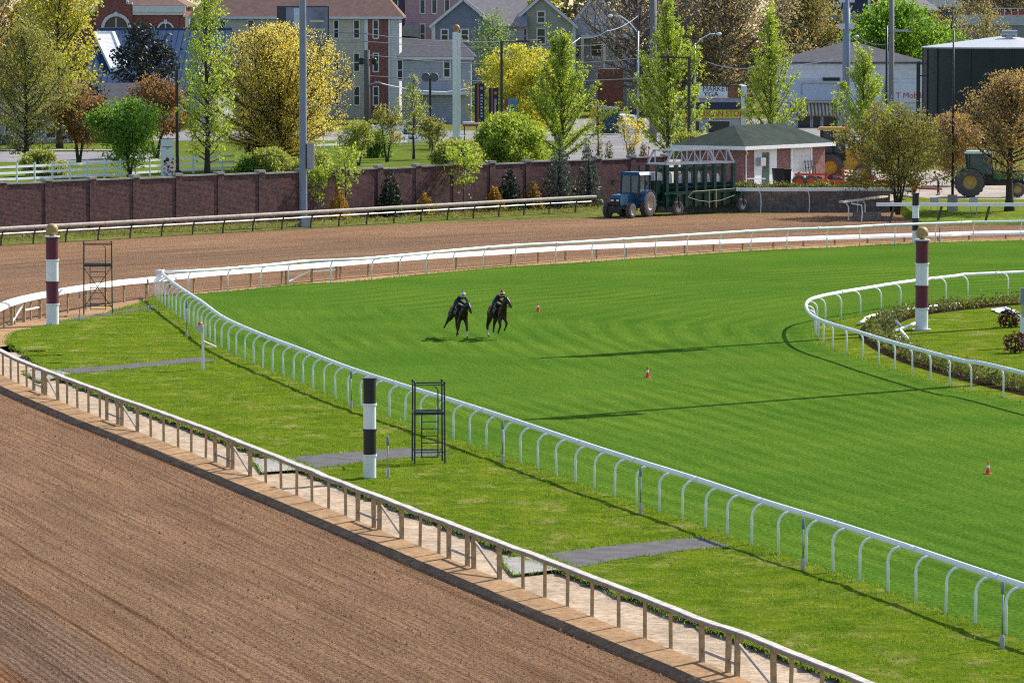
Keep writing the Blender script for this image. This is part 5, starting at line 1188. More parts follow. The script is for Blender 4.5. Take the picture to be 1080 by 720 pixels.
# tall floodlight pole in front of the wall
b = G(320, 239); t = thing('floodlight_pole', 'tall thick grey steel pole with a control box, in front of the brick wall', 'pole', b)
MB().tube([(0, 0, -.2), (0, 0, 12), (0, 0, 30)], [.27, .235, .17], 18).lathe([(.40, -.1), (.40, .25), (.27, .3)], n=18).build('shaft', STEELB, t, smooth='auto')
MB().bx(.27, .72, -.25, .2, Z_(178, b.y), Z_(151, b.y)).build('control_box', M('box_grey', (.30, .33, .38), .5), t)
MB().bx(-.1, .5, -.6, -.2, -.1, .75).build('base_cabinet', GALV, t)
MB().bx(-2.2, 2.2, -.2, .2, 29.6, 30).build('crossarm', STEELB, t)
for k in range(4): MB().box((-1.8 + k * 1.2, -.3, 29.2), (.7, .4, .5)).build('floodlight', GALV, t)
def wood_pole(name, label, px, Y, top, r, mat, extra=None):
    t = thing(name, label, 'utility pole', (X_(px, Y), Y, 0)); h = Z_(top, Y)
    MB().tube([(0, 0, -.2), (0, 0, h)], [r * 1.15, r], 10).build('shaft', mat, t, smooth=True)
    if extra: extra(t, h, Y)
    return t
PW = M('pole_wood', (.12, .105, .11), .9, var=.3, scale=4)
def ex1(t, h, Y):
    MB().bar((-.75, -.1, h - 1.0), (.9, -.1, h - 1.0), .14, .16).build('crossarm', PW, t)
    for s in (-.6, .75): MB().lathe([(.22, h - 1.5), (.25, h - 1.4), (.25, h - .9), (.15, h - .8)], (s, -.2, 0), 12).build('transformer', BLACK, t, smooth='auto')
    MB().bar((.1, -.2, h - 3.6), (1.0, -.3, h - 3.3), .1).box((1.1, -.3, h - 3.3), (.6, .3, .18)).build('lamp_arm', GALV, t)
wood_pole('utility_pole', 'dark utility pole with crossarm in front of the brick bay', 387, 490, 53, .30, PW, ex1)
wood_pole('utility_pole', 'thick pale wooden pole behind the tall second ginkgo', 689, 500, -12, .36, M('pole_pale', (.20, .18, .18), .9, var=.3, scale=4))
def ex2(t, h, Y):
    MB().bar((0, -.2, h - .5), (2.6, -.2, h - .35), .1).box((3.0, -.2, h - .35), (1.2, .4, .22)).build('lamp_arm', GALV, t)
wood_pole('utility_pole', 'weathered grey pole with side lamp at left of the bright green tree', 940.5, 470, -10, .26, M('pole_grey', (.22, .21, .22), .9, var=.3, scale=4), lambda t, h, Y: MB().bar((0, -.2, Z_(33, Y)), (2.0, -.2, Z_(33, Y) - .05), .1).box((1.0, -.25, Z_(32.5, Y)), (1.3, .4, .2)).lathe([(.2, 0), (.24, .15), (.1, .3)], (-.4, -.2, Z_(35, Y)), 10).build('lamp_arm', GALV, t))
wood_pole('thin_pole', 'thin dark pole just left of the weathered grey pole', 935.5, 465, 28, .11, BLACK)
def ex3(t, h, Y):
    for z in (Z_(0, Y), Z_(28, Y)): MB().bx(-.85, .85, -.35, .35, z - .3, z + .3).build('lamp_cluster', TRIM, t)
    MB().bar((0, -.2, Z_(45, Y)), (.9, -.2, Z_(38, Y)), .08).ball((1.1, -.2, Z_(38.5, Y)), .25, n=10, sz=.6).build('side_lamp', TRIM, t)
wood_pole('floodlight_pole', 'thick blue grey steel pole rising behind the store roof', 893, 520, -20, .40, STEELB, ex3)
b = G(1004.5, 222, .25); t = thing('thin_pole', 'thin dark pole standing on a concrete footing on the grass bank', 'pole', (b.x, b.y, .2))
MB().tube([(0, 0, 1), (0, 0, P(1005, 33, b.y).z - .2)], [.10, .06], 10).build('shaft', BLACK, t, smooth=True); MB().frustum((0, 0, -.2), (.74, .74), (.62, .62), 1.35).build('footing', CONC, t)
def cobra(label, px, Y, top, armpx, armtop):
    t = thing('street_lamp', label, 'street lamp', (X_(px, Y), Y, 0), 0, 'curved arm street lamps'); h = Z_(top, Y); a = pm(armpx - px, Y); ha = Z_(armtop, Y)
    MB().tube([(0, 0, -.1), (0, 0, h)], [.16, .11], 10).build('post', GALV, t, smooth=True)
    MB().tube([(0, 0, h - .2), (a * .35, 0, h + (ha - h) * .55), (a * .75, 0, ha), (a, 0, ha)], .06, 8).build('arm', TRIM, t, smooth=True)
    MB().ball((a + (.45 if a > 0 else -.45), 0, ha), .3, n=12, sz=.55).build('head', TRIM, t, smooth=True)
cobra('pale street lamp with curved arm reaching left over the white house', 673, 520, 33, 648, 17)
cobra('pale street lamp with curved arm to the right above the market sign', 733, 515, 46, 754, 36)
t = thing('double_lamp', 'black post with two round dark lamp discs beside the grey building', 'street lamp', (X_(453.5, 480), 480, 0)); h = Z_(84, 480)
MB().tube([(0, 0, -.1), (0, 0, h)], .12, 10).bar((-.5, 0, h), (.5, 0, h), .08).build('post', BLACK, t)
for s in (-1, 1): MB().lathe([(.02, -.1), (.42, -.1), (.46, 0), (.42, .1), (.02, .1)], (s * .42, -.1, h + .25), 20, axis='y').build('lamp_disc', M('disc_grey', (.10, .105, .12), .6), t, smooth='auto')
# banner on the lamp post, flags, signs
b = G(177, 188); bx0 = pm(-7, b.y)
t = thing('flower_banner', 'white banner with red flowers hung beside the dark lamp post at left', 'banner', (b.x, b.y - .3, 0)); z0, z1 = Z_(188, b.y), Z_(147, b.y)
MB().bx(-.56, .56, -.02, .02, z0, z1).build('cloth', M('banner_white', (.62, .64, .68), .7, var=.06), t)
rr = random.Random(2)
for c, n_ in ((M('flower_red', (.38, .02, .05), .6), 26), (M('flower_dark', (.06, .07, .06), .6), 8), (M('flower_grey', (.3, .3, .34), .6), 8)):
    m = MB()
    for k in range(n_):
        fx, fz, q = rr.uniform(-.3, .48), rr.uniform(z0 + .1, z0 + 1.7), rr.uniform(.05, .12); m.prism([(fx + q * math.cos(a), fz + q * math.sin(a)) for a in (0, 1.1, 2.3, 3.4, 4.6)], -.034 - .002 * (k % 5), -.022, axis='y')
    m.build('flower_print', c, t)
MB().bx(-.42, .42, -.03, -.021, z1 - .66, z1 - .58).bx(-.1, .1, -.03, -.021, z1 - .80, z1 - .70).build('text_print', M('print_grey', (.18, .18, .2), .6), t)
MB().bar((-.6, .1, z1 + .03), (.75, .25, z1 + .03), .06).build('rod', BLACK, t)
NAVY = M('navy_cloth', (.014, .028, .10), .7, var=.15); OR2 = M('banner_orange', (.42, .10, .04), .7)
def banner(label, px0, px1, py0, py1, Y):
    x0, x1 = X_(px0, Y), X_(px1, Y); t = thing('tall_banner', label, 'banner', ((x0 + x1) / 2, Y, 0), 0, 'navy banners'); w2 = (x1 - x0) / 2; z0, z1 = Z_(py1, Y), Z_(py0, Y)
    MB().bx(-w2, w2, -.03, .03, z0, z1).build('cloth', NAVY, t); MB().bx(-w2 * .42, -w2 * .08, -.045, -.033, z0, z1 - .02).build('stripe', OR2, t)
    MB().lathe([(.001, -.05), (w2 * .34, -.05), (w2 * .34, -.033)], (w2 * .48, 0, z1 - .48), 14, axis='y').build('emblem', M('emblem_orange', (.55, .25, .12), .6), t)
    m = MB(); rr = random.Random(px0)
    for k in range(8): z = z1 - 1.1 - k * (z1 - z0 - 1.4) / 8; m.bx(w2 * .25, w2 * rr.uniform(.6, .75), -.045, -.033, z - .12, z + .06)
    m.build('text_print', M('pale_text', (.38, .42, .52), .6), t)
    MB().tube([(w2, .05, 0), (w2, .05, z1 + .1)], .05, 8).build('post', BLACK, t)
banner('taller navy banner with orange stripe right of the white pillar', 500.5, 510.5, 88, 129, 455)
banner('shorter navy banner with orange stripe right of the taller navy banner', 515.5, 525, 93, 126, 457)
def board(name, label, cat, px0, px1, py0, py1, Y, mats):
    x0, x1 = X_(px0, Y), X_(px1, Y); t = thing(name, label, cat, ((x0 + x1) / 2, Y, 0)); w2 = (x1 - x0) / 2; z0, z1 = Z_(py1, Y), Z_(py0, Y)
    MB().bx(-w2, w2, -.05, .05, z0, z1).build('board', mats[0], t)
    for s in (-.7, .7): MB().bar((w2 * s, .1, -.1), (w2 * s, .1, z1 - .1), .08).build('post', GALV, t)
    return t, w2, z0, z1
t, w2, z0, z1 = board('poster_sign', 'blue and red poster board right of the navy banners', 'sign', 533, 545.5, 104, 121, 460, [M('poster_blue', (.10, .24, .45), .6, var=.3, scale=1.5)])
MB().bx(-w2 - .02, -w2 + .25, -.07, -.053, z0 + .5, z1).build('red_band', M('poster_red', (.42, .03, .04), .6), t); MB().bx(0, w2 * .5, -.07, -.053, z0, z0 + .9).build('dark_figure', BLACK, t)
t, w2, z0, z1 = board('blue_sign', 'small blue road sign beyond the white fence below the slender tree', 'sign', 425.5, 432, 129, 142, 495, [M('sign_blue', (.03, .07, .24), .5)])
MB().bx(-w2 * .6, w2 * .6, -.065, -.053, z0 + .5, z0 + .85).build('symbol', TRIM, t)
Y = 418; t = thing('no_entry_sign', 'round red no entry sign just above the brick wall', 'sign', (X_(467, Y), Y, 0)); z = Z_(160.5, Y)
MB().lathe([(.001, -.03), (.38, -.03), (.38, .03), (.001, .03)], (0, 0, z), 24, axis='y').build('disc', M('sign_red2', (.35, .03, .05), .5), t, smooth='auto'); MB().bx(-.27, .27, -.045, -.033, z - .07, z + .07).build('bar', WHITE, t); MB().tube([(0, .06, 0), (0, .06, z)], .04, 8).build('post', GALV, t)
Y = 470; t = thing('small_canopy', 'white and orange bus stop style canopy at the foot of the taller navy banner', 'canopy', (X_(496, Y), Y, 0)); z = Z_(131, Y)
MB().bx(-.75, .8, -.5, .5, z + .02, z + .22).build('top', WHITE, t); MB().bx(-.75, .8, -.52, .52, z - .22, z + .017).build('edge', OR2, t)
for s in (-.6, .6): MB().bar((s, .2, -.1), (s, .2, z - .2), .1).build('post', BLACK, t)
Y = 520; t = thing('wrapped_pillar', 'red and white striped post beside a picture board left of the market', 'post', (X_(722.5, Y), Y, 0)); z = Z_(123, Y)
MB().bx(.1, .3, -.1, .1, 0, z * .55).build('lower_post', WHITE, t); MB().bx(.09, .31, -.11, .11, z * .553, z).build('upper_post', M('post_red', (.4, .02, .03), .5), t); MB().bx(-.9, -.1, 0, .08, 1.0, z - .1).build('picture_board', M('board_print', (.22, .20, .22), .6, var=.8, scale=2), t)
# cables
def cable(label, pts, sag, r=.045, mat=M('cable_grey', (.14, .14, .16), .6), grp='overhead cables'):
    W_ = [P(px, py, Y) for px, py, Y in pts]; out = []
    for a, b in zip(W_, W_[1:]):
        for k in range(9): q = a.lerp(b, k / 8); q.z -= sag * 4 * (k / 8) * (1 - k / 8); out.append(q)
    o = MB().tube(out, r, 5).build('overhead_cable', mat, origin=out[0]); tag(o, label, 'cable', grp)
cable('dark cable crossing the top storey windows of the cream block', [(200, 12, 560), (387, 36, 490), (570, 42, 520)], .5)
cable('dark cable crossing the middle of the cream block', [(280, 33, 555), (387, 44, 490), (640, 47, 520)], .5)
cable('dark cable along the dark roof of the low grey building', [(387, 58, 490), (689, 60, 505)], .9)
cable('lower dark cable in front of the low grey building', [(387, 80, 490), (689, 82, 505)], .5)
cable('pale thick cable sagging from the brick bay up to the white house', [(398, 87, 495), (470, 97, 500), (548, 78, 505), (612, 40, 520)], .25, .055, TRIM)
cable('pale cable rising right in front of the white house', [(612, 40, 520), (640, 33, 515), (673, 17, 520)], .3, .04, TRIM)
cable('pale cable dropping behind the market sign to the third ginkgo', [(745, 65, 540), (790, 72, 535), (892, 60, 520)], .3, .04, TRIM)
cable('dark cable from the steel pole to the thin pole left of the tree', [(905, 40, 520), (935, 47, 465)], .25)
# dumpster, cars
Y = 530; t = thing('dumpster', 'large dark teal dumpster in the lot behind the small yellow tree', 'dumpster', (X_(641, Y), Y, 0))
MB().frustum((0, 0, .15), (2.5, 1.8), (2.7, 2.0), 2.6).build('body', M('teal_paint', (.012, .06, .08), .5), t); MB().prism([(-1.4, 2.78), (1.4, 2.78), (1.4, 2.95), (-1.4, 3.3)], -1.05, 1.05, axis='y').build('lid', M('lid_pale', (.3, .36, .42), .5), t)
def car(name, label, px, Y, rz, col, grp='vehicles beyond the wall', van=False):
    t = thing(name, label, 'van' if van else 'car', (X_(px, Y), Y, .02), rz, grp); pm_ = M('car_paint_%d' % int(col[0] * 1000 + col[2] * 77), col, .25, var=.05)
    if van: body = [(-2.5, .35), (2.4, .35), (2.45, .9), (1.9, 1.15), (1.3, 2.0), (-2.4, 2.1), (-2.5, 1.0)]; gl = [(-2.0, 1.2), (1.75, 1.2), (1.2, 1.85), (-2.0, 1.9)]
    else: body = [(-2.2, .35), (2.2, .35), (2.25, .75), (1.25, .95), (.6, 1.42), (-1.1, 1.45), (-1.75, 1.0), (-2.25, .92)]; gl = [(-1.55, 1.0), (1.1, 1.0), (.55, 1.36), (-1.05, 1.38)]
    MB().prism(body, -.85, .85, axis='y').build('body', pm_, t); MB().prism(gl, -.86, .86, axis='y').build('window_band', GLASS, t)
    for x in (-1.4, 1.4):
        for s in (-1, 1): wheel(t, (x, s * .8, .33), .33, .2, GALV, .6, tread=False)
    for s in (-1, 1): MB().box((2.24, s * .6, .68), (.05, .3, .14)).build('headlight', M('lamp_glass', (.75, .75, .7), .2), t)
car('parked_van', 'white van parked behind the dark teal dumpster', 660, 536, math.radians(-70), (.7, .7, .72), van=True)
car('parked_car', 'pale grey car in the street behind the slender tree on the lawn', 447, 512, 0, (.5, .5, .52))
car('parked_car', 'dark car before the grey bungalow at the left edge', 4, 478, 0, (.02, .025, .05))
car('parked_car', 'white car in the street beneath the brick bay', 414, 530, math.radians(4), (.7, .7, .7))
# ------------------------------------------------------------------ trees
from mathutils import noise as mnoise
def profile(kind, t):
    t = max(0, min(1, t))
    if kind == 'round': return math.sqrt(max(0, 1 - (2 * t - .95) ** 2 * .98))
    if kind == 'egg': return math.sin(math.pi * min(1, t * .85 + .12)) ** .75
    if kind == 'spire': return (.50 + .5 * math.sin(math.pi * min(1, t * 1.1 + .12))) * (1 - t) ** .55 * 1.35
    if kind == 'column': return min(1, .55 + t * 1.6) * (1 - t ** 2) ** .55
    if kind == 'cone': return (1 - t) ** .8
    if kind == 'vase': return min(1, .35 + t * 1.2) * (1 - t ** 4) ** .5
    if kind == 'dome': return math.sqrt(max(0, 1 - t * t * .97))
    return 1
def tree(name, label, px, Y, top, wpx, leaf, kind='round', z0=.25, limbs=26, up=(15, 60), curve=.06, sub=7, sublen=.35, per=5, spread=.35, lsize=.28, trunk=.2, stems=1, bark=None, seed=0, fill=0, zbase=0.0, group=None, cat='tree', aspect=.6, lean=0, tight=False, bare=0.0, height=None, fork=None):
    rnd = random.Random(seed * 77 + 5); nrg = np.random.default_rng(seed * 31 + 1)
    H_ = height if height else Z_(top, Y) - zbase; R = pm(wpx, Y) / 2 * (1.08 if tight else 1.06); zc0 = H_ * z0; zh = H_ - zc0
    t = thing(name, label, cat, (X_(px, Y), Y, zbase), 0, group)
    wood = MB(); L = []; LO = .4 if fork else 1.0
    lob = [rnd.uniform(0, 6.28) for _ in range(4)]
    def env(p, top_=1.0):
        tt = (p.z - zc0) / zh
        if tt < -.12 or tt > top_: return False
        a = math.atan2(p.y, p.x); k = 1 + LO * (.13 * math.sin(3 * a + lob[0] + 4 * tt) + .10 * math.sin(5 * a + lob[1] - 7 * tt) + .07 * math.sin(9 * tt + lob[2]))
        return math.hypot(p.x, p.y) < R * profile(kind, tt) * k
    def leaves(p, n, s):
        w_ = .5 + 1.5 * (mnoise.noise(p * (1.15 if not tight else .7) + Vector((seed * 3.1, 0, 0))) + .38); n = int(n * max(0.0, min(2.0, w_)) * 1.15 + rnd.random())
        for _ in range(n): L.append((p.x + nrg.normal(0, s), p.y + nrg.normal(0, s), p.z + nrg.normal(0, s * .8)))
    ths = []
    for s in range(stems):
        a0 = 6.283 * s / stems + rnd.uniform(-.4, .4); off = .0 if stems == 1 else 1
        pts = []; n = 9
        for i in range(n + 1):
            f = i / n; rr = R * .42 * f ** 1.2 * off
            pts.append(Vector((rr * math.cos(a0) + .05 * off * math.cos(a0) + rnd.uniform(-.03, .03) * H_ * f * .6 + lean * f * H_, rr * math.sin(a0) + rnd.uniform(-.03, .03) * H_ * f * .6, -.15 + (H_ * (.93 if off == 0 else rnd.uniform(.72, .9)) + .15) * f)))
        wood.tube(pts, [trunk * (1 - .9 * (i / n)) * (1.35 if i == 0 else 1) / (stems ** .45) + .012 for i in range(n + 1)], 7); ths.append(pts)
    step = H_ / 26
    for li in range(limbs):
        th = ths[li % stems]; f = (li + rnd.random() * .9) / limbs
        zf = max(.04, z0 * .75) + ((fork or 0.90) - z0 * .75) * f ** 1.05; q = zf * (len(th) - 1); i = int(q); p = th[i].lerp(th[min(i + 1, len(th) - 1)], q - i)
        a = li * 2.39996 + rnd.uniform(-.5, .5); e = math.radians(up[0] + (up[1] - up[0]) * f + rnd.uniform(-9, 9))
        d = Vector((math.cos(a) * math.cos(e), math.sin(a) * math.cos(e), math.sin(e)))
        pts = [p.copy()]; lim = rnd.uniform(.86, 1.06)
        for k in range(40):
            d = (d + Vector((rnd.uniform(-.1, .1), rnd.uniform(-.1, .1), curve + rnd.uniform(-.06, .06)))).normalized(); p = p + d * step
            if not env(p, lim) and k > 1:
                if not tight or rnd.random() < .72: break
            pts.append(p.copy())
        if len(pts) < 2: continue
        r0 = trunk * .34 * (1 - zf * .6) / (stems ** .3); wood.tube(pts, [max(.010, r0 * (1 - .9 * k / (len(pts) - 1))) for k in range(len(pts))], 5, cap=False)
        for k, b in enumerate(pts):
            if k >= len(pts) * .45 and not tight: leaves(b, per, spread)
            if tight: leaves(b, per, spread)
            if k >= 1 and rnd.random() < sub / 10:
                dd = ((pts[min(k + 1, len(pts) - 1)] - pts[max(0, k - 1)]).normalized() + Vector((rnd.gauss(0, .6), rnd.gauss(0, .6), rnd.gauss(.05, .45))) * (.55 if tight else 1)).normalized()
                c = b.copy(); sp = [c.copy()]; n = max(2, int(sublen * R / step * rnd.uniform(.5, 1.4)) + 1)
                for _ in range(n):
                    dd = (dd + Vector((rnd.uniform(-.15, .15), rnd.uniform(-.15, .15), curve + rnd.uniform(-.1, .1)))).normalized(); c = c + dd * step
                    if not env(c, 1.03): break
                    sp.append(c.copy())
                    if rnd.random() > bare: leaves(c, per, spread)
                if len(sp) > 1: wood.tube(sp, [max(.008, r0 * .4 * (1 - .8 * j / (len(sp) - 1))) for j in range(len(sp))], 4, cap=False)
    cl = 0
    while cl < fill:
        p = Vector((rnd.uniform(-R, R), rnd.uniform(-R, R), zc0 + rnd.random() * zh))
        if not env(p): continue
        cl += 1; leaves(p, per * 3, spread * 1.25)
    wood.build('trunk', bark or BARK, t, smooth=True, fix=False)
    leaf_mesh('crown', np.array(L), lsize, leaf, nrg, aspect, .2, t)
    return t
LF = lambda n, *c, tr=.45: leafmat(n, c, tr)
OLIVE = LF('leaf_olive', (.15, .16, .05), (.22, .23, .07), (.28, .25, .10), (.17, .20, .055))
YGREEN = LF('leaf_yellow_green', (.24, .25, .05), (.36, .34, .06), (.45, .40, .09), (.27, .30, .05))
AMBER = LF('leaf_amber', (.42, .36, .10), (.52, .45, .13), (.48, .36, .14), (.40, .40, .10), tr=.62)
AMBER2 = LF('leaf_tawny', (.24, .16, .05), (.32, .21, .06), (.28, .15, .07), (.18, .13, .07))
BRONZE = LF('leaf_bronze', (.15, .085, .05), (.22, .125, .07), (.27, .16, .09), (.09, .06, .05))
FRESH = LF('leaf_fresh', (.18, .25, .04), (.28, .36, .06), (.36, .43, .09), (.22, .29, .045))
MIDG = LF('leaf_mid_green', (.08, .17, .03), (.13, .24, .045), (.20, .33, .06), (.10, .20, .035))
DARKL = LF('leaf_dark_gloss', (.012, .020, .016), (.02, .032, .022), (.03, .035, .04), (.06, .06, .06), tr=.1)
GOLDF = LF('flower_gold', (.42, .38, .05), (.52, .46, .07), (.33, .36, .06), (.44, .40, .06))
PALEG = LF('leaf_pale', (.22, .26, .06), (.30, .33, .10), (.26, .28, .09))
DUSK = LF('leaf_dusk', (.17, .155, .15), (.22, .18, .14), (.34, .20, .13), (.21, .22, .13), (.16, .15, .16), tr=.45)
HAZB = M('mauve_bark', (.15, .13, .135), .9, var=.3, scale=6)
PLUM = LF('leaf_plum', (.18, .115, .095), (.26, .17, .10), (.42, .30, .11), (.16, .11, .10))
BLUEC = LF('needle_blue', (.06, .085, .085), (.085, .11, .10), (.05, .07, .065), tr=.2)
DARKC = LF('needle_dark', (.008, .022, .012), (.014, .035, .02), (.02, .04, .026), tr=.15)
GOLDC = LF('needle_gold', (.30, .17, .03), (.42, .25, .05), (.22, .16, .03), tr=.35)
WILLOW = LF('leaf_willow', (.16, .24, .09), (.22, .30, .12), (.12, .19, .07))

# left of the picture
tree('feathery_tree', 'tall olive feathery tree behind the fence at the left edge', 27, 428, 22, 100, OLIVE, 'egg', .12, 60, (12, 70), .03, 9, .34, 9, .38, .22, .25, seed=1, bare=.15)
tree('broad_tree', 'tall yellow green tree towering behind the olive tree at left', 62, 480, -38, 96, YGREEN, 'round', .30, 56, (10, 70), .04, 9, .35, 8, .42, .34, .32, seed=2)
tree('broad_tree', 'tawny tall tree cut by the top left corner', -6, 500, -45, 92, AMBER2, 'round', .3, 40, (10, 70), .04, 8, .35, 5, .5, .3, .32, seed=3)
tree('dark_conifer', 'dark conifer half hidden between yellow green and bronze trees at left', 96, 500, 66, 40, DARKC, 'cone', .08, 50, (-5, 30), 0, 6, .3, 8, .3, .28, .2, seed=4)
tree('bronze_tree', 'bronze leaved tree with dark stems behind the white board fence', 82, 432, 86, 62, BRONZE, 'dome', .34, 30, (10, 60), .03, 8, .4, 6, .32, .26, .24, stems=3, seed=5)
tree('bronze_tree', 'bronze leaved tree between the green tree and the dark lamp post', 164, 450, 82, 72, BRONZE, 'dome', .36, 32, (8, 60), .03, 8, .4, 6, .32, .26, .22, stems=2, seed=6)
tree('magnolia_tree', 'dark glossy magnolia against the blue ribbed roof', 152, 540, 21, 66, DARKL, 'egg', .08, 44, (5, 55), .02, 9, .3, 6, .42, .42, .3, seed=7, fill=40)
tree('green_tree', 'bright green low tree with several stems before the white fence', 135, 402, 103, 76, MIDG, 'round', .2, 34, (8, 60), .03, 9, .4, 5, .34, .26, .18, stems=3, seed=8, fill=14)
tree('tall_slender_tree', 'tall slender fresh green tree rising past the top beside the yellow tree', 218, 404, -22, 60, FRESH, 'column', .10, 66, (26, 64), .04, 9, .34, 8, .28, .27, .24, seed=9)
tree('round_maple', 'big round amber yellow tree with dark forking limbs above the wall', 292, 418, 21, 158, AMBER, 'round', .10, 110, (2, 84), .004, 10, .32, 8, .24, .145, .36, seed=10, fork=.40)
tree('pine_sapling', 'small dark pine behind the left part of the round maple', 268, 440, 140, 22, DARKC, 'cone', .08, 26, (0, 30), 0, 6, .3, 8, .25, .22, .12, seed=11)
# lawn and centre
tree('slender_tree', 'slender pale green young tree on the lawn before the grey building', 436, 448, 71, 32, PALEG, 'spire', .32, 26, (30, 65), .03, 8, .4, 6, .18, .2, .12, seed=12)
tree('small_tree', 'small pale bushy tree on the lawn below the brick bay', 408, 440, 110, 32, OLIVE, 'round', .3, 24, (15, 60), .02, 8, .4, 4, .22, .2, .12, stems=2, seed=13, group='small trees on the lawn')
tree('small_tree', 'small pale tree with round head between slender tree and white pillar', 456, 446, 122, 28, OLIVE, 'round', .35, 24, (15, 60), .02, 8, .4, 4, .22, .2, .10, seed=14, group='small trees on the lawn')
tree('small_tree', 'small thin tree on the lawn right of the round maple', 378, 430, 128, 34, PALEG, 'round', .35, 22, (15, 60), .02, 8, .4, 5, .24, .2, .10, stems=2, seed=15, group='small trees on the lawn')
tree('willow_tree', 'soft pale green tree against the blue grey gable', 520, 600, 8, 42, WILLOW, 'egg', .2, 46, (10, 60), -.03, 9, .35, 7, .45, .3, .2, seed=16)
tree('flowering_tree', 'golden yellow flowering tree behind the navy banners', 552, 482, 44, 108, GOLDF, 'dome', .28, 44, (5, 55), .02, 9, .35, 6, .36, .30, .24, stems=2, seed=17)
tree('ginkgo_tree', 'feathery fresh green upright tree right of the navy banners', 593, 436, 22, 82, FRESH, 'spire', .06, 64, (34, 72), .035, 8, .24, 11, .14, .22, .22, bark=BARKG, seed=18, tight=True, group='upright ginkgo trees')
tree('ginkgo_tree', 'largest feathery upright green tree, behind the starting gate', 705, 436, -8, 88, FRESH, 'spire', .06, 70, (34, 74), .035, 8, .24, 11, .14, .22, .24, bark=BARKG, seed=19, tight=True, group='upright ginkgo trees')
tree('ginkgo_tree', 'feathery upright green tree rising behind the brick hut roof', 813, 465, 2, 62, FRESH, 'spire', .06, 60, (40, 76), .035, 8, .24, 11, .14, .22, .22, bark=BARKG, seed=20, tight=True, group='upright ginkgo trees')
tree('ginkgo_tree', 'smaller feathery upright green tree before the white store', 911, 450, 42, 66, FRESH, 'spire', .06, 44, (32, 72), .035, 8, .24, 10, .14, .21, .18, bark=BARKG, seed=21, tight=True, group='upright ginkgo trees')
tree('broad_bush', 'big rounded green bush above the wall left of the first ginkgo', 536, 424, 121, 78, FRESH, 'dome', .02, 46, (10, 70), .02, 9, .4, 8, .3, .24, .1, stems=4, seed=22, fill=30, cat='bush')
tree('broad_bush', 'lower pale green bush on the wall line below the no entry sign', 482, 416, 150, 60, PALEG, 'dome', .02, 26, (10, 70), .02, 8, .4, 6, .25, .22, .06, stems=4, seed=23, fill=8, cat='bush')
tree('broad_bush', 'green bush at the foot of the largest ginkgo, left of the hut', 728, 408, 142, 50, PALEG, 'dome', .02, 26, (10, 70), .02, 8, .4, 7, .25, .22, .06, stems=4, seed=24, fill=14, cat='bush')
tree('yellow_sapling', 'small yellow flowering tree before the teal dumpster', 631, 432, 103, 24, GOLDF, 'round', .40, 22, (15, 60), .02, 8, .4, 3, .22, .2, .08, seed=25)
tree('orange_sapling', 'thin orange budding tree at the back of the parking lot', 665, 428, 122, 36, AMBER, 'vase', .4, 26, (25, 60), .02, 7, .4, 2, .2, .16, .07, seed=26, stems=2)
# behind
tree('dusky_tree', 'huge dark tree with bare limbs behind the white house', 672, 615, -60, 150, DUSK, 'round', .22, 60, (10, 65), .02, 9, .35, 3, .75, .36, .75, seed=27, bare=.5, bark=HAZB)
tree('dusky_tree', 'dark russet tree behind the market between second and third ginkgo', 762, 625, -42, 150, DUSK, 'round', .08, 70, (5, 65), .02, 9, .35, 6, .8, .40, .6, seed=28, bark=HAZB)
tree('dusky_tree', 'dark green and brown tree closing the gap behind the largest ginkgo', 722, 660, -40, 120, LF('leaf_dull_dark', (.08, .10, .06), (.12, .14, .07), (.15, .12, .08), (.10, .10, .09)), 'round', .05, 60, (5, 65), .02, 9, .35, 6, .85, .5, .5, seed=29)  # leaves of dull dark green and brown
tree('olive_tree', 'broad dull olive tree left of the store roof', 846, 640, -14, 108, LF('leaf_dull_olive', (.17, .155, .075), (.24, .21, .09), (.28, .23, .13), (.19, .20, .075)), 'round', .06, 60, (5, 65), .02, 9, .35, 8, .6, .4, .45, seed=30)
tree('bright_tree', 'bright green spreading tree behind the store and the tank', 944, 610, -2, 112, LF('leaf_bright', (.06, .15, .02), (.13, .25, .03), (.24, .36, .05), (.09, .19, .025)), 'round', .05, 60, (5, 60), .02, 9, .35, 8, .55, .42, .4, seed=31, fill=60)
tree('bright_tree', 'low bright green tree peeping over the tank roof', 1008, 590, 32, 52, LF('leaf_bright', (.06, .15, .02)), 'round', .05, 30, (5, 60), .02, 9, .4, 8, .4, .36, .3, seed=32, fill=30)
tree('pale_tree', 'pale yellowish budding tree above the tank roof', 1040, 640, 8, 76, LF('leaf_straw', (.24, .20, .09), (.32, .27, .12), (.2, .19, .08)), 'dome', .1, 40, (10, 60), .02, 9, .35, 5, .4, .26, .3, seed=33)
tree('pale_tree', 'thin pale budding tree before the flat warehouse', 1003, 660, -4, 70, LF('leaf_straw', (.24, .20, .09)), 'dome', .1, 36, (10, 60), .02, 9, .35, 4, .4, .26, .3, seed=34)
tree('background_tree', 'green yellow tree peeping above the sage green gable', 562, 720, -24, 70, YGREEN, 'dome', .1, 40, (10, 60), .02, 9, .35, 6, .6, .4, .4, seed=35)
tree('background_tree', 'tawny tree above the far end of the brown hip roof', 372, 760, -60, 170, AMBER2, 'dome', .1, 50, (10, 60), .02, 9, .35, 7, .8, .5, .5, seed=36)
tree('background_tree', 'grey brown tree behind the top right warehouse', 1066, 780, -40, 150, DUSK, 'dome', .05, 46, (10, 60), .02, 9, .35, 6, .8, .5, .5, seed=37)
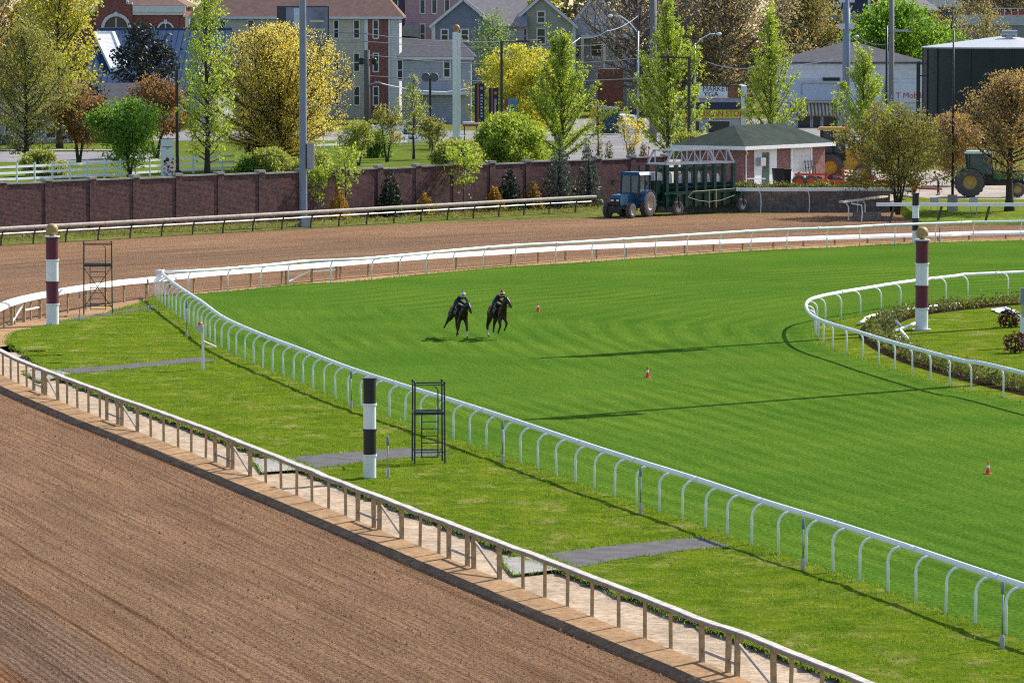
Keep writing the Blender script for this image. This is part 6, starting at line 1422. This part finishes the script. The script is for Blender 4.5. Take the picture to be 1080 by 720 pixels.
# near the yard at the right
tree('bronze_yard_tree', 'spreading many stemmed bronze green tree on the bank before the harrows', 948, 331, 106, 122, LF('leaf_bronze_green', (.12, .13, .04), (.20, .19, .055), (.27, .20, .07), (.17, .20, .05), (.08, .08, .035)), 'dome', .30, 76, (-4, 48), .02, 10, .3, 4, .25, .17, .16, stems=5, seed=38, zbase=.2)
tree('plum_tree', 'purple and amber leaved tree with stout trunk on the bank at right', 1066, 333, 72, 104, PLUM, 'round', .33, 64, (8, 62), .02, 10, .32, 7, .24, .17, .30, seed=39, zbase=.25)
tree('plum_tree', 'darker purple tree between bronze yard tree and plum tree', 1006, 372, 118, 60, PLUM, 'round', .2, 40, (8, 62), .02, 9, .35, 7, .26, .19, .12, seed=40, zbase=.5)
# young trees and shrubs in front of the wall
def wy(px, back=1.3):   # a point just in front of the wall, seen in the column px
    d = (px - 540) / FPX; n = (B - A).normalized(); c = Vector((n.y, -n.x, 0)); a = A + c * back
    return (a.y - a.x * n.y / n.x) / (1 - d * n.y / n.x)
tree('young_tree', 'young bright green tree before the wall right of the steel pole', 364, wy(364), 150, 44, FRESH, 'vase', .45, 20, (10, 45), .02, 8, .4, 3, .18, .2, .06, bark=BARKG, seed=41, group='young trees before the wall')
tree('young_tree', 'young bright green tree with split head before the wall below the no entry sign', 489, wy(489), 152, 54, FRESH, 'vase', .45, 20, (0, 40), .02, 8, .4, 3, .18, .2, .06, bark=BARKG, seed=42, group='young trees before the wall')
tree('young_tree', 'thin young tree before the wall touching the steel pole', 335, wy(335), 170, 30, FRESH, 'vase', .4, 14, (15, 55), .02, 8, .4, 3, .16, .2, .05, bark=BARKG, seed=43, group='young trees before the wall')
def conifer(label, px, wpx, top, mat, seed, Y=None, n=1500, size=.2):
    Y = Y or wy(px); h = Z_(top, Y)
    return small_shrub('conifer_shrub', label, (X_(px, Y), Y, 0), pm(wpx, Y), h, mat, n, size, 'conifers before the brick wall', 1, seed, cat='conifer')
conifer('golden conifer before the wall right of the steel pole', 357, 27, 197, GOLDC, 1, n=1100)
conifer('dark green cone shaped conifer before the wall, between the two leftmost golden ones', 411, 34, 176, DARKC, 2, n=1900)
conifer('golden conifer close right of the leftmost dark cone', 448, 25, 201, GOLDC, 3, n=1000)
conifer('golden conifer left of the second dark cone', 522, 24, 194, GOLDC, 4, n=1000)
conifer('dark green conifer, second dark cone from the left', 537, 32, 172, DARKC, 5, n=1600)
conifer('brownish golden conifer right of the second dark cone', 562, 28, 190, LF('needle_tan', (.16, .11, .03), (.25, .16, .04), (.12, .10, .03)), 6, n=1100)
conifer('blue grey loose juniper overtopping the wall left of the tractor', 590, 42, 138, BLUEC, 7, n=2000)
conifer('blue grey loose juniper nearest to the tractor', 621, 36, 146, BLUEC, 8, n=1700)
# shrubs behind the wall
for k, (px, wv, tp_, m_, lb) in enumerate(((40, 52, 163, PALEG, 'pale yellow green shrub behind the wall at far left'), (284, 62, 160, PALEG, 'pale green shrub behind the wall left of the round maple stem'), (335, 34, 165, PALEG, 'pale green shrub behind the wall right of the steel pole'), (262, 30, 168, MIDG, 'small mid green shrub at the right end of the white board fence'), (398, 24, 138, MIDG, 'green shrub on the lawn before the utility pole'))):
    tree('loose_shrub', lb, px, 404 if k < 4 else 452, tp_, wv, m_, 'dome', .02, 20, (10, 70), .02, 8, .4, 6, .25, .2, .05, stems=3, seed=50 + k, fill=4, cat='shrub', group='shrubs behind the wall')
for k, (px, lb) in enumerate(((461, 'first'), (466, 'second'), (471, 'third'), (477, 'fourth'))):
    small_shrub('clipped_conifer', '%s from left of four small clipped conifers left of the white pillar' % lb, (X_(px, 442), 442, 0), .62, Z_(143, 442), DARKC, 420, .16, 'clipped conifers on the lawn', .6, 20 + k, cat='conifer')
for k, (px, tp_, lb) in enumerate(((619, 149, 'dark round shrub at the right foot of the first ginkgo'), (632, 151, 'dark round shrub right of the first ginkgo, before the lot'), (642.5, 148.5, 'taller dark round shrub in the middle of the lot edge'), (666, 151, 'dark round shrub under the orange budding tree'), (679, 151, 'dark round shrub at the left foot of the largest ginkgo'))):
    small_shrub('clipped_shrub', lb, (X_(px, 421), 421, 0), .8, Z_(tp_, 421), LF('leaf_box', (.04, .05, .015), (.08, .085, .025), (.11, .08, .03)), 520, .15, 'clipped shrubs at the lot edge', 0, 30 + k)
# rough growth along the foot of the wall and a distant wood
nr = np.random.default_rng(21); C = []
n_ = (B - A).normalized(); c_ = Vector((n_.y, -n_.x, 0))
for i in range(9000):
    u = nr.uniform(0, wl - 6); d = nr.uniform(.2, 6.5); q = A + n_ * u + c_ * d; C.append((q.x, q.y, abs(nr.normal(0, .15)) * (1.4 if (u * .35 + d * .5) % 3 < 1.2 else .6)))
struct(leaf_mesh('rough_grass', C, .17, LF('leaf_rough', (.08, .09, .02), (.15, .15, .04), (.22, .19, .08), (.10, .12, .025), tr=.35), nr, .35, 0), 'stuff')
C = []
for i in range(26000):
    x = nr.uniform(-150, 150); hgt = 15 + 5 * math.sin(x * .11) + 4 * math.sin(x * .37 + 1) + 2 * math.sin(x * .9); C.append((x, 880 + nr.uniform(-6, 6), nr.random() ** .8 * hgt))
struct(leaf_mesh('far_wood', C, 1.3, LF('leaf_far', (.07, .075, .05), (.11, .11, .06), (.14, .11, .07), (.08, .10, .05)), nr, .7, 0), 'stuff')
# grass tufts over the verge and along its edges
nr = np.random.default_rng(33)
def blades(name, pts, hgt, wid, mat):
    n = len(pts); Pn = np.asarray(pts); a = nr.uniform(0, 6.283, n); h = hgt * nr.uniform(.5, 1.5, n); ln = nr.normal(0, .5, (n, 2)) * h[:, None]
    dx, dy = np.cos(a) * wid / 2, np.sin(a) * wid / 2
    V = np.empty((n, 3, 3)); V[:, 0] = Pn - np.stack([dx, dy, 0 * dx + .01], 1); V[:, 1] = Pn + np.stack([dx, dy, 0 * dx - .01], 1); V[:, 2] = Pn + np.stack([ln[:, 0], ln[:, 1], h], 1)
    me = bpy.data.meshes.new(name); me.vertices.add(3 * n); me.vertices.foreach_set('co', V.reshape(-1).astype(np.float32)); me.loops.add(3 * n); me.loops.foreach_set('vertex_index', np.arange(3 * n, dtype=np.int32))
    me.polygons.add(n); me.polygons.foreach_set('loop_start', np.arange(0, 3 * n, 3, dtype=np.int32)); me.polygons.foreach_set('loop_total', np.full(n, 3, dtype=np.int32)); me.update(calc_edges=True); me.validate(); me.materials.append(mat)
    o = bpy.data.objects.new(name, me); COL.objects.link(o); return struct(o, 'stuff')
GB = LF('grass_blade', (.06, .12, .012), (.11, .18, .02), (.17, .24, .03), (.09, .15, .015), (.13, .20, .02), tr=.5)
pts = []
rnd = random.Random(8)
pads = [[(304, 482.5), (340, 479), (432, 472.3), (474, 478), (440, 482), (399, 485.8), (332, 494.3)], [(572, 585), (640, 576), (710, 568.4), (742, 566.6), (772, 577), (735, 579), (660, 589.5), (606, 599)], [(56, 389.5), (120, 385.5), (212, 376.5), (228, 380.5), (190, 384), (130, 390), (76, 394.5)], [(60, 339), (110, 331), (150, 323.5), (163, 322), (166, 325), (152, 326.5), (112, 333.5), (62, 341)]]
polys = [[G(*p) for p in q] for q in pads]
def inside(x, y, poly):
    c = False; j = len(poly) - 1
    for i in range(len(poly)):
        a, b = poly[i], poly[j]
        if (a.y > y) != (b.y > y) and x < (b.x - a.x) * (y - a.y) / (b.y - a.y) + a.x: c = not c
        j = i
    return c
nclump = 6000
for _ in range(nclump):
    i = int(rnd.random() ** 1.25 * (NV - 2)); f = rnd.random(); e = rnd.random()
    if e < .22: f = rnd.random() ** 2 * .02
    elif e < .36: f = 1 - rnd.random() * .06
    q = V_[i].lerp(T2[i], f); q2 = V_[i + 1].lerp(T2[i + 1], f); p = q.lerp(q2, rnd.random())
    if p.y < 100 or any(inside(p.x, p.y, g) for g in polys): continue
    for _k in range(9): pts.append((p.x + rnd.gauss(0, .13), p.y + rnd.gauss(0, .2), .05))
blades('verge_grass_tufts', pts, .055, .03, GB)
pts = []
for q in PATHS:
    for a, b in zip(q, q[1:] + q[:1]):
        for k in range(int((b - a).length * 26)): c = a.lerp(b, rnd.random()); pts.append((c.x + rnd.gauss(0, .06), c.y + rnd.gauss(0, .14), .012))
blades('path_edge_grass', pts, .075, .035, GB)
pts = []
for p in line_turf:
    for k in range(14): pts.append((p.x + rnd.gauss(0, .12), p.y + rnd.gauss(0, .25), 0))
for p in line_hair:
    for k in range(14): pts.append((p.x + rnd.gauss(0, .14), p.y + rnd.gauss(0, .25), 0))
blades('rail_line_grass', pts, .10, .035, GB)
# ------------------------------------------------------------------ racehorses, riders and the yard worker
def skin_figure(name, J, E, root, mats, region, parent, sub=2, scale_r=1.0):
    """one continuous body grown along the joints J = {id: (x, y, z, radius)}; region[id] = material slot of the joint"""
    ids = list(J); ix = {k: i for i, k in enumerate(ids)}
    me = bpy.data.meshes.new(name + '_cage'); me.from_pydata([J[k][:3] for k in ids], [(ix[a], ix[b]) for a, b in E], [])
    ob = bpy.data.objects.new(name + '_cage', me); COL.objects.link(ob)
    md = ob.modifiers.new('skin', 'SKIN'); md.branch_smoothing = .6; md.use_smooth_shade = True
    for k in ids:
        sv = me.skin_vertices[0].data[ix[k]]; r = J[k][3] * scale_r; sv.radius = (r, r); sv.use_root = k == root
    ss = ob.modifiers.new('subdivision', 'SUBSURF'); ss.levels = ss.render_levels = sub
    dg = bpy.context.evaluated_depsgraph_get(); m2 = bpy.data.meshes.new_from_object(ob.evaluated_get(dg)); m2.name = name
    bpy.data.objects.remove(ob); bpy.data.meshes.remove(me)
    m2.materials.clear()
    for m in mats: m2.materials.append(m)
    if len(mats) > 1:
        JP = np.array([J[k][:3] for k in ids]); rg = np.array([region.get(k, 0) for k in ids])
        ctr = np.zeros(len(m2.polygons) * 3, dtype=np.float32); m2.polygons.foreach_get('center', ctr); ctr = ctr.reshape(-1, 3)
        d = ((ctr[:, None, :] - JP[None]) ** 2).sum(2) ; m2.polygons.foreach_set('material_index', rg[d.argmin(1)].astype(np.int32))
    m2.polygons.foreach_set('use_smooth', [True] * len(m2.polygons))
    o = bpy.data.objects.new(name, m2); COL.objects.link(o); o.parent = parent; return o
def chain(*k): return list(zip(k, k[1:]))
COAT = M('bay_coat', (.024, .012, .008), .42, var=.5, scale=3, spec=.3); COAT2 = M('dark_brown_coat', (.034, .016, .010), .42, var=.5, scale=3, spec=.3)
SOCK = M('white_sock', (.55, .53, .50), .8); HOOF = M('hoof', (.03, .025, .02), .6); SKIN = M('skin_tone', (.42, .24, .17), .6, var=.1)
RED = M('red_cloth', (.42, .02, .025), .7); NAVYJ = M('rider_navy', (.014, .016, .032), .8); JEAN = M('rider_denim', (.03, .045, .09), .85); WHC = M('helmet_white', (.50, .56, .66), .4); BOOT = M('boot_black', (.012, .011, .011), .5)
def horse(label, px, py, rz, sc, legs, neck, coat, socks):
    t = thing('racehorse', label, 'horse', G(px, py), rz, 'galloping racehorses', sc)
    J = {'pelvis': (-.72, 0, 1.40, .25), 'croup': (-.95, 0, 1.36, .19), 'loin': (-.35, 0, 1.37, .265), 'barrel': (.0, 0, 1.32, .285), 'girth': (.32, 0, 1.30, .28), 'chest': (.58, 0, 1.30, .235), 'withers': (.52, 0, 1.47, .17), 'breast': (.75, 0, 1.28, .16)}
    J.update(neck)
    E = chain('croup', 'pelvis', 'loin', 'barrel', 'girth', 'chest', 'breast') + chain('chest', 'neck1', 'neck2', 'poll', 'face', 'nose', 'muzzle') + [('girth', 'withers')]
    p = J['poll']
    for s, n in ((1, 'l'), (-1, 'r')): J['ear_' + n] = (p[0] - .02, s * .055, p[2] + .10, .026); J['eartip_' + n] = (p[0] - .01, s * .065, p[2] + .19, .010); E += chain('poll', 'ear_' + n, 'eartip_' + n)
    J.update({'dock': (-1.10, 0, 1.42, .06), 'tail1': (-1.28, .02, 1.32, .07), 'tail2': (-1.50, .05, 1.12, .075), 'tail3': (-1.66, .08, .90, .03)}); E += chain('croup', 'dock', 'tail1', 'tail2', 'tail3')
    reg = {}
    for n, (top, rr, pts) in legs.items():
        ks = []
        for i, (q, r) in enumerate(zip(pts, rr)): k = '%s%d' % (n, i); J[k] = (*q, r); ks.append(k)
        E += chain(top, *ks); reg[ks[-1]] = 2
        if n in socks: reg[ks[-2]] = 1
    skin_figure('body', J, E, 'barrel', [coat, SOCK, HOOF], reg, t)
    # mane along the crest
    m = MB(); a, b, c = (Vector(J[k][:3]) for k in ('withers', 'neck2', 'poll'))
    for k in range(16):
        f = k / 15; q = (a.lerp(b, f * 2) if f < .5 else b.lerp(c, f * 2 - 1)) + Vector((-.06, 0, .13 - .03 * f)); m.tube([q, q + Vector((-.05, -.07, -.02)), q + Vector((-.10, -.11, -.16))], [.03, .028, .006], 5)
    m.build('mane', BOOT, t, smooth=True)
    mb = MB(); n = 13
    for i, x in enumerate((-.58, -.45, -.30, -.12)):
        for j in range(n): an = math.radians(-80 + 160 * j / (n - 1)); mb.v.append((x, .315 * math.sin(an), 1.345 + .315 * math.cos(an) * (1.02 if abs(an) < 1 else 1)))
    mb.f = [(i * n + j, (i + 1) * n + j, (i + 1) * n + j + 1, i * n + j + 1) for i in range(3) for j in range(n - 1)]; mb.m = [0] * len(mb.f)
    mb.build('saddle_cloth', RED, t, smooth=True)
    MB().tube([(-.25, 0, 1.70), (0, 0, 1.66), (.2, 0, 1.70)], [.14, .12, .10], 10).build('saddle', BOOT, t, smooth=True)
    mz, fc = Vector(J['nose'][:3]), Vector(J['face'][:3]); pl = Vector(J['poll'][:3])
    for s in (-1, 1):
        MB().tube([mz + Vector((-.03, s * .075, .0)), Vector((.95, s * .14, 1.62)), Vector((.74, s * .10, 1.76))], .012, 5).tube([mz + Vector((0, s * .085, 0)), fc + Vector((-.08, s * .095, .1)), pl + Vector((0, s * .06, .08))], .012, 5).build('bridle', M('bridle_red', (.25, .03, .03), .6) if s > 0 else BOOT, t)
        MB().ball(pl.lerp(fc, .55) + Vector((.03, s * .085, .02)), .022, n=8).build('eye', BLACK, t, smooth=True)
    return t
FR = (.135, .062, .040, .055); HR_ = (.165, .070, .042, .056)
neckA = {'neck1': (.86, 0, 1.52, .185), 'neck2': (1.08, 0, 1.70, .135), 'poll': (1.30, .01, 1.83, .095), 'face': (1.46, .02, 1.66, .092), 'nose': (1.60, .03, 1.46, .066), 'muzzle': (1.66, .03, 1.37, .060)}
neckB = {'neck1': (.84, 0, 1.58, .185), 'neck2': (1.00, .01, 1.82, .135), 'poll': (1.14, .04, 2.02, .095), 'face': (1.30, .09, 1.88, .092), 'nose': (1.42, .14, 1.68, .066), 'muzzle': (1.46, .16, 1.58, .060)}
h1 = horse('dark racehorse with one white front foot, galloping left of the other horse', 484, 356.6, math.radians(-68), .87, {
    'fl': ('chest', FR, [(.55, .16, 1.02), (.74, .15, .60), (.76, .15, .20), (.82, .15, .05)]), 'fr': ('chest', FR, [(.48, -.17, 1.02), (.52, -.22, .60), (.34, -.24, .27), (.36, -.25, .13)]),
    'hl': ('pelvis', HR_, [(-.58, .18, 1.0), (-.84, .20, .60), (-.66, .20, .26), (-.58, .20, .13)]), 'hr': ('pelvis', HR_, [(-.72, -.20, 1.02), (-1.08, -.24, .76), (-1.30, -.27, .55), (-1.36, -.28, .44)])}, neckA, COAT, ('fl',))
h2 = horse('dark racehorse with raised head and folded front legs, galloping nearer the cone', 525, 356.9, math.radians(-69), .90, {
    'fl': ('chest', FR, [(.60, .16, 1.04), (.86, .15, .80), (.60, .15, .50), (.50, .15, .42)]), 'fr': ('chest', FR, [(.58, -.16, 1.02), (.80, -.16, .68), (.52, -.16, .40), (.44, -.16, .30)]),
    'hl': ('pelvis', HR_, [(-.70, .19, 1.0), (-1.02, .20, .66), (-1.12, .20, .34), (-1.12, .20, .22)]), 'hr': ('pelvis', HR_, [(-.60, -.19, 1.0), (-.88, -.22, .56), (-.74, -.23, .18), (-.66, -.23, .05)])}, neckB, COAT2, ('hr',))
def hand(J, E, reg, wrist, n, s, d, mat):
    """palm and five fingers closing round the rein"""
    w = Vector(J[wrist][:3]); d = Vector(d).normalized(); side_ = d.cross(Vector((0, 0, 1))).normalized()
    pm1 = w + d * .07; J['palm' + n] = (*pm1, .034); E.append((wrist, 'palm' + n)); reg['palm' + n] = mat
    for i, (o, L) in enumerate(((-.030, .060), (-.010, .072), (.010, .068), (.030, .052))):
        a = pm1 + d * .05 + side_ * o; b = a + d * L * .4 + Vector((0, 0, -L * .5)); c = b - d * L * .5 + Vector((0, 0, -.012))
        for q, (k, r) in zip((a, b, c), (('a', .0105), ('b', .0095), ('c', .008))): J['f%s%d%s' % (n, i, k)] = (*q, r); reg['f%s%d%s' % (n, i, k)] = mat
        E += chain('palm' + n, 'f%s%da' % (n, i), 'f%s%db' % (n, i), 'f%s%dc' % (n, i))
    a = pm1 + side_ * s * .045 + Vector((0, 0, .005)); b = a + d * .04 + Vector((0, 0, -.02))
    J['t%sa' % n] = (*a, .012); J['t%sb' % n] = (*b, .009); reg['t%sa' % n] = reg['t%sb' % n] = mat; E += chain('palm' + n, 't%sa' % n, 't%sb' % n)
def rider(label, hs, cap, capm, jacket):
    t = thing('person', label, 'rider', hs.location, hs.rotation_euler[2], 'riders', hs.scale[0])
    J = {'pelvis': (-.20, 0, 1.98, .135), 'waist': (.0, 0, 2.05, .125), 'chest': (.24, 0, 2.10, .15), 'upper': (.40, 0, 2.12, .12), 'neck': (.50, 0, 2.17, .058), 'skull': (.60, 0, 2.26, .088), 'jaw': (.66, 0, 2.19, .060), 'nose': (.705, 0, 2.225, .018)}
    E = chain('pelvis', 'waist', 'chest', 'upper', 'neck', 'skull', 'jaw') + [('skull', 'nose')]; reg = {'pelvis': 1, 'neck': 2, 'skull': 2, 'jaw': 2, 'nose': 2}
    for s, n in ((1, 'l'), (-1, 'r')):
        J.update({'sh' + n: (.37, s * .19, 2.10, .075), 'el' + n: (.46, s * .33, 1.86, .050), 'wr' + n: (.68, s * .16, 1.77, .034), 'hip' + n: (-.14, s * .12, 1.90, .105), 'kn' + n: (.20, s * .33, 1.68, .068), 'an' + n: (-.10, s * .36, 1.33, .045), 'heel' + n: (-.13, s * .36, 1.25, .042), 'toe' + n: (.08, s * .37, 1.24, .034)})
        E += chain('upper', 'sh' + n, 'el' + n, 'wr' + n) + chain('pelvis', 'hip' + n, 'kn' + n, 'an' + n, 'heel' + n, 'toe' + n); reg.update({'hip' + n: 1, 'kn' + n: 1, 'an' + n: 3, 'heel' + n: 3, 'toe' + n: 3, 'wr' + n: 2})
        hand(J, E, reg, 'wr' + n, n, -s, (.9, -s * .35, -.1), 2)
    skin_figure('body', J, E, 'pelvis', [jacket, JEAN, SKIN, BOOT], reg, t)
    m = MB().ball((.60, 0, 2.285), .125, n=18, sz=.92); m.tube([(.66, -.09, 2.27), (.735, 0, 2.265), (.66, .09, 2.27)], .016, 6).build('helmet', capm, t, smooth=True)
    MB().ball((.59, 0, 2.415), .045, n=10).build('pompom', BOOT if cap else RED, t, smooth=True)
    MB().tube([(.69, -.075, 2.245), (.72, 0, 2.25), (.69, .075, 2.245)], .026, 8).build('goggles', BLACK, t, smooth=True)
    return t
rider('rider in navy jacket and pale helmet crouching on the white footed horse', h1, True, WHC, NAVYJ)
r2 = rider('rider with red and white cap crouching behind the raised horse head', h2, True, RED, M('rider_dark', (.018, .014, .022), .8))
MB().lathe([(.128, 2.262), (.130, 2.285), (.122, 2.31)], (.60, 0, 0), 18).build('cap_band', WHITE, r2, smooth=True)
# yard worker
t = thing('person', 'worker in pale pink shirt and dark trousers stooping between harrow and green tractor', 'person', ((990 - 540) * 350 / FPX, 350, .62), math.radians(185))
J = {'pelvis': (0, 0, .95, .13), 'waist': (.05, 0, 1.10, .125), 'chest': (.14, 0, 1.32, .145), 'upper': (.19, 0, 1.45, .11), 'neck': (.24, 0, 1.54, .055), 'skull': (.30, 0, 1.68, .088), 'jaw': (.36, 0, 1.61, .058), 'nose': (.405, 0, 1.65, .016)}
E = chain('pelvis', 'waist', 'chest', 'upper', 'neck', 'skull', 'jaw') + [('skull', 'nose')]; reg = {'pelvis': 1, 'neck': 2, 'skull': 2, 'jaw': 2, 'nose': 2}
for s, n in ((1, 'l'), (-1, 'r')):
    J.update({'sh' + n: (.18, s * .19, 1.42, .072), 'el' + n: (.30, s * .25, 1.15, .048), 'wr' + n: (.50, s * .16, 1.0, .034), 'hip' + n: (0, s * .10, .88, .10), 'kn' + n: (.04 + s * .06, s * .12, .48, .062), 'an' + n: (s * .08, s * .13, .09, .042), 'heel' + n: (-.03 + s * .08, s * .13, .045, .042), 'toe' + n: (.17 + s * .08, s * .15, .04, .036)})
    E += chain('upper', 'sh' + n, 'el' + n, 'wr' + n) + chain('pelvis', 'hip' + n, 'kn' + n, 'an' + n, 'heel' + n, 'toe' + n); reg.update({'hip' + n: 1, 'kn' + n: 1, 'an' + n: 1, 'heel' + n: 3, 'toe' + n: 3, 'wr' + n: 2})
    hand(J, E, reg, 'wr' + n, n, -s, (.7, -s * .2, -.6), 2)
skin_figure('body', J, E, 'pelvis', [M('pink_shirt', (.50, .36, .32), .8), BOOT, SKIN, BOOT], reg, t)
MB().ball((.29, 0, 1.715), .10, n=16, sz=.85).tube([(.35, -.07, 1.715), (.47, 0, 1.69), (.35, .07, 1.715)], .012, 6).build('cap', M('cap_red', (.25, .04, .04), .7), t, smooth=True)
